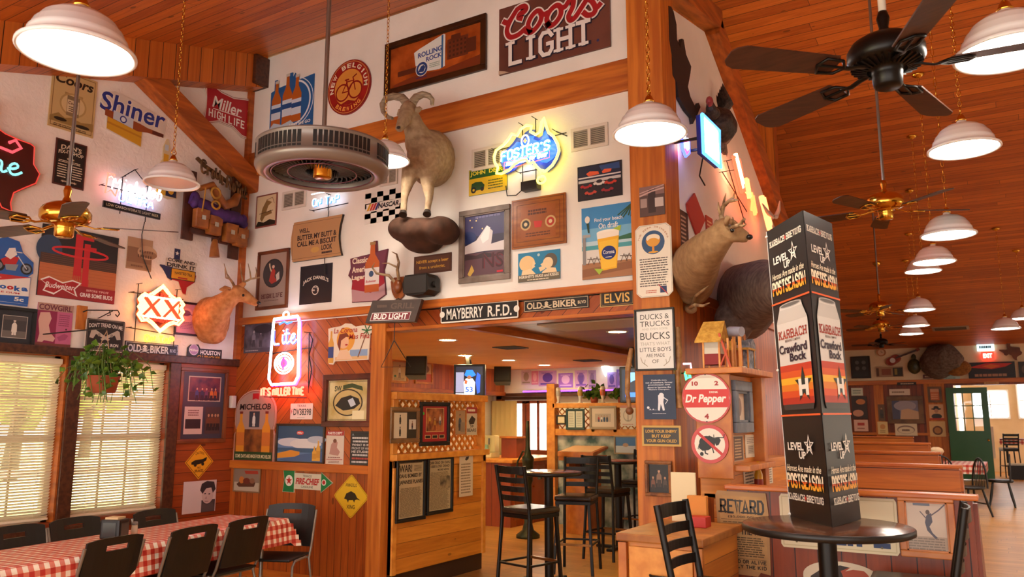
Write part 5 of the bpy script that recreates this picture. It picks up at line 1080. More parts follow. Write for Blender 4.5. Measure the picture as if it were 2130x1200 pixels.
# lager cut-out with bottle
M_, W_, H_ = wall_rect('M', 727, 808, 504, 629); a = Art(M_, W_, H_, .015); a.board(mat('#5a1c2c', .45), [(.04, .24), (.62, .2), (.63, 0), (.72, 0), (.74, .18), (1, .16), (.96, .4), (.92, .5), (.98, .9), (.75, 1), (.12, .98), (.14, .8), (.1, .6), (.0, .52), (.06, .4)])
a.poly([(.06, .25), (.98, .17), (.9, .45), (.94, .72), (.1, .76), (.12, .6), (.02, .5), (.08, .4)], '#6a3244'); a.poly([(.1, .74), (.94, .7), (.96, .9), (.74, .99), (.13, .97)], '#b3888c'); a.poly([(.12, .6), (.9, .55), (.94, .72), (.6, .85), (.1, .76)], '#9c1c2c')
for t_, v, w_ in (('Classic', .29, .4), ('American', .44, .5), ('Lager', .58, .34)): a.text(t_, .1 + w_ / 2, v, w_, .10, '#e6d0b4', .03)
bottle(a, .62, .01, .84, .36, '#b95a24', '#d9cfc8', '#a07a4a'); a.circ(.60, .54, .05, '#3a5070'); a.text('Budweiser', .60, .66, .26, .04, '#b01c2c', .02, .2); a.build('cutout_sign', 'dark red lager cut-out sign with a bottle standing up through it', 'sign')
# small blue-white neon under the fan
n = Neon(wall_rect('M', 655, 722, 398, 435), 'neon_sign', 'small white and blue neon word just under the grey fan', .07); n.word('ON TAP', .5, .6, .8, .4, '#eaf4ff', .008, 5, 1); n.word('ON TAP', .52, .64, .8, .4, '#3a78d8', .006, 3, 1); n.tube([[(.05, .1), (.95, .1)]], '#eaf4ff', .006, 4); n.frame([((.0, .95), (1.1, .9)), ((.5, .2), (.5, 1.1))])
b = MB(); b.tube([n.P(.5, 1.1, .02), n.P(.45, 2.2, .02), n.P(.42, 3.5, .02), n.P(.45, 4.6, .02)], .004, BLACK, 6); b.build('cable', n.o)
# header plates and the tilted grill sign
a = sign('M', 918, 1079, 630, 667, .006, .03).board('#e6e0d0', [(.0, .06), (.015, 0), (.985, 0), (1, .06), (1, .94), (.985, 1), (.015, 1), (0, .94)]); a.rect(.012, .08, .988, .92, '#14110f'); a.text('MAYBERRY', .32, .5, .48, .62, '#e6e0d0', .02); a.text('R.F.D.', .77, .52, .30, .62, '#e6e0d0', .02); a.circ(.02, .5, .18, '#e6e0d0'); a.circ(.98, .5, .18, '#e6e0d0'); a.build('street_sign', 'black and white street sign on the header over the opening', 'sign')
bikerplate('M', (1091, 1226, 620, 645), 'black street plate with a skull in the middle of the header', '#1c1612', '#0c0a08', '#d9c4a0')
a = sign('M', 1249, 1320, 602, 637, .006).board('#c9a25a'); a.rect(.02, .05, .98, .95, '#17120e'); a.border(.10, .03, '#8a6a34'); a.text('ELVIS', .5, .5, .74, .56, '#e3b45a', .015); a.build('license_plate', 'black and gold name plate on the header by the pillar', 'sign')
M_, W_, H_ = wall_rect('M', 778, 872, 626, 672, .22); a = Art(M_ @ Matrix.Rotation(.35, 4, 'Y'), W_, H_, .07).board(noise_mat('slate_board', '#3a2a20', '#4a382c', 6, .5), [(.12, .0), (1, .0), (.88, 1), (0, 1)]); a.text('GRILL', .66, .27, .42, .26, '#5a4636', .03, .15); a.lines(.2, .2, .4, .34, 1, '#5a4636', .8); a.poly([(.08, .92), (.12, .56), (.82, .54), (.78, .9)], '#d9d0c6'); a.poly([(.09, .9), (.13, .585), (.81, .565), (.775, .88)], '#7a1c24'); a.text('BUD LIGHT', .45, .73, .60, .26, WHT, .03, .2); o = a.build('hanging_sign', 'dark tilted grill sign with a red beer strip at the left end of the header', 'sign')
b = MB(); b.tube([(0, H_ / 2, .03), (0, H_ / 2 + .03, -.05), (0, H_ / 2 + .03, -.2)], .006, BLACK, 6); b.build('hanging_arm', o)
b = MB(); z0 = -H_ / 2; b.tube([(0, z0, .03), (0, z0 - .16, .03)], .004, BLACK, 6); b.tube([(0, z0 - .16, .03), (-.12, z0 - .40, .03), (.16, z0 - .40, .03), (0, z0 - .16, .03)], .005, BLACK, 6); b.build('triangle_bell', o)
# ------------------------------------------------------------------ signs on the panelling
a = sign('M', 510, 566, 673, 733).board('#4a4650'); a.rect(.02, .03, .98, .85, noise_mat('old_photo', '#2c2830', '#6a6470', 7, .4)); a.person(.36, .5, .6, '#a89ea2', '#77707c', '#3a3640'); a.person(.62, .54, .56, '#b0a6aa', '#544e58', '#3a3640'); a.ell(.7, .2, .34, .16, '#2a262e'); a.lines(.05, .9, .6, .96, 1, '#a89ea2'); a.build('photo_print', 'grey photograph of two people at the panelling top left', 'photo')
n = Neon(wall_rect('M', 576, 640, 650, 803), 'neon_sign', 'tall white and blue can-shaped neon on the wood panelling', .10)

n.tube([[(.1, .16), (.12, .09), (.88, .08), (.93, .15), (.97, .88), (.86, .97), (.12, .98), (.03, .9), (.1, .16)]], '#f4f0ff', .013, 10, 'neon_outline'); n.tube([[(.06, .18), (.08, .11), (.90, .10), (.95, .17), (.99, .89), (.88, .985), (.1, .995), (.0, .91), (.06, .18)]], '#7a4bff', .008, 5, z=.08)
n.tube([[(.5 + .09 * math.cos(k * PI / 5), .045 + .04 * math.sin(k * PI / 5)) for k in range(11)]], '#f4f0ff', .009, 8); n.word('Lite', .5, .34, .74, .20, '#f6f4ff', .011, 10, 1); n.word('Lite', .52, .35, .74, .20, '#3a4bff', .007, 5, 1, 0); n.tube([[(.3, .17), (.45, .14), (.55, .17), (.7, .15)]], '#3a6bff', .01, 4)
for r_, c in ((.30, '#f6f0e8'), (.22, '#fff2c8'), (.14, '#f0e0ff')): n.tube([[(.5 + r_ * math.cos(k * PI / 9), .70 + r_ * .46 * math.sin(k * PI / 9)) for k in range(19)]], c, .009, 8)
n.tube([[(.5, .62), (.44, .70), (.5, .78), (.56, .70), (.5, .62)]], '#ff2a5a', .014, 8)
n.word("IT'S MILLER TIME", .48, 1.075, 1.35, .095, '#ff3a2a', .010, 20, 1); n.frame([((-.1, .55), (1.2, .5)), ((1.1, .3), (1.15, 1.1)), ((-.1, 1.14), (1.1, 1.16)), ((.2, 1.0), (.2, 1.15))]); b = MB(); b.tube([n.P(1.1, .3, .03), n.P(1.22, .4, .03), n.P(1.1, .6, .02), n.P(1.2, .8, .02), n.P(1.12, 1.05, .02)], .006, BLACK, 6); b.build('cable', n.o)
M_, W_, H_ = wall_rect('M', 682, 777, 672, 757); a = Art(M_, W_, H_, .012); a.board(mat('#e6d8c0', .45), [(.02, .1), (.12, .08), (.3, .06), (.4, 0), (.52, .02), (.62, .1), (.84, .08), (.96, .12), (1, .26), (.94, .3), (.92, .92), (.2, .92), (.16, 1), (.06, .98), (.04, .5)])
a.circ(.42, .4, .3, '#e8a23a'); a.rect(.52, .66, .9, .86, '#8aa4c4'); a.rect(.2, .82, .9, .9, '#e0b47a'); a.ell(.38, .46, .11, .16, '#e8b890'); a.poly([(.24, .5), (.28, .26), (.44, .24), (.5, .34), (.42, .34), (.32, .42), (.3, .7)], '#7a2f16'); a.ell(.44, .53, .03, .02, '#b01c1c'); a.poly([(.22, .88), (.3, .66), (.46, .64), (.58, .88)], '#e9c49c'); bottle(a, .1, .12, .96, .12, '#d9a23a', '#24407c', '#d9d2c0'); a.line([(.7, .84), (.8, .5), (.88, .24)], .03, '#7a4a24')
for k in range(6): a.line([(.88, .22), (.88 + .11 * math.cos(k), .2 - .12 * math.sin(k))], .03, '#2f6a3a')
a.text('La Corona', .42, .17, .52, .13, '#b3261c', .012, .2); a.text('Mas Fina', .72, .34, .44, .13, '#b3261c', .012, .2); a.build('cutout_sign', 'cut-out beach sign with a red-lipped person, bottle and palm', 'sign')
a = framed('M', 675, 777, 778, 888, .05).board('#d9c48a'); a.rect(0, 0, 1, 1, noise_mat('gilt_mirror', '#b99a4a', '#e6d6a0', 4, .15)); a.border(.05, .012, '#4a3a1c'); a.ell(.5, .55, .36, .32, '#3a2f1c'); a.ell(.5, .55, .33, .29, '#c9b070'); a.poly([(.2, .62), (.34, .44), (.56, .38), (.76, .46), (.8, .58), (.66, .7), (.4, .74)], '#1f1a14'); a.poly([(.5, .5), (.62, .44), (.7, .6), (.58, .66)], '#c9d0d6'); a.text('SW', .26, .22, .17, .13, '#2c3a1c', .03); a.poly([(.38, .14), (.6, .1), (.84, .18), (.86, .28), (.6, .2), (.38, .24)], '#3a4a24'); a.rect(.62, .74, .9, .94, '#f4e6b4'); a.build('framed_mirror', 'square dark-framed gilt mirror with a black animal emblem', 'framed sign', frame=(.05, .035, noise_mat('frame_mahogany', '#4a1c10', '#6a2c18', 5, .3)))
a = sign('M', 605, 651, 839, 872, .004).board('#d9d8cc', [(.02, 0), (.98, 0), (1, .04), (1, .96), (.98, 1), (.02, 1), (0, .96), (0, .04)]); a.text('TEXAS', .5, .15, .4, .14, '#2a3a4a', .01); a.text('DV38398', .54, .54, .8, .42, '#2a4038', .02); a.text('M F', .07, .5, .06, .3, '#b03a2c', .02); a.lines(.3, .86, .7, .92, 1, '#7a8a84'); a.build('license_plate', 'white license plate under the can-shaped neon', 'license plate')
M_, W_, H_ = wall_rect('M', 492, 575, 811, 961); a = Art(M_, W_, H_, .02); ARC = lambda e: [(e, 1 - e), (1 - e, 1 - e), (1 - e, .62), (.96 - e, .56), (1 - e, .46)] + [(.5 + (.5 - e) * math.cos(k * PI / 14), .30 - (.30 - e) * math.sin(k * PI / 14)) for k in range(15)] + [(e, .46), (.04 + e, .56), (e, .62)]
a.board(mat('#c9a08c', .4), ARC(0)); a.poly(ARC(.015), '#8a3c30'); a.poly(ARC(.025), '#a8887c'); a.poly([(.42, .05), (.58, .05), (.58, .14), (.5, .12), (.42, .14)], '#b01c24'); a.text('MICHELOB', .5, .235, .78, .085, '#2a1412', .035, .15)
a.rect(.025, .55, .975, .86, noise_mat('amber_scene', '#5a2c14', '#9c5a24', 8, .4)); a.rect(.36, .30, .62, .52, '#3a3a44'); a.person(.48, .41, .2, '#d9b09a', '#d9d4cc', '#d9d4cc')
for u in (.16, .80): bottle(a, u, .30, .86, .2, '#d98a24', '#c9702c', '#7a2a1c')
a.rect(.025, .86, .975, .975, '#26421c'); a.text('SOME DAYS ARE MADE FOR MICHELOB', .5, .92, .88, .05, '#e0d2a4', .02); a.build('arched_sign', 'arch-topped amber beer sign at the left of the panelling', 'sign')
a = framed('M', 576, 677, 881, 965, .02).board('#5f7fa8'); a.rect(0, 0, 1, .36, '#35506f'); a.ell(.3, .46, .3, .12, '#c9cbd0'); a.ell(.62, .5, .34, .14, '#d9d6d2'); a.ell(.86, .38, .2, .1, '#b0b6c0'); a.rect(0, .62, 1, .74, '#3a5a7a'); a.poly([(0, .78), (.3, .68), (.5, .72), (.5, .84), (0, .92)], '#d9902c'); a.poly([(.5, .8), (1, .7), (1, 1), (.3, 1), (0, .95), (.4, .86)], '#46608a'); a.ell(.5, .2, .08, .06, '#c43a34'); a.text('Miller', .5, .2, .12, .06, WHT, .02, .2); bottle(a, .90, .38, .96, .09, '#d9a23a', '#c9902c'); bottle(a, .82, .55, .96, .09, '#d9a23a', '#c9902c'); a.build('framed_poster', 'blue lake and clouds poster below the license plate', 'framed picture', frame=(.02, .02, mat('#3a2a1c', .35)))
a = sign('M', 679, 716, 896, 966, .005).board('#d9c8b4'); a.rect(0, 0, 1, .14, '#b03a34'); a.text('PARTS DEPT', .5, .07, .8, .08, WHT, .03); a.poly([(.2, .7), (.3, .4), (.5, .28), (.66, .34), (.62, .5), (.8, .62), (.7, .74)], '#b98a7c'); a.ell(.5, .3, .1, .06, '#7a4a34'); a.lines(.1, .76, .9, .82, 1, '#7a3a34'); a.rect(.05, .84, .95, .86, '#b03a34'); a.lines(.15, .89, .85, .96, 2, '#6a3a30'); a.build('tin_sign', 'narrow cream and red parts sign right of the lake poster', 'sign')
a = sign('M', 730, 774, 897, 968, .008).board('#2a2826'); a.border(.03, .01, '#4a4844')
for k, (t_, c) in enumerate((('A', '#9cb0b8'), ('', '#c9c4bc'), ('', '#c9c4bc'), ('WHAT IS IN', '#e6e0d6'), ('FRONT OF HIM', '#c9c4bc'), ('HE STUDIES', '#e6e0d6'), ('', '#c9c4bc'), ('', '#b04a3c'), ('', '#c9c4bc'))):
    if t_: a.text(t_, .5 if k else .12, .10 + k * .1, .84 if k else .1, .066, c, .015)
    else: a.lines(.08, .07 + k * .1, .92, .13 + k * .1, 1, c, .9, k)
a.build('slate_sign', 'black sign packed with white lettering beside the opening', 'sign')
a = framed('M', 487, 543, 973, 1024, .012).board('#8a7462'); a.rect(0, .6, 1, 1, '#b9a890'); a.poly([(.1, .7), (.3, .5), (.6, .46), (.85, .6), (.8, .78), (.2, .82)], '#5a3420'); a.ell(.3, .5, .1, .16, '#c4702c'); a.ell(.5, .54, .14, .14, '#6a2a1c'); a.poly([(.4, .08), (.92, .06), (.95, .2), (.45, .22)], '#a83a24'); a.ell(.72, .52, .1, .12, '#8a5a3c'); a.build('framed_print', 'small winter sleigh picture below the arch-topped sign', 'framed picture', frame=(.012, .014, mat('#8a6a48', .4)))
M_, W_, H_ = wall_rect('M', 590, 694, 977, 1026); a = Art(M_, W_, H_, .01); a.board(mat('#d8cfb4', .45), [(.0, .0), (.24, .0), (.24, .16), (.77, .16), (.77, .08), (1, .5), (.77, .95), (.77, .84), (.24, .84), (.24, 1), (0, 1), (.03, .5)])
a.poly([(.005, .01), (.235, .01), (.235, .99), (.005, .99), (.035, .5)], '#157a3c'); a.circ(.13, .5, .24, '#e6e0d0'); a.star(.13, .5, .2, '#b8281e'); a.poly([(.775, .1), (.99, .5), (.775, .93)], '#157a3c'); a.circ(.83, .5, .13, '#e6e0d0'); a.circ(.83, .5, .09, '#b8281e'); a.text('FIRE-CHIEF', .505, .5, .46, .28, '#b8281e', .04, .15); a.text('TEXACO', .5, .27, .18, .09, '#5a5a48', .01); a.text('GASOLINE', .5, .73, .24, .09, '#5a5a48', .01); a.build('arrow_sign', 'white and green arrow-shaped gasoline sign', 'sign')
M_, W_, H_ = wall_rect('M', 696, 767, 987, 1078); a = Art(M_, W_, H_, .004); R4 = [(.5, 0), (.56, .04), (.97, .45), (1, .5), (.97, .55), (.56, .96), (.5, 1), (.44, .96), (.03, .55), (0, .5), (.03, .45), (.44, .04)]
a.board(mat('#d9ab1c', .4), R4); a.poly(sc(R4, .95), '#8a6a14'); a.poly(sc(R4, .93), '#e0b420'); a.text('ARMADILLO', .5, .24, .34, .08, '#6a5210', .02); a.poly([(.3, .56), (.36, .44), (.5, .38), (.62, .43), (.68, .52), (.78, .58), (.68, .56), (.62, .58), (.6, .64), (.56, .58), (.44, .59), (.42, .65), (.38, .58)], '#33280c'); a.text('XING', .5, .74, .24, .09, '#4a3a0c', .02); a.build('road_sign', 'yellow diamond armadillo crossing sign on the wainscot', 'sign')
M_, W_, H_ = wall_rect('M', 621, 635, 1100, 1130); b = MB(); b.box((-W_ / 2, -H_ / 2, 0), (W_ / 2, H_ / 2, .006), mat('#cdb489', .4), .002); o = tag(b.build('wall_outlet', M=M_), 'beige outlet plate low on the wainscot', 'outlet'); b = MB()
for y in (-.03, .03): b.cyl((0, y, .006), (0, y, .0075), .014, mat('#b8a078', .4))
b.build('socket', o)
# ------------------------------------------------------------------ mounted animals
def MW(px, py, o): return on(1, 5.8 - o, px, py)
def LW(px, py, o): return on(0, -7.1 + o, px, py)
def RW(px, py, o): return on(0, -2.15 + o, px, py)
HORN = noise_mat('horn', '#7a6a54', '#a8977c', 14, .5, .3, stretch=(1, 1, 6)); ANT = noise_mat('antler', '#6a4a2c', '#b3936a', 10, .5); EYE_ = mat('#0c0806', .08)
def root_at(name, p, label, cat='mounted animal'): return thing(name, label, cat, p)
def rel(b, p): b.v = [tuple(Vector(v) - p) for v in b.v]; return b
def part(b, name, p, parent, label=None): return rel(b, p).build(name, parent, label=label)
def animal(b, name, p, parent, vox=.014, sm=3): return remesh(rel(b, p), name, vox, parent, sm)
# ram on its rock
FURR = noise_mat('ram_fur', '#8f765a', '#a88f70', 22, .9, .3, c3='#9a8264')
p0 = MW(885, 330, 0); r = root_at('mounted_ram', p0, 'grey-brown mounted ram with curled horns standing on a rock')
b = MB()
b.tube([MW(900, 335, .0), MW(898, 330, .14), MW(892, 328, .30), MW(878, 330, .44), MW(866, 338, .50)], [(.20, .24), (.22, .27), (.20, .25), (.155, .20), (.09, .12)], FURR, 20, up=(0, 0, 1))
b.tube([MW(888, 318, .34), MW(873, 290, .42), MW(860, 262, .50), MW(852, 238, .55)], [.17, .125, .095, .08], FURR, 16)
b.tube([MW(853, 218, .53), MW(850, 228, .57), MW(842, 246, .64), MW(834, 261, .70), (MW(829, 270, .73))], [.055, .078, .062, .044, .033], FURR, 16)
b.tube([MW(858, 352, .42), MW(848, 378, .44), MW(842, 405, .44), MW(840, 425, .43), MW(839, 441, .43)], [.10, .062, .036, .03, .032], FURR, 12)
b.tube([MW(892, 352, .36), MW(890, 385, .38), MW(893, 412, .38), MW(890, 430, .37), MW(889, 440, .37)], [.10, .06, .036, .028, .032], FURR, 12)
b.tube([MW(856, 275, .52), MW(858, 300, .52), MW(862, 330, .52)], [.06, .07, .05], FURR, 10)
animal(b, 'body', p0, r, .013, 3)
for nm, pts in (('l', [(848, 217), (836, 203), (818, 200), (803, 205), (795, 217), (797, 232), (806, 243), (816, 246)]), ('r', [(857, 215), (866, 202), (880, 196), (892, 199), (899, 207), (899, 219)])):
    k = MB(); n_ = len(pts); k.tube([MW(x, y, .55 + (.10 * i / n_ if nm == 'l' else -.12 * i / n_)) for i, (x, y) in enumerate(pts)], [.042 - .032 * i / n_ for i in range(n_)], HORN, 12); part(k, 'horn', p0, r)
for s_, q in ((-1, [(842, 228), (832, 233), (826, 240)]), (1, [(862, 228), (872, 228), (878, 226)])):
    k = MB(); k.tube([MW(*q[0], .56), MW(*q[1], .58), MW(*q[2], .58)], [(.012, .02), (.014, .03), (.003, .006)], FURR, 8); part(k, 'ear', p0, r)
k = MB()
for q in ((840, 232, .645), (857, 232, .60)): k.ell(MW(*q), (.012, .012, .012), EYE_, n=10, k=6)
part(k, 'eye', p0, r); k = MB(); k.ell(MW(829, 265, .755), (.02, .014, .014), mat('#2a1d18', .4)); part(k, 'nose', p0, r)
k = MB()
for q in ((839, 444, .43), (889, 443, .37)): k.tube([MW(q[0], q[1] - 4, q[2]), MW(q[0] - 1, q[1] + 3, q[2] + .02)], [.03, .038], mat('#241a14', .5), 10)
part(k, 'hoof', p0, r)
ROCK = noise_mat('rock_brown', '#37200f', '#523220', 7, .9, .5); b = MB()
for q, rr in (((880, 484, .2), (.27, .24, .13)), ((845, 478, .25), (.15, .2, .12)), ((920, 480, .2), (.14, .2, .13)), ((880, 500, .15), (.2, .2, .12))): b.ell(MW(*q), rr, ROCK)
p1 = MW(880, 484, 0); o = remesh(rel(b, p1), 'rock_ledge', .025, None, 3); o.location = p1; tag(o, 'brown rock ledge on the wall under the ram', 'rock')
# antlered deer heads
def antler(fn, base, beam, tines, parent, p0, r0=.016):
    k = MB(); k.tube([fn(*q) for q in beam], [r0 * (1 - .6 * i / len(beam)) for i in range(len(beam))], ANT, 8)
    for t_ in tines: k.tube([fn(*q) for q in t_], [r0 * .6, r0 * .45, .003][:len(t_)] if len(t_) == 3 else [r0 * .6, .003], ANT, 7)
    return part(k, 'antler', p0, parent)
FD = noise_mat('deer_fur', '#a86a3a', '#c98a54', 20, .9, .3); p0 = LW(440, 660, 0); r = root_at('mounted_deer', p0, 'reddish mounted deer head on the left wall looking towards the corner')
b = MB(); b.tube([LW(437, 668, 0), LW(440, 660, .10), LW(452, 645, .24), LW(470, 627, .34), LW(487, 612, .42)], [(.20, .26), (.19, .24), (.14, .17), (.10, .115), (.085, .09)], FD, 20)
b.ell(LW(446, 690, .12), (.12, .13, .13), FD); b.tube([LW(484, 606, .41), LW(496, 610, .46), LW(512, 618, .52), LW(526, 627, .58), LW(536, 632, .62)], [.075, .085, .062, .043, .032], FD, 16); animal(b, 'body', p0, r)
for q in ([(480, 602, .38), (468, 601, .34), (456, 602, .32)], [(497, 596, .46), (506, 592, .52), (512, 590, .56)]):
    k = MB(); k.tube([LW(*z) for z in q], [(.014, .02), (.016, .036), (.003, .006)], FD, 8); part(k, 'ear', p0, r)
k = MB(); k.ell(LW(506, 614, .565), (.014, .014, .014), EYE_, n=10, k=6); part(k, 'eye', p0, r); k = MB(); k.ell(LW(538, 630, .64), (.022, .022, .018), mat('#1a1210', .3)); part(k, 'nose', p0, r)
antler(LW, 0, [(490, 601, .42), (484, 588, .44), (478, 580, .5), (474, 576, .62)], [[(484, 588, .44), (472, 570, .46), (466, 548, .48)], [(478, 580, .5), (470, 578, .6), (468, 560, .66)]], r, p0)
antler(LW, 0, [(497, 600, .46), (506, 588, .50), (522, 580, .56), (540, 577, .62)], [[(506, 588, .5), (502, 570, .52), (500, 548, .54)], [(522, 580, .56), (520, 565, .58), (516, 548, .60)], [(532, 578, .6), (534, 566, .62), (532, 556, .64)]], r, p0)
FD2 = noise_mat('buck_fur', '#8a6844', '#a07d54', 20, .9, .3); p0 = RW(1436, 570, 0); r = root_at('mounted_buck', p0, 'large mounted buck head reaching out right of the pillar')
b = MB(); b.tube([RW(1436, 578, 0), RW(1438, 570, .08), RW(1448, 552, .24), RW(1466, 526, .42), RW(1492, 499, .57), RW(1506, 484, .63)], [(.20, .24), (.195, .24), (.17, .20), (.125, .15), (.095, .105), (.085, .09)], FD2, 20)
b.ell(RW(1440, 598, .10), (.13, .13, .14), FD2); b.tube([RW(1500, 474, .6), RW(1514, 480, .66), RW(1532, 486, .72), RW(1547, 492, .77), RW(1557, 495, .80)], [.07, .085, .06, .042, .032], FD2, 16); animal(b, 'body', p0, r)
for q in ([(1500, 470, .58), (1490, 466, .52), (1483, 470, .46)], [(1510, 466, .66), (1512, 458, .72), (1518, 452, .76)]):
    k = MB(); k.tube([RW(*z) for z in q], [(.014, .02), (.016, .034), (.003, .006)], FD2, 8); part(k, 'ear', p0, r)
k = MB(); k.ell(RW(1523, 479, .755), (.014, .014, .014), EYE_, n=10, k=6); part(k, 'eye', p0, r); k = MB(); k.ell(RW(1559, 493, .815), (.022, .022, .018), mat('#1a1210', .3)); part(k, 'nose', p0, r)
antler(RW, 0, [(1506, 468, .62), (1500, 448, .60), (1504, 430, .62), (1516, 418, .70), (1532, 416, .8)], [[(1500, 448, .6), (1495, 435, .6), (1494, 420, .6)], [(1504, 430, .62), (1506, 418, .62), (1510, 402, .64)], [(1516, 418, .7), (1526, 410, .72), (1528, 400, .74)]], r, p0, .02)
antler(RW, 0, [(1512, 470, .66), (1522, 474, .74), (1538, 468, .84), (1548, 456, .9)], [[(1522, 474, .74), (1526, 462, .76), (1524, 452, .78)], [(1538, 468, .84), (1546, 470, .88), (1552, 466, .92)]], r, p0, .018)
# shaggy dark mount beyond it
FB = noise_mat('dark_fur', '#54443e', '#75645a', 18, .95, .5); p0 = RW(1545, 610, 0); r = root_at('mounted_bison', p0, 'dark shaggy mounted animal shoulder behind the beer display')
b = MB(); b.tube([RW(1540, 632, 0), RW(1548, 628, .12), RW(1562, 618, .35), RW(1590, 600, .6), RW(1625, 598, .85), RW(1650, 604, 1.0)], [(.28, .36), (.29, .36), (.25, .30), (.20, .23), (.15, .16), (.10, .11)], FB, 20, up=(0, 0, 1)); b.ell(RW(1525, 670, .22), (.16, .16, .2), FB); animal(b, 'body', p0, r, .02)
for q in ([(1612, 580, .75), (1606, 560, .72), (1616, 545, .74)], [(1640, 582, .95), (1652, 562, 1.0), (1650, 548, 1.0)]):
    k = MB(); k.tube([RW(*z) for z in q], [.035, .025, .006], mat('#1c1612', .4), 10); part(k, 'horn', p0, r)
# spread turkey high on the side wall
TW = lambda px, py, o: RW(px, py, o * .45)
p0 = TW(1500, 250, .0); r = root_at('mounted_turkey', p0, 'dark mounted turkey with a raised tail high on the side wall'); FT = noise_mat('turkey_feather', '#1f1814', '#4a3c34', 30, .6, .4); FT2 = noise_mat('turkey_wing', '#5a4a40', '#8a776a', 30, .7, .4)
b = MB(); b.tube([TW(1482, 225, .22), TW(1488, 245, .25), TW(1496, 268, .22), TW(1503, 292, .15)], [.05, .15, .17, .07], FT, 14); b.tube([TW(1484, 238, .3), TW(1478, 224, .34), TW(1477, 212, .34)], [.07, .045, .035], FT, 10); animal(b, 'body', p0, r, .018)
k = MB()
for q in range(11):
    c = TW(1497, 240, .16); e = TW(1500 + q * 3.2 - 8, 176 + abs(q - 4) * 6, .1 + .03 * q); d = e - c; s_ = d.cross(X).normalized() * .05
    k.add([c, c + d * .6 + s_, e + s_ * .6, e - s_ * .6, c + d * .6 - s_, c + d * .5 + X * .02], [(0, 1, 5), (1, 2, 5), (2, 3, 5), (3, 4, 5), (4, 0, 5)], FT)
part(k, 'tail_feathers', p0, r); k = MB()
for q in range(8):
    c = TW(1494, 252, .3); e = TW(1492 + q * 3, 308 + q * 2, .26); d = e - c; s_ = d.cross(X).normalized() * .035; k.add([c + s_ * .5, e + s_, e - s_, c - s_ * .5, c + d * .5 + X * .025], [(0, 1, 4), (1, 2, 4), (2, 3, 4), (3, 0, 4)], FT2)
part(k, 'wing', p0, r); k = MB(); k.ell(TW(1476, 211, .38), (.03, .045, .045), mat('#9c3a3c', .5)); k.tube([TW(1476, 214, .40), TW(1475, 222, .4)], [.015, .006], mat('#9c3a3c', .5), 6); part(k, 'head', p0, r)
k = MB(); k.box(TW(1500, 318, .0), TW(1512, 300, .08), DKW); k.tube([TW(1500, 290, .15), TW(1504, 306, .06)], .02, DKW, 8); part(k, 'perch', p0, r)
# small antlers on a shield
M_, W_, H_ = wall_rect('M', 816, 850, 577, 625); o = bpy.data.objects.new('antler_plaque', None); COL.objects.link(o); o.matrix_world = M_; tag(o, 'small pair of antlers on a brown wooden shield', 'mounted antlers')
b = MB(); b.prism([(x * W_, y * H_) for x, y in ((-.5, .34), (-.3, .5), (.3, .5), (.5, .34), (.42, -.1), (.25, -.36), (0, -.5), (-.25, -.36), (-.42, -.1))], 0, .025, noise_mat('shield_wood', '#7a3a14', '#9c5424', 4, .35)); b.ell((0, .02, .04), (.05, .07, .04), noise_mat('shield_wood', '#7a3a14', '#9c5424', 4, .35)); b.build('shield', o)
for pts in ([(-.02, .06, .06), (-.06, .12, .1), (-.16, .14, .16), (-.2, .2, .18), (-.17, .24, .18)], [(.03, .08, .06), (.06, .16, .12), (.10, .22, .15), (.08, .30, .16), (.02, .33, .16)]): k = MB(); k.tube(pts, [.016, .015, .012, .008, .003], ANT, 8); k.build('antler', o)
k = MB(); k.tube([(.07, .18, .13), (.0, .22, .18), (-.06, .22, .2)], [.010, .007, .002], ANT, 7); k.build('tine', o)
# ------------------------------------------------------------------ side wall: cut-outs, neons, prints
def cut(name, pl, pts, t, col, label, cat='sign', out=0.0):
    ax, c, u = PLANES[pl]; k = 1 if ax == 0 else 0; c2 = c + out * (1 if ax == 0 else -1)
    P = [on(ax, c2, *q) for q in pts]; cen = sum(P, Vector()) / len(P); b = MB(); n = X if ax == 0 else -Y
    M = Matrix((u, Z, n)).transposed().to_4x4(); b.prism([((q - cen).dot(u), (q - cen).z) for q in P], .001, t, mat(col, .6) if isinstance(col, str) else col)
    M.translation = cen; o = b.build(name, M=M); return tag(o, label, cat)
B_ = [(325, 40), (340, 45), (355, 75), (372, 150), (375, 240), (395, 290), (405, 235), (415, 240), (430, 330), (460, 400), (455, 440), (440, 520), (455, 580), (490, 650), (505, 615), (515, 640), (495, 690), (470, 740), (465, 700), (430, 660), (385, 580), (375, 500), (350, 450), (345, 330), (330, 240)]
bull = cut('bull_cutout', 'W', [(1270 + x / 2.857, y / 2.857) for x, y in B_], .03, '#1f1716', 'black bull silhouette at the top of the side wall by the pillar', 'wall decoration', .004)
n = Neon(wall_rect('W', 1449, 1484, 259, 334, .24), 'neon_sign', 'bright white sign with a blue neon edge on the side wall', .05); n.back([(0, 0), (1, 0), (1, 1), (0, 1)], '#1c2a7c', .0, .04, 'case'); b = MB(); b.box(n.P(.04, .96, .04), n.P(.96, .04, .046), mat('#e6f6ff', .3, emit=7)); b.build('lit_face', n.o); n.tube([[(0, 0), (1, 0), (1, 1), (0, 1), (0, 0)]], '#3a8cff', .014, 8, z=.05); [MB().bar(n.P(q, .5, -.24), n.P(q, .5, 0), .02, .02, BLACK).build('support_arm', n.o) for q in (.2, .8)]; b = MB(); b.tube([n.P(.3, 1.0, .0), n.P(.5, 1.35, -.06), n.P(.8, 1.5, -.06)], .006, BLACK, 6); b.build('cable', n.o)
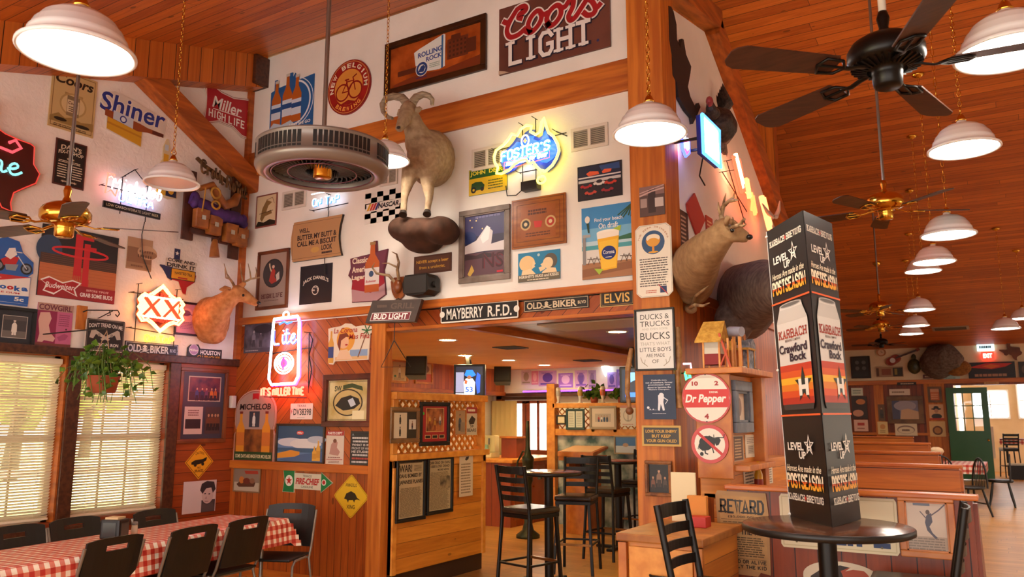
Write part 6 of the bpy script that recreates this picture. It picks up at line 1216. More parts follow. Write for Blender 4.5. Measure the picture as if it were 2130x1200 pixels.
n = Neon(wall_rect('W', 1397, 1414, 290, 328, .0), 'neon_sign', 'small white and pink neon half behind the pendant lamp at the pillar', .08); n.tube([[(.1, 0), (.1, .7), (.5, 1), (.9, .7), (.9, 0)]], '#4a5aff', .014, 6); n.tube([[(.3, .0), (.3, .5), (.7, .5), (.7, 0)]], '#eef4ff', .02, 8); n.tube([[(.3, .66), (.5, .86), (.7, .66)]], '#ff3a6a', .016, 7)
n = Neon(wall_rect('W', 1497, 1545, 350, 452, .0), 'neon_sign', 'glowing red and orange lettered neon on the side wall', .14); n.tube([[(.0, .05), (.25, .0), (.42, .55), (.3, .62), (.0, .05)]], '#ff3a24', .016, 8); n.tube([[(.06, .0), (.12, .2), (.34, .5)], [(.1, -.05), (.36, .42)]], '#ffd0a0', .02, 9); n.tube([[(.5, .25), (.62, .6)], [(.56, .25), (.66, .55), (.52, .5)]], '#ff7a3c', .02, 9); n.tube([[(.72, .45), (.86, .85)], [(.72, .8), (.8, .5), (.9, .8)]], '#ff5a2c', .018, 9); n.frame([((0, .3), (1, .7)), ((.2, 0), (.9, 1))])
n = Neon(wall_rect('W', 1555, 1573, 420, 480, .0), 'neon_sign', 'narrow glowing red neon farthest along the side wall', .14); n.tube([[(.1, 0), (.9, .9)], [(.3, .0), (.95, .75)]], '#ff6a3c', .03, 9)
cut('pennant_sign', 'W', [(1426, 424), (1442, 402), (1464, 458), (1448, 494), (1428, 440)], .015, '#b8382c', 'red pointed beer sign on the side wall above the buck', 'sign', .003)
a = sign('W', 1410, 1429, 440, 524, .01).board('#2a201c'); a.rect(.1, .05, .9, .95, '#3c302a'); a.lines(.2, .1, .8, .9, 8, '#c9b49a'); a.build('tin_sign', 'tall dark sign just right of the pillar above the buck', 'sign')
a = sign('W', 1467, 1480, 452, 488, .01).board('#b03a2a'); a.lines(.1, .2, .9, .8, 3, '#e6c9a0'); a.build('tin_sign', 'small red sign above the neck of the buck', 'sign')
a = sign('W', 1442, 1462, 500, 560, .01).board('#c9b08a'); a.lines(.1, .1, .9, .9, 7, '#6a4a2a'); a.build('poster', 'pale poster hidden mostly behind the buck', 'poster')
o = root_at('antler_mount', RW(1600, 440, 0), 'pale antlers on the wall left of the top of the beer display', 'mounted antlers'); k = MB(); k.tube([RW(1596, 440, .06), RW(1606, 452, .14), RW(1614, 450, .16)], [.03, .03, .03], mat('#c9bcae', .5), 10); part(k, 'skull_plate', RW(1600, 440, 0), o)
for pts in ([(1606, 452, .14), (1596, 440, .2), (1586, 424, .26)], [(1614, 450, .16), (1620, 436, .2), (1622, 418, .24)]): k = MB(); k.tube([RW(*q) for q in pts], [.026, .02, .006], mat('#c9bcae', .5), 8); part(k, 'antler', RW(1600, 440, 0), o)
o = root_at('antler_mount', RW(1440, 640, 0), 'bleached antlers hanging under the buck', 'mounted antlers'); p_ = RW(1440, 640, 0); k = MB(); k.ell(RW(1437, 642, .08), (.05, .05, .04), ANT); part(k, 'skull_plate', p_, o)
for pts in ([(1436, 640, .1), (1446, 634, .3), (1462, 636, .42), (1476, 630, .5)], [(1440, 636, .1), (1448, 614, .2), (1462, 604, .3), (1474, 594, .36)]): k = MB(); k.tube([RW(*q) for q in pts], [.016, .014, .01, .003], ANT, 8); part(k, 'antler', p_, o)
a = framed('W', 1438, 1459, 648, 684, .012).board('#8aa07c'); a.ell(.55, .4, .25, .25, '#b03a2c'); a.build('framed_print', 'green framed print with a red bird under the buck', 'framed picture', frame=(.012, .015, mat('#2a1a10', .4)))
a = framed('W', 1467, 1488, 646, 690, .012).board('#9c7a4c'); a.lines(.15, .1, .85, .9, 6, '#5a3c1c'); a.build('framed_print', 'tan framed print right of the green bird print', 'framed picture', frame=(.012, .015, mat('#5a3414', .4)))
a = sign('W', 1556, 1576, 660, 720, .01).board('#c9b08a'); a.ell(.5, .4, .3, .2, '#b03a2c'); a.build('poster', 'pale poster left of the beer display above the model village', 'poster')
# ------------------------------------------------------------------ signs on the square pillar
a = sign('P', 1331, 1383, 387, 449, .006).board('#5a4440'); a.rect(0, .0, 1, .3, '#8a6a64'); a.rect(.35, .1, .65, .9, '#3c2c2c'); a.line([(.02, .3), (.5, .18), (.98, .12)], .05, '#c9a8a0'); a.line([(.02, .2), (.98, .02)], .03, '#c9a8a0'); a.rect(.62, .42, .96, .72, '#c9b8b0'); a.rect(.04, .4, .3, .7, '#a89088'); a.build('photo_print', 'longhorn photograph at the top of the pillar', 'photo')
M_, W_, H_ = wall_rect('P', 1324, 1399, 467, 618); a = Art(M_, W_, H_, .012); OC = lambda e: [(.12 + e, e * .5), (.88 - e, e * .5), (1 - e, .06), (1 - e, .94), (.88 - e, 1 - e * .5), (.12 + e, 1 - e * .5), (e, .94), (e, .06)]
a.board(mat('#e6ddc8', .4), OC(0)); a.poly(OC(.02), '#a89c84'); a.poly(OC(.03), '#e9e0cc'); a.ring('THE BEER DRINKERS', .5, .25, .215, .022, 170, 10, '#b0703c', .01); a.circ(.5, .25, .165, '#33567c'); a.ell(.5, .22, .2, .085, '#d9902c'); a.ell(.5, .19, .19, .055, '#efe2c4'); a.ell(.5, .25, .17, .06, '#dfa03c'); a.rect(.47, .3, .53, .37, '#d9902c'); a.ell(.5, .385, .14, .014, '#d9a23a')
a.lines(.1, .46, .9, .86, 12, '#5a5048', .42, 4); a.lines(.25, .90, .6, .95, 2, '#c4684c'); a.rect(.66, .86, .84, .95, '#26345c'); a.line([(.62, .84), (.86, .97)], .012, '#b3302c'); a.build('octagon_plaque', 'cream cut-corner beer plaque on the pillar', 'sign')
a = framed('P', 1323, 1406, 642, 771, .012, .012).board('#e9e6dc')
for t_, v, w_, h_, c in (('DUCKS &', .11, .78, .09, '#3a3428'), ('TRUCKS', .23, .80, .09, '#3a3428'), ('AND EVEN SOME', .32, .7, .035, '#b9b4a4'), ('BUCKS', .44, .80, .12, '#3a3428'), ("THAT'S WHAT", .57, .8, .06, '#b3ae9e'), ('LITTLE BOYS', .67, .84, .07, '#3a3428'), ('ARE MADE', .77, .5, .055, '#4a4436'), ('OF', .87, .18, .06, '#4a4436')): a.text(t_, .5, v, w_, h_, c, .0)
for s_ in (-1, 1): a.line([(.5 + s_ * .22, .95), (.5 + s_ * .36, .88), (.5 + s_ * .4, .80)], .012, '#a89c84'); a.line([(.5 + s_ * .3, .92), (.5 + s_ * .28, .84)], .01, '#a89c84')
a.build('framed_sign', 'white ducks and trucks sign in a thin black frame on the pillar', 'sign', frame=(.012, .03, mat('#2a241c', .4)))
a = sign('P', 1340, 1406, 779, 872, .008).board('#1c2c4a'); 
for k, t_ in enumerate(('Cinderella story,', 'out of nowhere, former', 'greenskeeper, now', 'about to become the', 'Masters Champion.')): a.text(t_, .5, .13 + .052 * k, (.5, .86, .7, .74, .66)[k], .04, '#d9dbe0', .015)
a.ell(.56, .44, .06, .03, '#e6e6e8'); a.poly([(.46, .47), (.52, .43), (.64, .44), (.64, .52), (.62, .62), (.66, .8), (.60, .81), (.54, .66), (.5, .81), (.44, .8), (.46, .62)], '#e6e6e8'); a.line([(.6, .50), (.76, .58)], .02, '#e6e6e8'); a.line([(.76, .58), (.68, .66)], .012, '#e6e6e8'); a.circ(.14, .74, .03, '#e6e6e8'); a.line([(.16, .79), (.4, .79)], .006, '#c9ccd4'); a.circ(.2, .78, .015, '#c9ccd4'); a.circ(.3, .78, .015, '#c9ccd4'); a.lines(.25, .86, .75, .88, 1, '#c9ccd4'); a.build('poster', 'navy poster of a white golfer on the pillar', 'poster')
a = sign('P', 1337, 1418, 885, 928, .014).board('#c9a24a'); a.rect(.05, .1, .95, .9, '#3a342c')
for k, t_ in enumerate(('LOVE YOUR ENEMY', 'BUT KEEP', 'YOUR GUN OILED')): a.text(t_, .5, .28 + .23 * k, (.8, .48, .78)[k], .15, '#d9aa44', .02)
a.build('wooden_sign', 'dark sign with yellow lettering and edge low on the pillar', 'sign')
a = framed('P', 1344, 1400, 958, 1032, .022, .006).board('#1a1412'); a.person(.5, .48, .62, '#c99a78', '#8a6a52', '#3a2a22'); a.person(.22, .66, .5, '#b98a68', '#7a4a34', '#2a2018'); a.person(.78, .66, .5, '#b98a68', '#4a3a30', '#2a2018'); a.ell(.5, .2, .12, .02, '#2c2420'); a.build('framed_photo', 'rustic-framed photograph of three people at the foot of the pillar', 'framed picture', frame=(.022, .03, noise_mat('rustic_frame', '#6a3a18', '#a06428', 14, .5, .5)))
b = MB(); b.tube([(-2.43, 5.66, 1.95), (-2.45, 5.63, 1.80), (-2.46, 5.63, 1.62), (-2.45, 5.64, 1.50)], [.018, .022, .02, .016], noise_mat('twisted_wood', '#8a5a2c', '#b8864c', 20, .5, .4), 8); b.ell((-2.45, 5.64, 1.48), (.03, .03, .03), mat('#7a4a24', .5)); p_ = (-2.45, 5.63, 1.7); o = rel(b, Vector(p_)).build('twisted_stick'); o.location = p_; tag(o, 'twisted wooden stick hanging at the left edge of the pillar', 'stick')
b = MB(); b.tube([(-2.08, 5.72, 2.1), (-2.075, 5.71, 1.9), (-2.085, 5.70, 1.7), (-2.07, 5.70, 1.5)], [.02, .03, .024, .03], noise_mat('twisted_wood', '#8a5a2c', '#b8864c', 20, .5, .4), 8); p_ = (-2.08, 5.71, 1.8); o = rel(b, Vector(p_)).build('twisted_stick'); o.location = p_; tag(o, 'gnarled wooden stick hanging at the right edge of the pillar', 'stick')
# ------------------------------------------------------------------ half wall inside the opening
HY0, HY1, HX = 5.875, 7.42, -4.95
b = MB(); b.box((HX - .1, HY0, 0), (HX, HY1, 1.03), PINEY); b.box((HX - .1, HY0, FZ), (HX - .03, HY1, 0), mat('#3a2210', .6)); struct('half_wall', b)
b = MB(); b.box((HX - .14, HY0, 1.03), (HX + .05, HY1 + .03, 1.09), PINE, .006); b.box((HX, HY0, .96), (HX + .02, HY1, 1.03), PINE, .004); b.box((HX - .12, HY0, 1.60), (HX + .03, HY1 + .02, 1.67), PINE, .006)
for y in (HY0, HY1 - .06): b.box((HX - .1, y, 0), (HX + .02, y + .06, 1.03), PINE, .004); b.box((HX - .1, y, 1.09), (HX, y + .07, 1.6), PINE, .004)
struct('half_wall_frame', b)
b = MB()
for s_ in (1, -1):
    for k in range(-6, 18):
        y0 = HY0 + .1 * k; z0, z1 = (1.09, 1.6) if s_ > 0 else (1.6, 1.09); y1 = y0 + .51
        t0 = max(0, (HY0 + .07 - y0) / .51); t1 = min(1, (HY1 - .07 - y0) / .51)
        if t1 - t0 > .05: b.bar((HX - .06 - .008 * s_, y0 + .51 * t0, z0 + (z1 - z0) * t0), (HX - .06 - .008 * s_, y0 + .51 * t1, z0 + (z1 - z0) * t1), .03, .008, PINE)
struct('half_wall_lattice', b)
def hframe(lb, r, w, fm, fn, name='framed_photo', cat='framed picture', t=.008): a = framed('H', *r, w, t, .004); fn(a); return a.build(name, lb, cat, frame=(w, .022, fm))
def f1(a): a.board('#2c241c'); a.rect(.04, .06, .58, .96, '#d9cbb0'); a.person(.3, .3, .34, '#5a5048', '#3a342c', '#3a342c'); a.person(.3, .72, .34, '#6a6058', '#4a443c', '#4a443c'); a.rect(.66, .3, .96, .66, '#d9d0c4'); a.person(.8, .5, .3, '#c99a78', '#7a4a3c', '#2a2a34')
hframe('brown-framed pair of player pictures on the lattice half wall', (810, 870, 847, 921), .035, noise_mat('frame_tan', '#6a4826', '#8a6236', 6, .4), f1)
def f2(a):
    a.board('#a31c24'); a.rect(.16, .07, .86, .72, '#d9b87a'); a.rect(.18, .085, .84, .705, noise_mat('team_photo', '#5a2414', '#c4763c', 10, .4))
    a.person(.5, .5, .36, '#c99a78', '#b8842c', '#8a3a1c'); a.person(.3, .4, .3, '#b98a68', '#c9a23a', '#7a2a1c'); a.person(.7, .38, .32, '#c99a78', '#d9d0c4', '#5a5a64')
    for k in range(3): a.rect(.12 + .27 * k, .80, .34 + .27 * k, .90, '#d9b87a'); a.rect(.14 + .27 * k, .815, .32 + .27 * k, .885, '#1c1210')
    a.circ(.05, .22, .04, '#4ad04a')
hframe('red-matted team picture in a black frame on the lattice half wall', (871, 933, 836, 927), .035, BLACK, f2)
def f3(a): a.board('#a88a68'); a.person(.5, .5, .7, '#b98a68', '#4a5260', '#3a3a40'); a.rect(.55, .5, .95, .9, '#8a7a68')
hframe('tan photograph of a standing person right of the red-matted picture', (943, 967, 852, 905), .008, PINEDK, f3)
a = sign('H', 969, 991, 847, 905, .006, .004).board('#c9b8a0'); a.rect(0, 0, 1, .22, '#a03028'); a.lines(.12, .06, .88, .16, 1, '#e6d9c4', .8); a.poly([(.2, .5), (.5, .3), (.85, .42), (.7, .6), (.3, .62)], '#3a2c20'); a.text('59', .5, .68, .3, .1, '#3a2c20', .02); a.text('BEARS', .5, .82, .84, .12, '#3a2c20', .02); a.build('tin_sign', 'small cream and red sign at the far end of the lattice half wall', 'sign')
def war(a): a.board('#b8a47e'); a.rect(.06, .015, .94, .03, '#4a3c28'); a.text('WAR!', .28, .12, .5, .13, '#2a2014', .03); a.lines(.6, .07, .95, .18, 5, '#5a4a30'); a.text('OAHU BOMBED BY', .48, .25, .88, .07, '#2a2014', .03); a.text('JAPANESE PLANES', .5, .37, .92, .09, '#2a2014', .03); a.lines(.06, .46, .94, .97, 34, '#6a5838', .5, 5)
hframe('black-framed war newspaper page on the pine half wall, left one', (822, 883, 953, 1084), .03, BLACK, war)
def war2(a): a.board('#b8a47e'); a.text('2400 DEAD ON OAHU', .5, .07, .9, .055, '#2a2014', .03); a.text('1000 LOSS DEAD', .5, .14, .84, .05, '#2a2014', .03); a.text('MORE NEWS', .64, .21, .5, .04, '#2a2014', .03); a.lines(.06, .25, .94, .97, 46, '#6a5838', .5, 6); a.rect(.5, .34, .94, .58, noise_mat('war_photo', '#2c241a', '#a08c68', 12, .5))
hframe('black-framed newspaper page with a picture on the pine half wall, right one', (886, 940, 948, 1068), .03, BLACK, war2)
a = sign('H', 955, 983, 945, 1032, .001).board('#d9c4a8'); a.poly([(.4, .12), (.5, .06), (.7, .05), (.66, .12), (.5, .15)], '#3a2c20'); a.lines(.1, .2, .9, .94, 11, '#8a7458'); a.build('paper_list', 'white paper list pinned on the pine half wall', 'paper')
# ------------------------------------------------------------------ inside the bar room
zv = on(0, -7.6, 870, 807).z
b = MB(); b.box((-7.95, 5.98, zv), (-7.6, 12.2, 2.26), PVY); b.box((-7.96, 5.98, zv - .06), (-7.57, 12.2, zv), TRIM, .005); struct('valance_bar', b)
b = MB(); b.box((-7.6, 12.02, zv - .02), (-3.3, 12.2, 2.26), WALLP); b.box((-7.6, 12.0, zv - .08), (-3.3, 12.2, zv - .02), DKW, .005); struct('valance_bar_back', b)
PLANES['BV'] = (0, -7.6, Y); PLANES['BK'] = (1, 12.02, X)
a = framed('BV', 812, 848, 748, 797, .03).board('#c9a878'); a.person(.5, .5, .7, '#b98a68', '#d9c9a8', '#8a6a4a'); a.ell(.2, .75, .08, .06, '#3a6a4a'); a.lines(.1, .82, .9, .94, 2, '#7a5a3c'); a.build('framed_poster', 'tan framed poster on the bar valance behind the hanging triangle', 'framed picture', frame=(.03, .02, PINEDK))
a = framed('BV', 862, 899, 752, 799, .03).board('#c9a070'); a.rect(.0, .55, 1, 1, '#b3401c'); a.lines(.1, .57, .7, .68, 1, '#e6d0a8', .8); a.ell(.6, .3, .25, .2, '#6a4a34'); a.build('framed_poster', 'orange framed poster on the bar valance beside the black speaker', 'framed picture', frame=(.03, .02, PINEDK))
def speaker(px, py, d, lb, s=.28):
    p = atd(px, py, d); t = thing('ceiling_speaker', lb, 'speaker', p, .5); b = MB(); b.prism([(-.5 * s, -.4 * s), (.5 * s, -.4 * s), (.42 * s, .35 * s), (-.42 * s, .35 * s)], -.5 * s, .5 * s, BLACK, Matrix.Rotation(-.25, 4, 'X')); b.build('body', t)
    b = MB(); b.box((-.43 * s, -.42 * s, -.42 * s), (.43 * s, -.405 * s, .42 * s), mat('#26221e', .7), .004, Matrix.Rotation(-.25, 4, 'X')); b.build('grille', t); b = MB(); b.cyl((0, .05, .45 * s), (0, .08, 2.26 - p.z), .015, BLACK); b.build('bracket', t)
speaker(868, 765, 11.0, 'black speaker hanging in front of the bar valance posters'); speaker(1046, 781, 13.2, 'black speaker hanging over the bar left of the violet posters')
def tv(px, py, d, w, h, rz, lb, art):
    p = atd(px, py, d); t = thing('television', lb, 'television', p, 0); M = Matrix.Translation(p) @ Matrix.Rotation(rz, 4, 'Z') @ Matrix.Rotation(PI / 2, 4, 'X')
    R_ = Matrix.Rotation(rz, 4, 'Z') @ Matrix.Rotation(PI / 2, 4, 'X')
    b = MB(); b.box((-w / 2 - .03, -h / 2 - .03, -.12), (w / 2 + .03, h / 2 + .03, 0), BLACK, .01, R_); b.build('housing', t)
    a = Art(M, w, h, .002); art(a); a.build('screen', parent=t, matl=R_)
    b = MB(); b.bar((0, .08, 0), (-.1, .1, 2.26 - p.z), .05, .05, BLACK); b.build('mount', t)
EM = lambda c, s=1.6: mat(c, .3, emit=s)
def game(a):
    a.board(EM('#16161c', .6)); a.rect(0, 0, 1, .3, EM('#2a2a34', .6)); a.rect(.0, .2, .3, .9, EM('#8d8fa8', .7)); a.poly([(.3, .55), (.38, .42), (.62, .42), (.72, .56), (.7, .98), (.32, .98)], EM('#dfe6f4')); a.poly([(.32, .3), (.4, .12), (.62, .12), (.75, .3), (.62, .36), (.42, .36)], EM('#1c5ad0')); a.text('53', .5, .8, .28, .2, EM('#1c3f9c'), .04); a.ell(.5, .38, .08, .07, EM('#8a5a3c', .8)); a.poly([(.74, .5), (.8, .2), (.92, .3), (.9, .9), (.8, .95)], EM('#1c3f9c')); a.poly([(.34, .45), (.44, .5), (.42, .62), (.32, .6)], EM('#b8502c', 1))
    a.rect(0, .93, .3, .98, EM('#c9ccd8', .8))
tv(976, 792, 10.6, .36, .38, .45, 'lit television showing a player with number 53 at the left of the bar', game)
def game2(a): a.board(EM('#101828', .8)); a.rect(.3, .1, .9, .45, EM('#5a9ad0')); a.ell(.5, .55, .25, .2, EM('#1c1c28', .5)); a.rect(.1, .75, .9, .9, EM('#2c5ac0'))
tv(1324, 800, 9.4, .34, .36, .3, 'lit blue television half hidden behind the pillar', game2)
# recessed lights and vents of the bar ceiling
RLM = mat('#ffdf9c', .4, emit=110)
for lb, px, py in (('recessed ceiling light nearest the left end of the header', 931, 707), ('recessed ceiling light beyond the nearest one, left of the middle', 967, 739), ('brightest recessed ceiling light in the middle of the bar ceiling', 1058, 749), ('farthest recessed ceiling light, above the bar doors', 1132, 759)):
    p = on(2, 2.26, px, py); t = thing('recessed_light', lb, 'ceiling light', (p.x, p.y, 2.2599), 0, 'recessed lights in the bar ceiling'); b = MB(); b.lathe([(.085, -.001), (.11, -.008), (.115, 0)], mat('#e6d9c0', .4), 28); b.build('trim_ring', t); b = MB(); b.lathe([(.088, -.002), (0, -.002)], RLM, 24); b.build('lens', t)
p = on(2, 2.30, 1284, 690); t = thing('recessed_light', 'recessed light in the dark boarded ceiling left of the pillar', 'ceiling light', (p.x, p.y, 2.2999), 0, 'recessed lights in the bar ceiling'); b = MB(); b.lathe([(.085, -.001), (.11, -.008), (.115, 0)], mat('#e6d9c0', .4), 28); b.build('trim_ring', t); b = MB(); b.lathe([(.088, -.002), (0, -.002)], RLM, 24); b.build('lens', t)
for lb, px, py in (('dark square vent in the bar ceiling', 1062, 722), ('farther dark vent in the bar ceiling near the boarded part', 1222, 749)):
    p = on(2, 2.26, px, py); b = MB(); b.box((-.16, -.16, -.012), (.16, .16, -.0005), mat('#4a3c2c', .6), .004); o = tag(b.build('ceiling_vent'), lb, 'air vent'); o.location = (p.x, p.y, 2.26); s = MB()
    for k in range(7): s.box((-.13, -.125 + .04 * k, -.016), (.13, -.11 + .04 * k, -.012), mat('#2a2018', .6))
    s.build('louvre', o)
b = MB(); p = on(2, 2.30, 1215, 678); q = on(2, 2.3, 1290, 703); b.box((-3.75, 6.5, 2.285), (-2.75, 7.1, 2.2995), mat('#b8a488', .5), .004); o = tag(b.build('ceiling_panel'), 'pale flat panel on the dark boarded ceiling behind the header', 'panel')
# poster band round the bar, violet light tinted into the poster colours
rn = random.Random(11)
for i, (lb, x0, x1, y0, y1, c1, c2) in enumerate((('small lilac-tinted poster first from the left of the violet band', 1004, 1026, 771, 806, '#6a5a9c', '#b8a0c4'), ('pale round-emblem poster in the violet band above the doors', 1085, 1105, 770, 800, '#d9c8d0', '#a89a88'), ('pink poster beside the round emblem in the violet band', 1106, 1120, 772, 800, '#e08aa8', '#f0c0c8'), ('lilac-tinted poster with blue bars in the violet band', 1121, 1158, 771, 803, '#c89ad0', '#5a3fb0'),
        ('bright violet-tinted crowd poster in the middle of the violet band', 1162, 1192, 776, 806, '#a070e0', '#e0c0ff'), ('poster of a purple vase shape in the violet band', 1196, 1222, 770, 806, '#c8a0d8', '#7a4ac0'), ('tall dim poster beside the vase poster in the violet band', 1224, 1240, 770, 808, '#a888c0', '#6a4a9c'), ('violet-tinted poster right of the white arrow neon', 1264, 1282, 774, 808, '#b088d0', '#5a3a9c'), ('large violet-tinted poster at the right end of the band', 1283, 1306, 768, 810, '#8a6ac8', '#c0a0f0'))):
    a = sign('BK', x0, x1, y0, y1, .006).board(c1); a.ell(.5, .45, .28, .3, c2); a.rect(.1, .8, .9, .9, c2); a.lines(.15, .1, .85, .2, 2, c2, .5, i)
    if i == 5: a.poly([(.3, .3), (.7, .3), (.62, .8), (.38, .8)], '#5a2fb0')
    a.build('poster', lb, 'poster')
n = Neon(wall_rect('BK', 1255, 1269, 763, 782, .05), 'neon_sign', 'small white arrow-shaped neon in the violet band', .05); n.tube([[(0, 0), (1, 0), (.5, 1), (0, 0)], [(.3, .2), (.7, .2), (.5, .6), (.3, .2)]], '#d8f0ff', .016, 7)
n = Neon(wall_rect('BK', 1090, 1300, 811, 814, .03), 'added_violet_strip', 'long added violet light tube tinting the poster band', .03); n.tube([[(0, .5), (1, .5)]], '#8a3cff', .012, 7); b = MB(); b.box(n.P(0, 1.2, -.01), n.P(1, -.2, .015), DKW); b.build('strip_holder', n.o)  # unseen tube added to give the poster band its violet glow
# back doors with bright glass
M_, W_, H_ = wall_rect('BB', 1050, 1148, 823, 1010, 0.0); xL, xR = M_.translation.x - W_ / 2, M_.translation.x + W_ / 2
DAY = mat('#fff6e0', .3, emit=2.6)
for i, (x0, x1) in enumerate(((xL, (xL + xR) / 2 - .01), ((xL + xR) / 2 + .01, xR))):
    b = MB(); zt = 1.72; RD = noise_mat('door_red', '#6a2c16', '#8a3c20', 3, .4); zl = .88 if i else .84
    for q in ((x0, FZ, x0 + .07, zt), (x1 - .07, FZ, x1, zt), (x0, zt - .05, x1, zt), (x0, FZ, x1, zl), ((x0 + x1) / 2 - .025, zl, (x0 + x1) / 2 + .025, zt)): b.box((q[0], 12.13, q[1]), (q[2], 12.18, q[3]), RD, .005)
    o = struct('door_%d' % (i + 1), b); g = MB(); g.box((x0 + .07, 12.15, zl), (x1 - .07, 12.16, zt - .05), DAY); g.build('pane', o)
    h = MB(); h.tube([(x1 - .05 if i == 0 else x0 + .05, 12.1, .7), (x1 - .05 if i == 0 else x0 + .05, 12.08, .75), (x1 - .05 if i == 0 else x0 + .05, 12.1, .95)], .012, BRASS, 6); h.build('handle', o)
b = MB()
for x in (xL - .12, xR): b.box((x, 12.1, FZ), (x + .12, 12.2, 1.85), TRIM, .005)
b.box((xL - .12, 12.1, 1.74), (xR + .12, 12.2, 1.85), DKW, .005); struct('trim_11', b)
for lb, r, c in (('lilac paper above the left of the bar doors', (1083, 1097, 801, 817), '#b8a0d0'), ('dark red sign above the bar doors', (1101, 1119, 803, 819), '#6a2a4a'), ('pale paper above the right of the bar doors', (1121, 1135, 803, 819), '#c8b0d8')): a = sign('BB', *r).board(c); a.lines(.15, .15, .85, .85, 4, '#4a2a5a'); a.build('paper_notice', lb, 'paper')
# cream curtain, counter, hutch, pump
b = MB(); xs = [-7.9 + .05 * k for k in range(12)]; b.add([(x, 12.05 - .03 * (k % 2), z) for z in (.35, 1.72) for k, x in enumerate(xs)], [(k, k + 1, 12 + k + 1, 12 + k) for k in range(11)], mat('#e0c98a', .7), True); o = b.build('curtain'); tag(o, 'cream curtain behind the counter left of the bar doors', 'curtain'); so_ = o.modifiers.new('s', 'SOLIDIFY'); so_.thickness = .01
p = on(1, 10.3, 1062, 1000); cx1 = p.x; t = thing('bar_counter', 'red-brown panelled bar counter with a yellow top left of the stools', 'counter', (cx1, p.y, FZ)); b = MB(); b.box((-.9, 0, 0), (0, 1.6, .93), plank('counter_boards', '#a8542a', '#8a3c1a', '#4e200c', v3(1, 1, 0), (0, 0, 1), .12)); b.build('body', t); b = MB(); b.box((-.95, -.05, .93), (.06, 1.65, .98), PINE, .008); b.build('countertop', t)
for y0 in (.08, .58, 1.08): d_ = MB(); d_.box((0, y0, .1), (.02, y0 + .44, .86), noise_mat('counter_panel', '#8f421c', '#a8552a', 3, .4), .006); dd = d_.build('door', t); k = MB(); k.cyl((.02, y0 + .05, .55), (.05, y0 + .05, .55), .012, BRASS, n=8); k.build('knob', dd)
q = Vector((cx1 - .28, p.y + .55, FZ + .9805)); t = thing('booth_hutch', 'small red-brown boxed cabinet standing on the bar counter', 'cabinet', q); b = MB(); b.box((-.16, -.12, 0), (.12, .12, .30), noise_mat('hutch_wood', '#7a3018', '#964222', 3, .4), .006); b.build('body', t); b = MB(); b.box((-.18, -.14, .30), (.14, .14, .33), PINEDK, .004); b.build('top', t)
q = Vector((cx1 - .66, p.y + .4, FZ + .9805)); t = thing('drink_machine', 'pale drink dispenser standing on the bar counter', 'dispenser', q); b = MB(); b.box((-.13, -.13, 0), (.13, .13, .08), mat('#e0d4a8', .4), .01); b.box((-.12, .0, .08), (.12, .12, .34), mat('#d9cc9c', .4), .01); b.build('body', t); b = MB(); b.cyl((-.05, -.06, .2), (-.05, -.06, .3), .015, STEEL); b.cyl((.05, -.06, .2), (.05, -.06, .3), .015, STEEL); b.build('tap', t); b = MB(); b.cyl((0, -.07, .08), (0, -.07, .2), .04, mat('#8fb8a0', .1), n=14); b.build('cup', t)
p = on(1, 9.6, 1098, 1000); p.z = FZ; t = thing('hand_pump', 'dark green cast iron hand pump standing before the bar doors', 'pump', p); PG = noise_mat('pump_green', '#2c3020', '#45492f', 8, .4, metal=.4)
b = MB(); b.lathe([(0, 0), (.16, 0), (.16, .04), (.08, .1), (.055, .2), (.05, .7), (.07, .75), (.075, 1.0), (.085, 1.02), (.085, 1.06), (.05, 1.1), (.03, 1.2), (.02, 1.55), (0, 1.56)], PG, 20); b.build('column', t); b = MB(); b.tube([(.06, 0, .86), (.14, -.02, .88), (.2, -.03, .84), (.21, -.03, .78)], [.035, .032, .03, .034], PG, 10); b.build('spout', t); b = MB(); b.tube([(0, 0, 1.12), (-.09, .02, 1.14), (-.18, .03, 1.0), (-.22, .03, .7)], .014, PG, 8); b.build('handle', t)
# partition with taps, plants and pictures
bx0, bx1 = on(1, 11, 1152, 870).x, on(1, 11, 1345, 870).x; z1, z2 = on(1, 11, 1245, 838).z, on(1, 11, 1245, 898).z
b = MB(); b.box((bx0, 10.95, z1 - .07), (bx1, 11.2, z1), PINE, .006); b.box((bx0, 10.97, z2 - .06), (bx1, 11.1, z2 + .04), PINE, .006); 
for x in (bx0 + .66, bx0 + 1.02): b.box((x, 10.97, z2), (x + .05, 11.1, z1 - .06), PINE)
struct('partition_frame', b); b = MB(); b.box((bx0 - .1, 10.95, FZ), (bx0 + .04, 11.1, 1.95), PINE, .006); struct('partition_post', b)
b = MB(); h = z1 - z2 - .1
for s_ in (1, -1):
    for k in range(-4, 18):
        x0 = bx0 + .1 * k; t0 = max(0, (bx0 + .04 - x0) / h); t1 = min(1, (bx1 - x0) / h); za, zb_ = (z2 + .04, z2 + .04 + h) if s_ > 0 else (z2 + .04 + h, z2 + .04)
        if t1 - t0 > .05: b.bar((x0 + h * t0, 11.06 + .008 * s_, za + (zb_ - za) * t0), (x0 + h * t1, 11.06 + .008 * s_, za + (zb_ - za) * t1), .03, .008, PINE)
struct('partition_lattice', b)
b = MB(); b.box((bx0, 11.04, FZ), (bx1, 11.1, z2 - .06), noise_mat('stone_mural', '#3a5a58', '#c9cfc4', 5, .5)); struct('partition_panel', b)
PLANES['BP'] = (1, 10.96, X)
a = framed('BP', 1178, 1217, 850, 894, .03).board('#d9dccc'); a.rect(.46, 0, .54, 1, '#2c4a48'); a.lines(.05, .1, .42, .9, 8, '#a8b0a0'); a.lines(.58, .1, .95, .9, 8, '#a8b0a0'); a.build('framed_document', 'dark green double frame with two pale pages on the partition', 'framed picture', frame=(.03, .02, mat('#24403c', .4)))
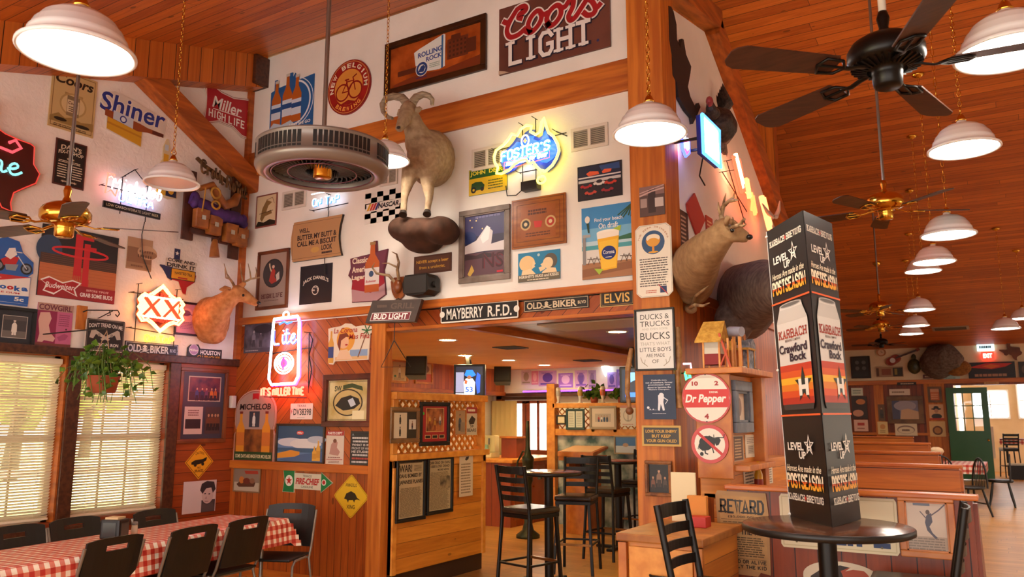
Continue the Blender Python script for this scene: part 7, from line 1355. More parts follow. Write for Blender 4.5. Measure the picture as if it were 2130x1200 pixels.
a = framed('BP', 1227, 1283, 844, 893, .03).board('#d9cbb8'); a.rect(.16, .3, .84, .72, '#b8ac9c')
for u, c in ((.32, '#b03a3c'), (.44, '#d9dce0'), (.56, '#2c4a6a'), (.68, '#3a3a44')): a.person(u, .56, .34, '#c99a78', c, '#3a4a6a')
a.build('framed_photo', 'white-matted group photograph on the partition', 'framed picture', frame=(.03, .02, mat('#a89478', .4)))
a = sign('BP', 1291, 1323, 843, 886, .008).board('#e0d9c8'); a.rect(0, 0, 1, .12, '#c98a78'); a.ell(.5, .5, .32, .3, '#b8b4a4'); a.ell(.5, .48, .26, .24, '#e0d9c8'); a.line([(.5, .3), (.5, .75)], .03, '#5a564c'); a.lines(.1, .88, .9, .95, 1, '#c98a78'); a.build('poster', 'white poster with a tree-like figure at the right of the partition', 'poster')
a = framed('BP', 1158, 1178, 863, 883, .02).board('#d9cca0'); a.rect(.1, .2, .9, .8, '#e6dcc0'); a.build('framed_photo', 'small dark-framed pale photograph at the left end of the partition', 'framed picture', frame=(.02, .02, DARKB))
a = framed('BP', 1278, 1326, 906, 945, .02).board('#4a7ab0'); a.rect(0, .55, 1, 1, '#c9d6e0'); a.ell(.5, .5, .14, .12, '#b8a088'); a.build('framed_picture', 'blue and white framed picture below the partition rail', 'framed picture', frame=(.02, .02, mat('#a89478', .4)))
for lb, px, c, c2 in (('white tap handle at the left end of the partition shelf', 1160, '#e6e0d4', '#b8b4ac'), ('white and gold tap handle second along the partition shelf', 1206, '#e6e0d4', '#c9a24a'), ('cream and orange tap handle third along the partition shelf', 1253, '#e6d9c4', '#d06a3c'), ('red tap handle at the right end of the partition shelf', 1303, '#b03a2c', '#d96a4a')):
    p = on(1, 11.0, px, 838); t = thing('tap_handle', lb, 'tap handle', (p.x, 11.02, z1)); b = MB(); b.lathe([(0, 0), (.035, 0), (.035, .01), (.018, .03), (.02, .06), (.034, .12), (.04, .2), (.034, .235), (.015, .25), (0, .25)], mat(c, .3), 14); b.build('grip', t); b = MB(); b.lathe([(.036, .11), (.042, .15), (.042, .19), (.036, .21)], mat(c2, .3), 14); b.build('badge', t)
for lb, px in (('leafy green plant on the partition shelf between the white taps', 1228), ('leafy green plant in a red pot near the right end of the partition shelf', 1285)):
    p = on(1, 11.0, px, 838); t = thing('potted_plant', lb, 'plant', (p.x, 11.14, z1)); b = MB(); b.lathe([(0, 0), (.05, 0), (.065, .09), (.06, .09)], mat('#a84a2c', .6), 16); b.build('pot', t); rn = random.Random(px); b = MB()
    for k in range(120):
        c = Vector((rn.gauss(0, .085), rn.gauss(0, .04), .08 + abs(rn.gauss(0, .08)))); d = Vector((rn.gauss(0, 1), rn.gauss(0, 1), rn.gauss(0, 1))).normalized() * .05; e = d.orthogonal() * .5; b.add([c - d, c + e, c + d, c - e], [(0, 1, 2, 3)], LEAF)
    b.build('foliage', t)
p = on(1, 10.4, 1212, 940); t = thing('host_lectern', 'wooden lectern with a sloped top among the bar stools', 'lectern', (p.x, p.y, FZ)); b = MB(); b.box((-.19, -.17, 0), (-.13, .2, 1.05), PINEDK, .006); b.box((.13, -.17, 0), (.19, .2, 1.05), PINEDK, .006); b.box((-.13, .16, 0), (.13, .2, 1.05), DKW); b.build('side_panel', t); b = MB(); b.box((-.13, -.15, .8), (.13, .16, .82), DKW); b.box((-.13, -.17, 0), (.13, -.14, .78), PINEDK); b.build('shelf', t)
b = MB(); b.prism([(-.24, 1.06), (.26, 1.16), (.26, 1.19), (-.24, 1.12)], -.28, .28, PINEDK, Matrix(((0, 0, 1, 0), (1, 0, 0, 0), (0, 1, 0, 0), (0, 0, 0, 1)))); b.box((-.27, -.23, 1.0), (.27, .24, 1.07), PINEDK, .006); b.build('top', t); b = MB(); b.prism([(-.22, 1.125), (.24, 1.19), (.24, 1.195), (-.22, 1.13)], -.25, .25, mat('#d9b088', .6), Matrix(((0, 0, 1, 0), (1, 0, 0, 0), (0, 1, 0, 0), (0, 0, 0, 1)))); b.build('paper', t)
# ------------------------------------------------------------------ bar stools and pub tables
MET = mat('#1c1713', .38, .5); VIN = mat('#2c2018', .25)
def make_stool(label, loc, rot):
    t = thing('bar_stool', label, 'bar stool', loc, rot, 'black ladder-back bar stools')
    b = MB(); b.box((-.20, -.20, .735), (.20, .20, .79), VIN, .024); b.build('seat', t); b = MB(); b.box((-.19, -.19, .70), (.19, .19, .735), MET, .004); b.build('seat_frame', t)
    for s_ in (-1, 1):
        b = MB(); b.bar((s_ * .205, .205, 0), (s_ * .165, .17, .72), .03, .03, MET, .004); b.build('leg', t)
        b = MB(); b.tube([(s_ * .20, -.235, 0), (s_ * .178, -.185, .70), (s_ * .178, -.19, .80), (s_ * .185, -.26, 1.17)], [(.019, .016)] * 4, MET, 8); b.build('rear_post', t)
    for z in (.88, .96, 1.04, 1.13):
        y = -.19 - .07 * (z - .80) / .37; b = MB(); hh = .024 if z < 1.1 else .034; vs = []
        n_ = 8
        for i in range(n_ + 1):
            x = -.18 + .36 * i / n_; c = y - .03 * (1 - (2 * i / n_ - 1) ** 2); vs += [(x, c - .005, z - hh), (x, c + .005, z - hh), (x, c + .005, z + hh), (x, c - .005, z + hh)]
        fs = [f for i in range(n_) for f in ((4 * i, 4 * i + 1, 4 * i + 5, 4 * i + 4), (4 * i + 1, 4 * i + 2, 4 * i + 6, 4 * i + 5), (4 * i + 2, 4 * i + 3, 4 * i + 7, 4 * i + 6), (4 * i + 3, 4 * i, 4 * i + 4, 4 * i + 7))] + [(0, 3, 2, 1), (4 * n_, 4 * n_ + 1, 4 * n_ + 2, 4 * n_ + 3)]
        b.add(vs, fs, MET, False); b.build('back_slat', t)
    b = MB(); z = .30
    b.bar((-.19, .19, z), (-.19, -.215, z), .018, .018, MET); b.bar((.19, .19, z), (.19, -.215, z), .018, .018, MET); b.bar((-.19, -.215, z), (.19, -.215, z), .018, .018, MET); b.build('stretcher', t)
    b = MB(); b.bar((-.19, .192, z), (.19, .192, z), .03, .022, mat('#8a5a2c', .3, .7)); b.build('footrest', t); return t
st = make_stool('black bar stool nearest the pine half wall, its back to us', (-3.86, 6.32, FZ), 0)
def stool(lb, x, y, r, first=False):
    o = st if first else dup(st); o['label'] = lb; o.location = (x, y, FZ); o.rotation_euler = (0, 0, r)
stool('black bar stool nearest the pine half wall, its back to us', -3.86, 6.55, -.25, True)
stool('black bar stool right of the dark pub table, second from the half wall', -4.02, 7.80, PI + .25)
stool('black bar stool with its back to us before the red-lit pub table', -4.10, 8.75, -.1)
stool('black bar stool right of the red-lit pub table near the pillar', -3.62, 9.2, PI / 2 + .5)
stool('black bar stool behind the red-lit pub table', -4.25, 10.1, PI)
def pub_table(lb, x, y, R, topm, edge, h=1.07, grp='round pub tables'):
    t = thing('pub_table', lb, 'table', (x, y, FZ), 0, None); b = MB(); b.lathe([(0, h), (R - .006, h), (R - .002, h - .002)], topm, 56); b.build('tabletop', t); b = MB(); b.lathe([(R - .003, h - .001), (R + .002, h - .006), (R + .002, h - .03), (R - .01, h - .036), (0, h - .036)], edge, 56); b.build('edge_band', t)
    b = MB(); b.cyl((0, 0, .03), (0, 0, h - .035), .045, MET, n=24); b.build('pedestal', t); b = MB(); b.box((-.30, -.04, 0), (.30, .04, .035), MET, .01); b.box((-.04, -.30, 0), (.04, .30, .035), MET, .01); b.build('base', t); return t
DT = noise_mat('dark_laminate', '#3c2013', '#5a3420', 4, .18, stretch=(1, 5, 1)); RTOP = noise_mat('red_laminate', '#a83a2c', '#b8483a', 4, .25)  # red light on the deeper tabletop is put into its colour
pub_table('dark round pub table inside the opening', -3.98, 7.12, .33, DT, BLACK); pub_table('red-lit round pub table deeper in the bar', -4.27, 9.42, .33, RTOP, BLACK)
# ------------------------------------------------------------------ right side: cabinet, chest, booths, display
CX0, CX1, CYF = -1.82, -1.58, 5.30
yb = on(0, CX1, 1580, 860).y
t = thing('divider_cabinet', 'tall wooden divider cabinet carrying the round soda sign', 'cabinet', (CX1, CYF, FZ))
def cb(name, *bx, m=PINEDK, bev=.006):
    b = MB()
    for q in bx: b.box((q[0] - CX1, q[1] - CYF, q[2] - FZ), (q[3] - CX1, q[4] - CYF, q[5] - FZ), m, bev)
    return b.build(name, t)
cb('end_panel', (CX0, CYF, 1.03, CX1, CYF + .04, 1.72)); cb('top_board', (CX0 - .05, CYF - .04, 1.72, CX1 + .10, yb + .05, 1.76)); cb('back_panel', (CX0, CYF + .04, .9, CX1 - .03, yb, 1.72), m=PINEY)
cb('rear_post', (CX0, yb - .10, .9, CX1 + .05, yb, 1.72)); cb('ledge', (CX0, CYF + .04, 1.08, CX1 + .10, yb, 1.12)); cb('lower_shelf', (CX0 + .02, CYF + .04, .90, CX1 + .10, yb + .9, .935)); cb('base', (CX0 + .08, CYF + .06, FZ, CX1, yb + .9, .90), m=PINEX); cb('low_back_panel', (CX0, yb, .9, CX1 - .03, yb + .9, 1.12), m=PINEY)
PLANES['C'] = (1, CYF, X); PLANES['S'] = (0, CX1 - .03, Y)
M_, W_, H_ = wall_rect('C', 1419, 1522, 776, 880, .004); W_ = H_ = (W_ + H_) / 2; a = Art(M_, W_, H_, .008); a.board(mat('#b8281e', .35), C36); a.circ(.5, .5, .465, '#e9dfcc'); a.poly([(.5 + .465 * math.cos(q), .5 - .465 * math.sin(q)) for q in [math.asin(.37) + (PI - 2 * math.asin(.37)) * k / 1 for k in (0, 1)]] + [(.5 - .465 * math.cos(q), .5 + .465 * math.sin(q)) for q in [math.asin(.40), PI - math.asin(.40)]], '#d02a24'); a.rect(.04, .34, .96, .67, '#cc2822')
a.text('10', .28, .21, .13, .09, '#a01c1c', .05); a.text('2', .72, .21, .08, .09, '#a01c1c', .05); a.text('4', .5, .86, .09, .10, '#a01c1c', .05); a.text('DRINK', .66, .385, .18, .04, '#e9dfcc', .03); a.text('Dr Pepper', .49, .53, .82, .21, '#f2eadb', .035, .2); a.circ(.5, .035, .015, '#3a1410'); a.circ(.5, .965, .015, '#3a1410')
a.build('round_sign', 'round white and red soda sign with 10, 2 and 4 on the cabinet end', 'sign')
M_, W_, H_ = wall_rect('C', 1438, 1517, 884, 963, .003); W_ = H_ = (W_ + H_) / 2; a = Art(M_, W_, H_, .006); a.board(mat('#c42a24', .35), C36); a.circ(.5, .5, .41, '#e9dfcc')
a.ell(.42, .46, .20, .17, BLK); a.poly([(.24, .4), (.5, .28), (.66, .36), (.64, .54), (.46, .66), (.3, .68), (.2, .6)], BLK); a.poly([(.60, .36), (.76, .33), (.8, .40), (.74, .52), (.67, .54)], BLK); a.line([(.64, .34), (.72, .33), (.88, .33), (.90, .24)], .02, BLK); a.line([(.62, .34), (.62, .26)], .02, BLK); a.line([(.36, .6), (.38, .74), (.44, .76)], .035, BLK); a.line([(.56, .56), (.60, .72)], .03, BLK); a.line([(.22, .5), (.18, .62), (.22, .64)], .015, BLK); a.circ(.28, .76, .05, BLK); a.line([(.2, .22), (.82, .76)], .075, '#c42a24')
a.build('round_sign', 'round no-bull sign with a red slash under the soda sign', 'sign')
a = framed('S', 1516, 1552, 793, 900, .07).board('#c9a888'); a.rect(.1, .05, .9, .95, '#d9bfa4'); a.ell(.5, .5, .2, .3, '#8a6a5a'); a.build('framed_picture', 'tall grey-blue framed picture in the divider cabinet', 'framed picture', frame=(.07, .05, noise_mat('frame_bluegrey', '#5a5e66', '#777b82', 8, .5)))
a = sign('S', 1552, 1562, 800, 890, .01).board('#d9b878'); a.border(.02, .01, '#8a6a34'); a.lines(.15, .3, .85, .7, 5, '#8a6a3c'); a.build('poster', 'narrow cream poster right of the grey-blue frame in the cabinet', 'poster')
a = sign('S', 1521, 1543, 906, 959, .01).board('#b8a080'); a.rect(.06, .04, .94, .96, '#5a3a28'); a.lines(.15, .1, .85, .9, 7, '#c9a878', .5); a.build('tin_sign', 'small brown lettered sign below the grey-blue frame', 'sign')
a = sign('S', 1549, 1571, 904, 951, .004).board('#d9cfb8'); a.lines(.1, .1, .9, .4, 4, '#7a7060'); a.rect(.2, .45, .8, .85, '#b8ae98'); a.lines(.25, .5, .75, .8, 4, '#6a6254'); a.build('paper_notice', 'white notice beside the small brown lettered sign', 'paper')
a = sign('S', 1546, 1570, 977, 1014, .003).board('#d9d0ba'); a.lines(.1, .06, .9, .94, 5, '#4a463c', .5, 3); a.build('paper_notice', 'white lettered card on the lower cabinet shelf, left of the yellow bottle', 'paper')
a = sign('S', 1588, 1606, 967, 1013, .003).board('#d9d0ba'); a.lines(.1, .06, .9, .94, 8, '#7a7464', .5, 4); a.build('paper_notice', 'white printed card on the lower cabinet shelf, right of the yellow bottle', 'paper')
p = on(0, CX1 + .03, 1579, 1013); t = thing('yellow_bottle', 'yellow bottle standing between two white cards', 'bottle', (p.x, p.y, .935)); b = MB(); b.lathe([(0, 0), (.028, 0), (.03, .02), (.028, .1), (.012, .15), (.01, .19), (0, .19)], mat('#d9a21c', .3), 16); b.build('body', t); b = MB(); b.lathe([(.0295, .02), (.031, .03), (.031, .06), (.0295, .07)], mat('#8a2a1c', .4), 16); b.build('label_band', t)
# model buildings on top of the cabinet
zt = 1.7605
p = on(0, -1.70, 1470, 760); t = thing('model_shack', 'model wooden shack on stilts with a yellow shingle roof on the cabinet top', 'model house', (-1.72, CYF + .16, zt)); SH = noise_mat('model_shingle', '#b8842c', '#d9a848', 30, .8, .5); s = .8
b = MB(); b.box((-.09 * s, -.07 * s, .03), (.06 * s, .09 * s, .13 * s), mat('#8a1f1c', .6)); b.box((-.09 * s, -.07 * s, .13 * s), (.06 * s, .09 * s, .26 * s), mat('#cfc8b4', .6)); b.build('walls', t)
b = MB(); b.add([(-.14 * s, -.12 * s, .24 * s), (.09 * s, -.12 * s, .24 * s), (.09 * s, .02 * s, .42 * s), (-.10 * s, .02 * s, .42 * s), (-.14 * s, .14 * s, .24 * s), (.09 * s, .14 * s, .24 * s), (-.14 * s, -.12 * s, .225 * s), (.09 * s, -.12 * s, .225 * s)], [(0, 1, 2, 3), (3, 2, 5, 4), (0, 3, 4), (1, 5, 2), (0, 1, 7, 6)], SH); b.build('roof', t)
for x, y in ((-.08, -.07), (.06, -.07), (-.08, .08), (.06, .08), (.13, -.05), (.13, .08)): b = MB(); b.bar((x * s, y * s, 0), (x * s, y * s, .26 * s), .012, .012, PINE); b.build('post', t)
b = MB(); b.bar((.07 * s, -.09 * s, .30 * s), (.16 * s, -.09 * s, .0), .014, .014, mat('#c4502c', .6)); b.bar((.07 * s, -.08 * s, .02), (.13 * s, -.08 * s, .16 * s), .01, .01, mat('#c4502c', .6)); b.build('brace', t)
b = MB(); b.cyl((.04, -.10, .38 * s), (.14, -.12, .37 * s), .036, mat('#9a98a4', .4), n=14); p = Vector((-1.60, CYF + .22, zt)); o = None
t2 = thing('model_tank', 'small grey model tank beside the shack roof', 'model', (-1.62, CYF + .28, zt)); b = MB(); b.cyl((-.03, 0, .27), (.07, -.04, .26), .035, mat('#9a98a4', .4), n=16); b.build('tank', t2); b = MB(); b.bar((0, 0, 0), (0, 0, .24), .02, .02, PINE); b.bar((.05, -.03, 0), (.05, -.03, .24), .02, .02, PINE); b.build('stand', t2)
t = thing('model_store', 'small orange model storefront between the shack and the grey rock', 'model house', (-1.66, CYF + .52, zt)); b = MB(); b.box((-.06, -.07, 0), (.05, .07, .15), mat('#b3621c', .6)); b.box((.05, -.03, .0), (.054, .02, .1), DARKB); b.build('walls', t); b = MB(); b.box((-.07, -.09, .15), (.10, .09, .165), SH); b.box((-.06, -.07, .165), (-.03, .07, .22), SH); b.build('roof', t); b = MB()
for y in (-.08, .08): b.bar((.09, y, 0), (.09, y, .15), .01, .01, PINE)
b.build('post', t)
t = thing('model_derrick', 'small wooden model derrick behind the storefront', 'model', (-1.70, CYF + .80, zt)); b = MB()
for x, y in ((-.05, -.05), (.05, -.05), (-.05, .05), (.05, .05)): b.bar((x, y, 0), (x * .2, y * .2, .30), .01, .01, PINEDK)
for z in (.08, .16, .23): k_ = 1 - .8 * z / .3; b.bar((-.05 * k_, -.05 * k_, z), (.05 * k_, -.05 * k_, z), .008, .008, PINEDK); b.bar((.05 * k_, -.05 * k_, z), (.05 * k_, .05 * k_, z), .008, .008, PINEDK)
b.build('tower', t); b = MB(); b.box((-.07, -.07, 0), (.07, .07, .012), PINE); b.build('base', t)
b = MB(); b.box((-.06, -.10, .0), (.06, .10, .012), ROCK); b.prism([(-.1, .0), (.09, .0), (.1, .20), (.04, .24), (-.04, .19), (-.09, .22)], -.02, .03, noise_mat('grey_rock', '#5a5c62', '#9a9aa0', 25, .9, .6), Matrix(((0, 0, 1, .02), (1, 0, 0, 0), (0, 1, 0, 0), (0, 0, 0, 1)))); o = b.build('model_rock'); o.location = (-1.62, yb - .16, zt); tag(o, 'grey model rock face at the right end of the cabinet top', 'model')
b = MB(); rn = random.Random(5)
for k in range(14): b.ell((-.05 + rn.random() * .1, -.25 + rn.random() * .5, .008), (.018, .02, .012), mat(('#c9b48a', '#8a6a4a', '#b8a88c')[k % 3], .8), n=8, k=5)
o = b.build('pebbles'); o.location = (-1.58, CYF + .42, zt); tag(o, 'scatter of pebbles along the front of the model village', 'pebbles', kind='stuff')
n = Neon(wall_rect('P', 1423, 1442, 757, 795, -.12), 'neon_sign', 'small green and pink neon between the pillar and the soda sign', .03); n.tube([[(.1, 0), (.9, .0), (.95, .3)]], '#ff9ac0', .008, 8); n.tube([[(.3, .5), (.7, .45), (.8, .75), (.4, .85), (.3, .5)]], '#3aff7a', .012, 7); b = MB(); b.bar(n.P(.5, .5, 0), n.P(-1.4, .5, 0), .01, .01, BLACK); b.build('support_frame', n.o)
# drawer chest and what stands on it
chx0, chx1, chz = on(1, 4.3, 1287, 1140).x, on(1, 4.3, 1462, 1140).x, on(1, 4.3, 1375, 1114).z - FZ
t = thing('drawer_chest', 'rough pine drawer chest at the foot of the pillar', 'chest', (chx0, 4.3, FZ)); cw = chx1 - chx0; b = MB(); b.box((.02, .02, 0), (cw - .02, (.70), chz - .045), PINEX, .006); b.build('body', t); b = MB(); b.box((-.01, -.02, chz - .045), (cw + .01, (.72), chz), noise_mat('rough_top', '#8a5528', '#b07a3e', 7, .5, .2), .008); b.build('top', t)
for z0, z1_ in ((chz - .36, chz - .07), (chz - .70, chz - .40)):
    d_ = MB(); d_.box((.06, .0, z0), (cw - .06, .02, z1_), PINE, .004); dd = d_.build('drawer', t); h_ = MB(); zc = (z0 + z1_) / 2; h_.tube([(cw / 2 - .06, 0, zc), (cw / 2 - .05, -.025, zc), (cw / 2 + .05, -.025, zc), (cw / 2 + .06, 0, zc)], .007, BLACK, 6); h_.build('handle', dd)
for q in (0, cw - .05): b = MB(); b.box((q, -.012, 0), (q + .05, .02, chz - .05), PINEDK, .004); b.build('corner_post', t)
ztop = FZ + chz + .0005
b = MB(); b.box((-.09, -.01, 0), (.07, .01, .30), mat('#e3d3a8', .6), .003); o = b.build('cream_board'); o.location = (on(1, 4.95, 1425, 1010).x, 4.95, ztop); tag(o, 'cream board standing at the back of the drawer chest', 'board')
b = MB(); b.box((-.06, -.02, 0), (.06, .02, .17), mat('#d98a34', .6), .004); o = b.build('paper_bag'); o.location = (on(1, 4.86, 1450, 1015).x, 4.86, ztop); tag(o, 'orange paper bag on the drawer chest', 'bag')
b = MB(); b.box((-.06, -.05, 0), (.06, .05, .06), mat('#b8261c', .5), .004); o = b.build('red_box'); o.location = (on(1, 4.76, 1452, 1050).x, 4.76, ztop); tag(o, 'flat red box on the drawer chest before the orange bag', 'box')
# booth front with reward poster, white plate and volleyball picture
BF = 5.06; bxr = on(1, BF, 2024, 1060).x; bxl = on(1, BF, 1475, 1060).x; bzt = on(1, BF, 1780, 1019).z
RB = plank('booth_boards', '#8a3f1c', '#632a10', '#2a0f06', (1, 0, 0), (0, 0, 1), .13, .4, .05); BB_ = plank('booth_back_boards', '#cc8444', '#a05a28', '#3a1a08', (0, 0, 1), (1, 0, 0), .19, .35, .03)
def booth(lb, x0, x1, y, zt, m1, seat=True):
    t = thing('booth_bench', lb, 'booth', (x0, y, FZ)); W_ = x1 - x0; h = zt - FZ
    b = MB(); b.box((0, 0, 0), (W_, .05, h - .03), m1); b.build('back_panel', t); b = MB(); b.box((-.01, -.03, h - .03), (W_ + .03, .08, h), noise_mat('booth_cap', '#a8582a', '#c4783c', 4, .35, stretch=(.6, 6, 6)), .008); b.build('cap_rail', t)
    b = MB(); b.box((W_ - .02, .0, 0), (W_ + .02, .5, .5), m1); b.prism([(.05, .5), (.5, .5), (.12, h - .05), (.05, h - .05)], W_ - .02, W_ + .02, m1, Matrix(((0, 0, 1, 0), (1, 0, 0, 0), (0, 1, 0, 0), (0, 0, 0, 1)))); b.build('end_panel', t)
    b = MB(); b.box((.02, .05, .42), (W_ - .02, .5, .47), BB_, .006); b.build('seat', t); return t
booth('front booth bench of dark boards behind the round table', max(bxl, -1.555), bxr, BF, bzt, RB)
PLANES['B'] = (1, BF, X)
a = sign('B', 1492, 1602, 1022, 1196, .008).board(mat('#b08a5c', .6), [(.04, .0), (.96, .01), (1, .3), (.98, .97), (.8, .95), (.75, 1), (.2, .99), (.0, .9), (.02, .4), (0, .05)]); a.rect(.08, .06, .94, .94, noise_mat('old_paper', '#a88050', '#c49c68', 6, .8))
a.slab('REWARD', .5, .185, .80, .15, .17, '#241a10'); a.text('($5,000.00)', .48, .31, .5, .035, '#4a3820', .02); a.rect(.1, .34, .92, .344, '#4a3820'); a.lines(.1, .36, .92, .41, 2, '#6a5230'); a.slab('BILLY THE KID', .5, .47, .82, .085, .15, '#241a10', serif=False); a.lines(.2, .54, .92, .78, 9, '#5a4426', .45, 2); a.ell(.12, .62, .06, .06, '#3a3228'); a.rect(.07, .66, .16, .76, '#3a3228'); a.rect(.2, .80, .92, .804, '#4a3820'); a.slab('DEAD OR ALIVE!', .56, .835, .7, .035, .26, '#241a10', serif=False); a.slab('BILLY THE KID', .56, .895, .7, .035, .26, '#241a10', serif=False)
a.build('wanted_poster', 'tattered brown REWARD poster on the booth front', 'poster')
a = sign('B', 1624, 1868, 1032, 1146, .008).board('#d9cba8', [(.0, .06), (.02, 0), (.98, 0), (1, .06), (1, .94), (.98, 1), (.02, 1), (0, .94)]); a.border(.04, .02, '#c4b48c'); a.text('LIFE', .68, .66, .5, .46, '#24345c', .03); a.circ(.14, .88, .02, '#6a5a3c'); a.circ(.86, .88, .02, '#6a5a3c'); a.build('metal_plate', 'big cream metal plate with blue lettering behind the round table', 'sign')
a = framed('B', 1871, 1988, 1030, 1160, .035).board('#d6c6b4'); a.rect(0, .7, 1, 1, '#b8a490'); a.poly([(.5, .28), (.62, .22), (.64, .4), (.56, .5), (.62, .62), (.74, .72), (.68, .74), (.5, .58), (.46, .42)], '#5a5a68'); a.ell(.54, .21, .05, .05, '#6a5a54'); a.line([(.6, .28), (.8, .16), (.95, .04)], .025, '#6a6068'); a.line([(.5, .34), (.36, .2)], .02, '#6a6068'); a.lines(.0, .72, 1, .98, 5, '#8a7c70', .5); a.rect(.2, .0, .6, .08, '#7a8494'); a.build('framed_picture', 'wood-framed volleyball player picture at the right end of the booth front', 'framed picture', frame=(.035, .025, noise_mat('frame_honey', '#b3642c', '#cf8444', 5, .35)))
a = sign('B', 1672, 1832, 1168, 1232, .008).board(mat('#d9cbb0', .4), [(.5 + .5 * math.cos(PI * k / 20), .5 - .5 * math.sin(PI * k / 20)) for k in range(21)] + [(0, 1), (1, 1)]); a.poly([(.06, 1), (.1, .55), (.3, .2), (.5, .12), (.7, .2), (.9, .55), (.94, 1)], '#2a1a12'); a.poly([(.5, .3), (.62, .16), (.8, .2), (.86, .4), (.7, .5), (.56, .7)], '#a8482c'); a.poly([(.56, .3), (.66, .1), (.84, .12), (.92, .36), (.88, .42), (.8, .24), (.66, .22)], '#d9cbb0'); a.build('arched_sign', 'arched dark sign with a white edge low on the booth front', 'sign')
for i, (lb, px, py, px0) in enumerate((('second booth bench, right behind the front one', 1994, 967, 1600), ('third booth bench in the row', 1951, 940, 1600), ('fourth booth bench in the row', 1931, 921, 1700), ('fifth and farthest booth bench in the row', 1897, 908, 1700))):
    p = on(2, bzt, px, py); booth(lb, -2.05 if i < 1 else p.x - 1.9, p.x, p.y, bzt, BB_)
# round table, stools and the three-sided cardboard display
p = on(2, FZ + 1.07, 1718, 1091); pub_table('round pub table with a dark top carrying the beer display', p.x, p.y, .405, DT, BLACK)
stool('black ladder-back bar stool left of the round table', -1.27, 4.02, -PI / 2 - .04); stool('black ladder-back bar stool at the right of the round table', -.50, 4.66, PI / 2 + .06)
zb0 = FZ + 1.0705; N_ = on(2, zb0, 1731, 1097); dL = (on(2, zb0, 1618, 1066) - N_).normalized() * .46; dR = (on(2, zb0, 1790, 1081) - N_).normalized() * .40; HT = 1.60
t = thing('beer_display', 'tall three-sided cardboard beer display on the round table', 'display', N_); b = MB(); b.prism([(0, 0), (dR.x, dR.y), (dL.x, dL.y)], 0, HT, mat('#14110f', .3)); b.build('carton', t)
def twotone(y0):
    """print that is cream in its upper and orange in its lower half, y0 the border"""
    m = bpy.data.materials.new('two_tone_print'); m.use_nodes = True; nt = m.node_tree; L = nt.links.new; tc = node(nt, 'ShaderNodeTexCoord'); sp = node(nt, 'ShaderNodeSeparateXYZ'); L(tc.outputs['Object'], sp.inputs[0])
    f = node(nt, 'ShaderNodeMath', operation='MULTIPLY_ADD'); L(sp.outputs[1], f.inputs[0]); f.inputs[1].default_value = 1 / .07; f.inputs[2].default_value = .5 - y0 / .07
    r = ramp(nt, [(.0, lin('#f0a82c')), (.28, lin('#e0641c')), (.46, lin('#c4301c')), (.5, lin('#efe0c0'))]); r.color_ramp.interpolation = 'CONSTANT'; L(f.outputs[0], r.inputs[0]); L(r.outputs[0], nt.nodes['Principled BSDF'].inputs['Base Color']); return m
def face(d0, d1, name):
    u = (d1 - d0); W_ = u.length; u = u.normalized(); n_ = u.cross(Z); c = (d0 + d1) / 2 + n_ * .0015; c.z = HT / 2; M = Matrix((u, Z, n_)).transposed().to_4x4(); M.translation = c; a = Art(M, W_, HT, .0005); a.board(mat('#14110f', .4)); r = W_ / HT
    def kb(v): a.slab('KARBACH', .27, v, .40, .019, .2, '#e9dfcc'); a.star(.5, v, .010, '#c43a24'); a.slab('BREWING', .73, v, .38, .019, .2, '#e9dfcc')
    def lvl(v, m=1): a.text('LEVEL', .34, v, .40, .026, '#efe8da', .03); a.text('UP', .50, v + .028, .17, .024, '#efe8da', .03); a.star(.68, v - .004, .036, '#efe8da'); a.star(.68, v - .004, .026, '#14110f'); a.text('H', .68, v + .001, .08, .024, '#efe8da', .04)
    def ps(v): a.text('Heroes Are made in the', .5, v - .004, .84, .022, '#efe0c0', .012, .25); a.slab('POSTSEASON', .5, v + .038, .86, .040, .22, twotone((.5 - v - .038) * HT), serif=False)
    kb(.055); lvl(.12); ps(.18); a.rect(.05, .118, .4, .16, mat('#1c3a7c', .3)) if False else None
    a.rect(0, .268, 1, .274, '#e8642c'); a.rect(0, .655, 1, .661, '#e8642c')
    # the can
    a.poly([(.14, .64), (.10, .615), (.10, .345), (.20, .30), (.22, .285), (.78, .285), (.80, .30), (.90, .345), (.90, .615), (.86, .64)], '#d9d4cc'); a.ell(.5, .288, .29, .009, '#b8b4ae'); a.ell(.5, .288, .25, .006, '#6a6864'); a.poly([(.20, .30), (.80, .30), (.90, .345), (.10, .345)], '#c9c4bc'); a.poly([(.14, .64), (.10, .62), (.90, .62), (.86, .64)], '#3a3634')
    for k, c in enumerate(('#c43a1c', '#d9581c', '#f0b42c', '#e0801c', '#d9501c', '#b3301c')): a.rect(.10, .49 + .022 * k, .90, .512 + .022 * k, c)
    a.slab('KARBACH', .5, .385, .70, .026, .2, '#a3321c'); a.text('BREWING COMPANY', .5, .408, .4, .008, '#5a3a2c', .01); a.text('Crawford', .48, .435, .72, .030, '#2a1a2c', .035); a.text('Bock', .60, .466, .42, .028, '#2a1a2c', .035)
    a.star(.68, .562, .062, '#1c2c28'); a.text('H', .68, .568, .24, .055, '#efe8da', .06)
    lvl(.76); ps(.835); kb(.925); o = a.build(name, parent=t, matl=M); return o
face(dL, Vector((0, 0, 0)), 'front_print'); face(Vector((0, 0, 0)), dR, 'side_print')
b = MB()
for z in (.02, HT * .5, HT - .03): b.ell((dL.x, dL.y, z), (.012, .012, .008), mat('#e6e0d4', .4), n=8, k=6)
b.build('fastener', t); t.rotation_euler = (.0, math.radians(-1.7), 0); b = MB(); b.bar((dL.x, dL.y, 0), (dL.x, dL.y, HT), .006, .006, mat('#d9d4cc', .5)); b.build('edge_strip', t)
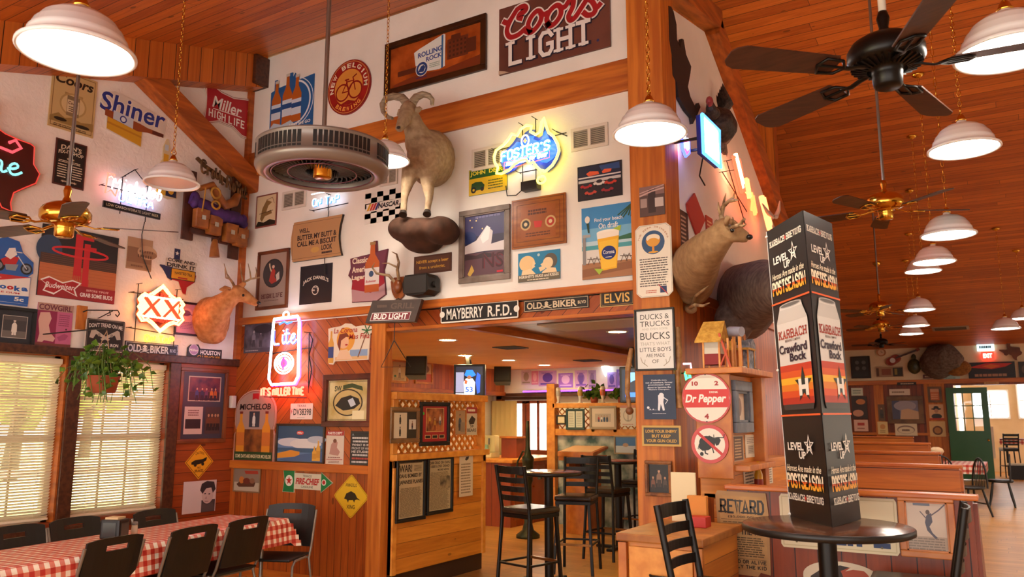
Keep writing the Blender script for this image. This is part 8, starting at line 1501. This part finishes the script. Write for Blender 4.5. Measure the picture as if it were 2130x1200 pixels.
# ------------------------------------------------------------------ far end of the hall
PLANES['F'] = (1, 24.466, X); PLANES['FD'] = (1, 24.44, X)
def fs(lb, r, c, fn=None, name='poster', cat='poster', fr=None, t=.02, pl='F'):
    if fr: a = framed(pl, *r, fr[0], t)
    else: a = sign(pl, *r, t)
    a.board(c)
    if fn: fn(a)
    return a.build(name, lb, cat, frame=(fr[0], .04, fr[1]) if fr else None)
fs('dark framed board with grey discs at the left of the far wall', (1770, 1811, 741, 787), '#2c2a28', lambda a: [a.circ(.3 + .4 * (k % 2), .25 + .3 * (k // 2), .1, '#5a5854') for k in range(4)], 'framed_board', 'framed picture', (.04, DARKB))
fs('small picture block with two panels below the far guitar', (1823, 1879, 763, 784), '#a8805c', lambda a: (a.rect(.0, .1, .1, .9, '#5a3a24'), a.rect(.2, .2, .55, .8, '#8a4a34'), a.rect(.62, .1, .98, .95, '#2c2c24'), a.rect(.68, .2, .78, .8, '#8a7a3c')))
fs('long narrow sign under the far dark mount', (1920, 1962, 779, 787), '#6a2a1c', lambda a: a.lines(.05, .2, .95, .8, 1, '#c9a888', .6), 'sign', 'sign')
fs('pale blue-white sign on the far trim above the green door', (1963, 1997, 776, 792), '#b9cfc8', lambda a: a.lines(.1, .2, .8, .8, 2, '#6a8a84'), 'sign', 'sign')
fs('wide red and black banner right of the exit sign', (2014, 2112, 753, 787), '#1f1a1e', lambda a: (a.poly([(.02, .3), (.4, .06), (.95, .1), (.8, .3), (.5, .44)], '#c42a1c'), a.poly([(.3, .25), (.5, .12), (.7, .25), (.5, .4)], '#d9641c'), a.lines(.1, .7, .9, .9, 1, '#a8785c', .8)), 'banner', 'banner')
fs('dark picture at the right edge above the annex opening', (2119, 2150, 752, 785), '#2a2420', lambda a: a.ell(.5, .5, .3, .3, '#5a4a40'), 'poster', 'poster')
fs('white sign at the left end of the far panelling', (1771, 1795, 807, 823), '#c9c8b0', lambda a: a.lines(.1, .2, .9, .8, 2, '#6a7a6a'), 'sign', 'sign')
fs('dark poster with orange shapes on the far panelling', (1772, 1804, 824, 871), '#3a2a24', lambda a: (a.ell(.6, .25, .3, .12, '#c4743c'), a.ell(.4, .75, .35, .15, '#c98a6a')))
fs('pink and red label under the orange-shaped poster', (1777, 1806, 873, 897), '#d9a890', lambda a: (a.rect(.25, .25, .75, .5, '#b03a2c'), a.lines(.2, .65, .8, .85, 1, '#8a4a3c')))
fs('yellow notice low on the far post', (1826, 1847, 877, 903), '#d9b878', lambda a: (a.circ(.5, .4, .2, '#c98a4a'), a.lines(.2, .65, .8, .9, 2, '#8a6a3c')))
fs('tall dim photograph above the yellow notice', (1827, 1841, 841, 875), '#6a4a30', lambda a: a.person(.5, .5, .7, '#a87a54', '#4a4038', '#3a342c'))
fs('white torn pennant above the landscape', (1850, 1893, 809, 822), '#d9bfa8', lambda a: a.lines(.1, .3, .8, .7, 1, '#8a6a54', .6), 'pennant', 'sign')
fs('framed mountain landscape on the far panelling', (1846, 1921, 824, 881), '#7a7484', lambda a: (a.rect(0, 0, .3, 1, '#4a4c60'), a.ell(.5, .3, .4, .25, '#9c8f94'), a.poly([(.3, 1), (.36, .5), (.6, .44), (1, .6), (1, 1)], '#c49c78')), 'framed_picture', 'framed picture', (.10, noise_mat('far_frame', '#5a3c20', '#7a5630', 4, .4)))
fs('pale badge poster under the landscape', (1862, 1908, 881, 906), '#d9c4a0', lambda a: (a.ell(.5, .5, .4, .35, '#8a6a5a'), a.ell(.5, .55, .36, .28, '#d9c4a0'), a.lines(.3, .45, .7, .65, 1, '#6a4a3c', .8)))
fs('orange sign on the post beside the green door', (1930, 1959, 804, 837), '#c4642c', lambda a: (a.rect(0, 0, 1, .3, '#d99a70'), a.lines(.1, .4, .9, .9, 3, '#e0a878')), 'framed_sign', 'sign', (.05, noise_mat('far_frame', '#5a3c20', '#7a5630', 4, .4)))
fs('poster of a person in a wide black hat by the green door', (1933, 1963, 841, 873), '#d9a878', lambda a: (a.ell(.5, .3, .35, .06, '#1f1814'), a.ell(.5, .22, .18, .12, '#1f1814'), a.ell(.5, .42, .14, .14, '#b8805c'), a.ell(.5, .78, .36, .18, '#2a241f'), a.rect(0, .9, 1, 1, '#b8301c')))
fs('tan poster with a brown portrait disc beside the green door', (1934, 1967, 876, 908), '#d9b070', lambda a: (a.circ(.5, .6, .3, '#6a3c1c'), a.circ(.5, .6, .2, '#b3783c')))
fs('black lettered strip on the far trim over the landscape', (1866, 1906, 795, 801), '#1c1612', lambda a: a.lines(.15, .25, .95, .75, 1, '#c9a888', .8), 'strip_sign', 'sign', pl='FD', t=.01)
fs('tan strip on the far trim over the annex opening', (2047, 2078, 794, 799), '#c9904c', lambda a: a.lines(.1, .3, .9, .7, 1, '#7a4a1c', .6), 'strip_sign', 'sign', pl='FD', t=.01)
a = sign('F', 2041, 2068, 732, 748, .06).board(mat('#d92a1c', .4, emit=1.6)); a.text('EXIT', .5, .5, .7, .6, mat('#ffb8a0', .4, emit=3), .04); a.build('exit_sign', 'glowing red EXIT sign on the far wall', 'exit sign')
a = sign('F', 2032, 2068, 714, 730, .05).board(mat('#b8dce8', .4, emit=.9)); a.lines(.1, .3, .9, .7, 1, '#3a6a84', .8); a.build('lit_sign', 'pale blue lit sign just above the EXIT sign', 'sign')
M_, W_, H_ = wall_rect('F', 2078, 2126, 711, 750); a = Art(M_, W_, H_, .05); a.board(noise_mat('wood_texas', '#5a2c14', '#7a4020', 3, .5), TEXAS); a.build('wood_cutout', 'brown wooden Texas shape right of the EXIT sign', 'wall decoration')
# guitar, clock, turtle shell, dark mount
M_, W_, H_ = wall_rect('F', 1846, 1914, 724, 758); o = bpy.data.objects.new('guitar', None); COL.objects.link(o); o.matrix_world = M_; tag(o, 'reddish guitar hanging aslant on the far wall', 'guitar'); G = lambda u, v, z=0: ((u - .5) * W_, (.5 - v) * H_, z)
b = MB(); b.prism([(x + G(.18, .72)[0], y + G(.18, .72)[1]) for x, y in [(.17 * math.cos(q) * (1 + .25 * math.cos(2 * q - 1.2)), .15 * math.sin(q) * (1 + .25 * math.cos(2 * q - 1.2))) for q in [k * PI / 12 for k in range(24)]]], .01, .07, noise_mat('guitar_red', '#8a2c20', '#b8604a', 4, .25)); b.build('body', o); b = MB(); b.bar(G(.26, .60, .08), G(.92, .16, .08), .05, .03, DKW); b.build('neck', o); b = MB(); b.bar(G(.90, .18, .08), G(1.0, .08, .08), .08, .03, noise_mat('guitar_red', '#8a2c20', '#b8604a', 4, .25)); b.build('headstock', o); b = MB(); b.cyl(G(.16, .74, .07), G(.16, .74, .074), .07, mat('#d9d4d0', .3), n=18); b.build('pickguard', o)
M_, W_, H_ = wall_rect('F', 1823, 1843, 725, 741); a = Art(M_, W_, H_, .03); a.board(mat('#b87a50', .5), C36); a.circ(.5, .5, .38, '#d9b898'); a.line([(.5, .5), (.5, .25)], .04, '#3a2a1c'); a.line([(.5, .5), (.68, .5)], .04, '#3a2a1c'); a.build('wall_clock', 'small round wall clock left of the guitar', 'clock')
M_, W_, H_ = wall_rect('F', 1888, 1917, 740, 782); o = bpy.data.objects.new('turtle_shell', None); COL.objects.link(o); o.matrix_world = M_; tag(o, 'dark turtle shell mounted on the far wall', 'wall decoration'); b = MB(); b.ell((0, -.02, .11), (W_ * .5, H_ * .38, .10), noise_mat('shell', '#2a2a14', '#4f4a24', 10, .4, .4)); b.build('shell', o); b = MB(); b.ell((0, H_ * .42, .08), (.06, .09, .05), noise_mat('shell', '#2a2a14', '#4f4a24', 10, .4, .4)); b.build('head', o)
def FWp(px, py, o_): return on(1, 24.49 - o_, px, py)
p0 = FWp(1965, 745, 0); r = root_at('mounted_boar', p0, 'big dark mounted animal with spread wings of fur on the far wall'); b = MB(); b.tube([FWp(1945, 760, 0), FWp(1955, 750, .3), FWp(1975, 745, .5), FWp(2000, 752, .6)], [.42, .45, .38, .15], FB, 16); b.tube([FWp(1960, 742, .3), FWp(1945, 728, .35), FWp(1928, 727, .3)], [.25, .2, .08], FB, 12); animal(b, 'body', p0, r, .04)
b = MB(); b.ell(FWp(1992, 765, .4), (.32, .2, .22), noise_mat('tan_fur', '#6a4424', '#8f6438', 14, .9)); part(b, 'chest', p0, r)
# green door, standing open
x0, x1 = on(1, 24.3, 1973, 885).x, on(1, 24.3, 2060, 885).x; zt_ = on(1, 24.3, 2010, 806).z; zl0, zl1 = on(1, 24.3, 2010, 896).z, on(1, 24.3, 2010, 818).z; GRN = mat('#1f5a24', .35); b = MB(); xl0, xl1 = x0 + (x1 - x0) * .18, x1 - (x1 - x0) * .16
for q in ((x0, FZ + .02, xl0, zt_), (xl1, FZ + .02, x1, zt_), (xl0, FZ + .02, xl1, zl0), (xl0, zl1, xl1, zt_)): b.box((q[0], 24.30, q[1]), (q[2], 24.345, q[3]), GRN)
for k in (1, 2): xx = xl0 + (xl1 - xl0) * k / 3; b.box((xx - .012, 24.305, zl0), (xx + .012, 24.34, zl1), GRN); zz_ = zl0 + (zl1 - zl0) * k / 3; b.box((xl0, 24.305, zz_ - .012), (xl1, 24.34, zz_ + .012), GRN)
o = struct('door_3', b); g = MB(); g.box((xl0, 24.32, zl0), (xl1, 24.324, zl1), GLASS); g.build('pane', o); h = MB(); h.ell((x1 - .07, 24.27, .85), (.03, .03, .03), BRASS, n=10, k=6); h.box((x1 + .0, 24.29, .4), (x1 + .06, 24.33, 1.2), mat('#d9c9b0', .5)); h.build('handle', o)
# annex furniture seen through the opening
t = thing('annex_table', 'red-clothed high table in the annex beyond the green door', 'table', (.35, 26.6, FZ)); b = MB(); b.box((-.7, -.35, .98), (.7, .35, 1.02), mat('#8a3a2c', .5)); b.box((-.71, -.36, .86), (.71, .36, .985), gingham('annex_cloth', .05, (1, 0, 0), (0, 0, 1))); b.build('tabletop', t)
for x in (-.55, .55): b = MB(); b.bar((x, 0, 0), (x, 0, .86), .06, .06, MET); b.build('leg', t)
stool('dark stool at the left of the annex table', -.15, 25.95, .3); stool('dark stool at the right of the annex table', .75, 25.95, -.2)
t = thing('annex_stage', 'low dark stage edge in the annex at the right picture edge', 'stage', (1.0, 25.1, FZ)); b = MB(); b.box((-1.2, 0, 0), (1.2, .4, .36), mat('#1c1410', .5)); b.build('riser', t); b = MB(); b.box((-1.22, -.03, .36), (1.2, .42, .40), mat('#c9c4b8', .5)); b.build('tread', t)
# checked table with windsor chairs at the far booths
pr = on(2, FZ + .76, 2046, 968); t = thing('booth_table', 'checked-cloth table at the right end of the far booths', 'table', (pr.x - .55, pr.y + .8, FZ)); b = MB(); b.box((-.55, -.75, .72), (.55, .75, .745), PINEDK); b.build('tabletop', t); b = MB(); b.bar((0, 0, 0), (0, 0, .72), .1, .1, BLACK); b.box((-.3, -.3, 0), (.3, .3, .05), BLACK); b.build('pedestal', t)
b = MB(); b.box((-.57, -.77, .746), (.57, .77, .756), gingham('table_check', .045)); b.box((-.575, -.775, .60), (.575, -.765, .75), gingham('table_check_end', .045, (1, 0, 0), (0, 0, 1))); b.box((.565, -.775, .60), (.575, .775, .75), gingham('table_check_side', .045, (0, 1, 0), (0, 0, 1))); o = b.build('tablecloth'); o.location = t.location; tag(o, 'red checked cloth on the table at the far booths', 'tablecloth')
def windsor(lb, x, y, rz):
    t = thing('windsor_chair', lb, 'chair', (x, y, FZ), rz, 'dark spindle-back chairs at the far table'); b = MB(); b.lathe([(0, .43), (.2, .43), (.22, .45), (.2, .475), (0, .465)], BLACK, 24); b.build('seat', t)
    for sx in (-1, 1):
        for sy in (-1, 1): b = MB(); b.tube([(sx * .21, sy * .2, 0), (sx * .17, sy * .16, .2), (sx * .12, sy * .12, .44)], [.014, .022, .016], BLACK, 8); b.build('leg', t)
    b = MB(); b.tube([(.2 * math.cos(q), -.16 - .02 * math.sin(q), .45 + .48 * math.sin(q)) for q in [PI * k / 14 for k in range(15)]], .015, BLACK, 8)
    b.build('back_bow', t); b = MB()
    for k in range(7): x_ = -.15 + .05 * k; b.tube([(x_ * .8, -.16, .46), (x_, -.18, .45 + .48 * math.sqrt(max(0, 1 - (x_ / .2) ** 2)))], .008, BLACK, 6)
    b.build('back_spindles', t); b = MB(); b.tube([(-.17, .16, .2), (.17, .16, .2)], .011, BLACK, 6); b.tube([(-.17, -.16, .2), (.17, -.16, .2)], .011, BLACK, 6); b.build('stretcher', t)
windsor('dark spindle-back chair nearest us at the far checked table', pr.x - .18, pr.y - 1.15, PI / 2 + .6); windsor('dark spindle-back chair behind the nearest one at the far checked table', pr.x + .22, pr.y + .75, PI / 2)
windsor('dark spindle-back chair in front of the far checked table', pr.x - .62, pr.y - .45, .1)
q = Vector((pr.x - .75, pr.y + .3, FZ + .7565)); t = thing('napkin_dispenser', 'black napkin dispenser on the far checked table', 'napkin dispenser', q); b = MB(); b.box((-.09, -.07, 0), (.09, .07, .17), BLACK, .012); b.build('body', t); b = MB(); b.lathe([(0, .165), (.09, .17), (.13, .22), (.11, .27), (.05, .30), (0, .30)], mat('#d9b890', .8), 16); b.build('napkins', t)
a = on(2, cz(18) - .02, 1977, 682); b = MB(); b.box((-.4, -.2, -.02), (.4, .2, .0), mat('#a8907c', .5), .006); s = MB()
for k in range(6): s.box((-.34, -.16 + .055 * k, -.026), (.34, -.13 + .055 * k, -.02), mat('#5a4a3c', .6))
d_ = ray(1977, 682); k_ = (RZ + SR * RID - EYE) / (d_.z + SR * d_.y); p = EYEP + d_ * k_; o = tag(b.build('ceiling_vent'), 'pale vent in the hall ceiling near the far wall', 'air vent'); o.location = p - Vector((0, 0, .003)); o.rotation_euler = (-math.atan(SR), 0, 0); s.build('louvre', o)
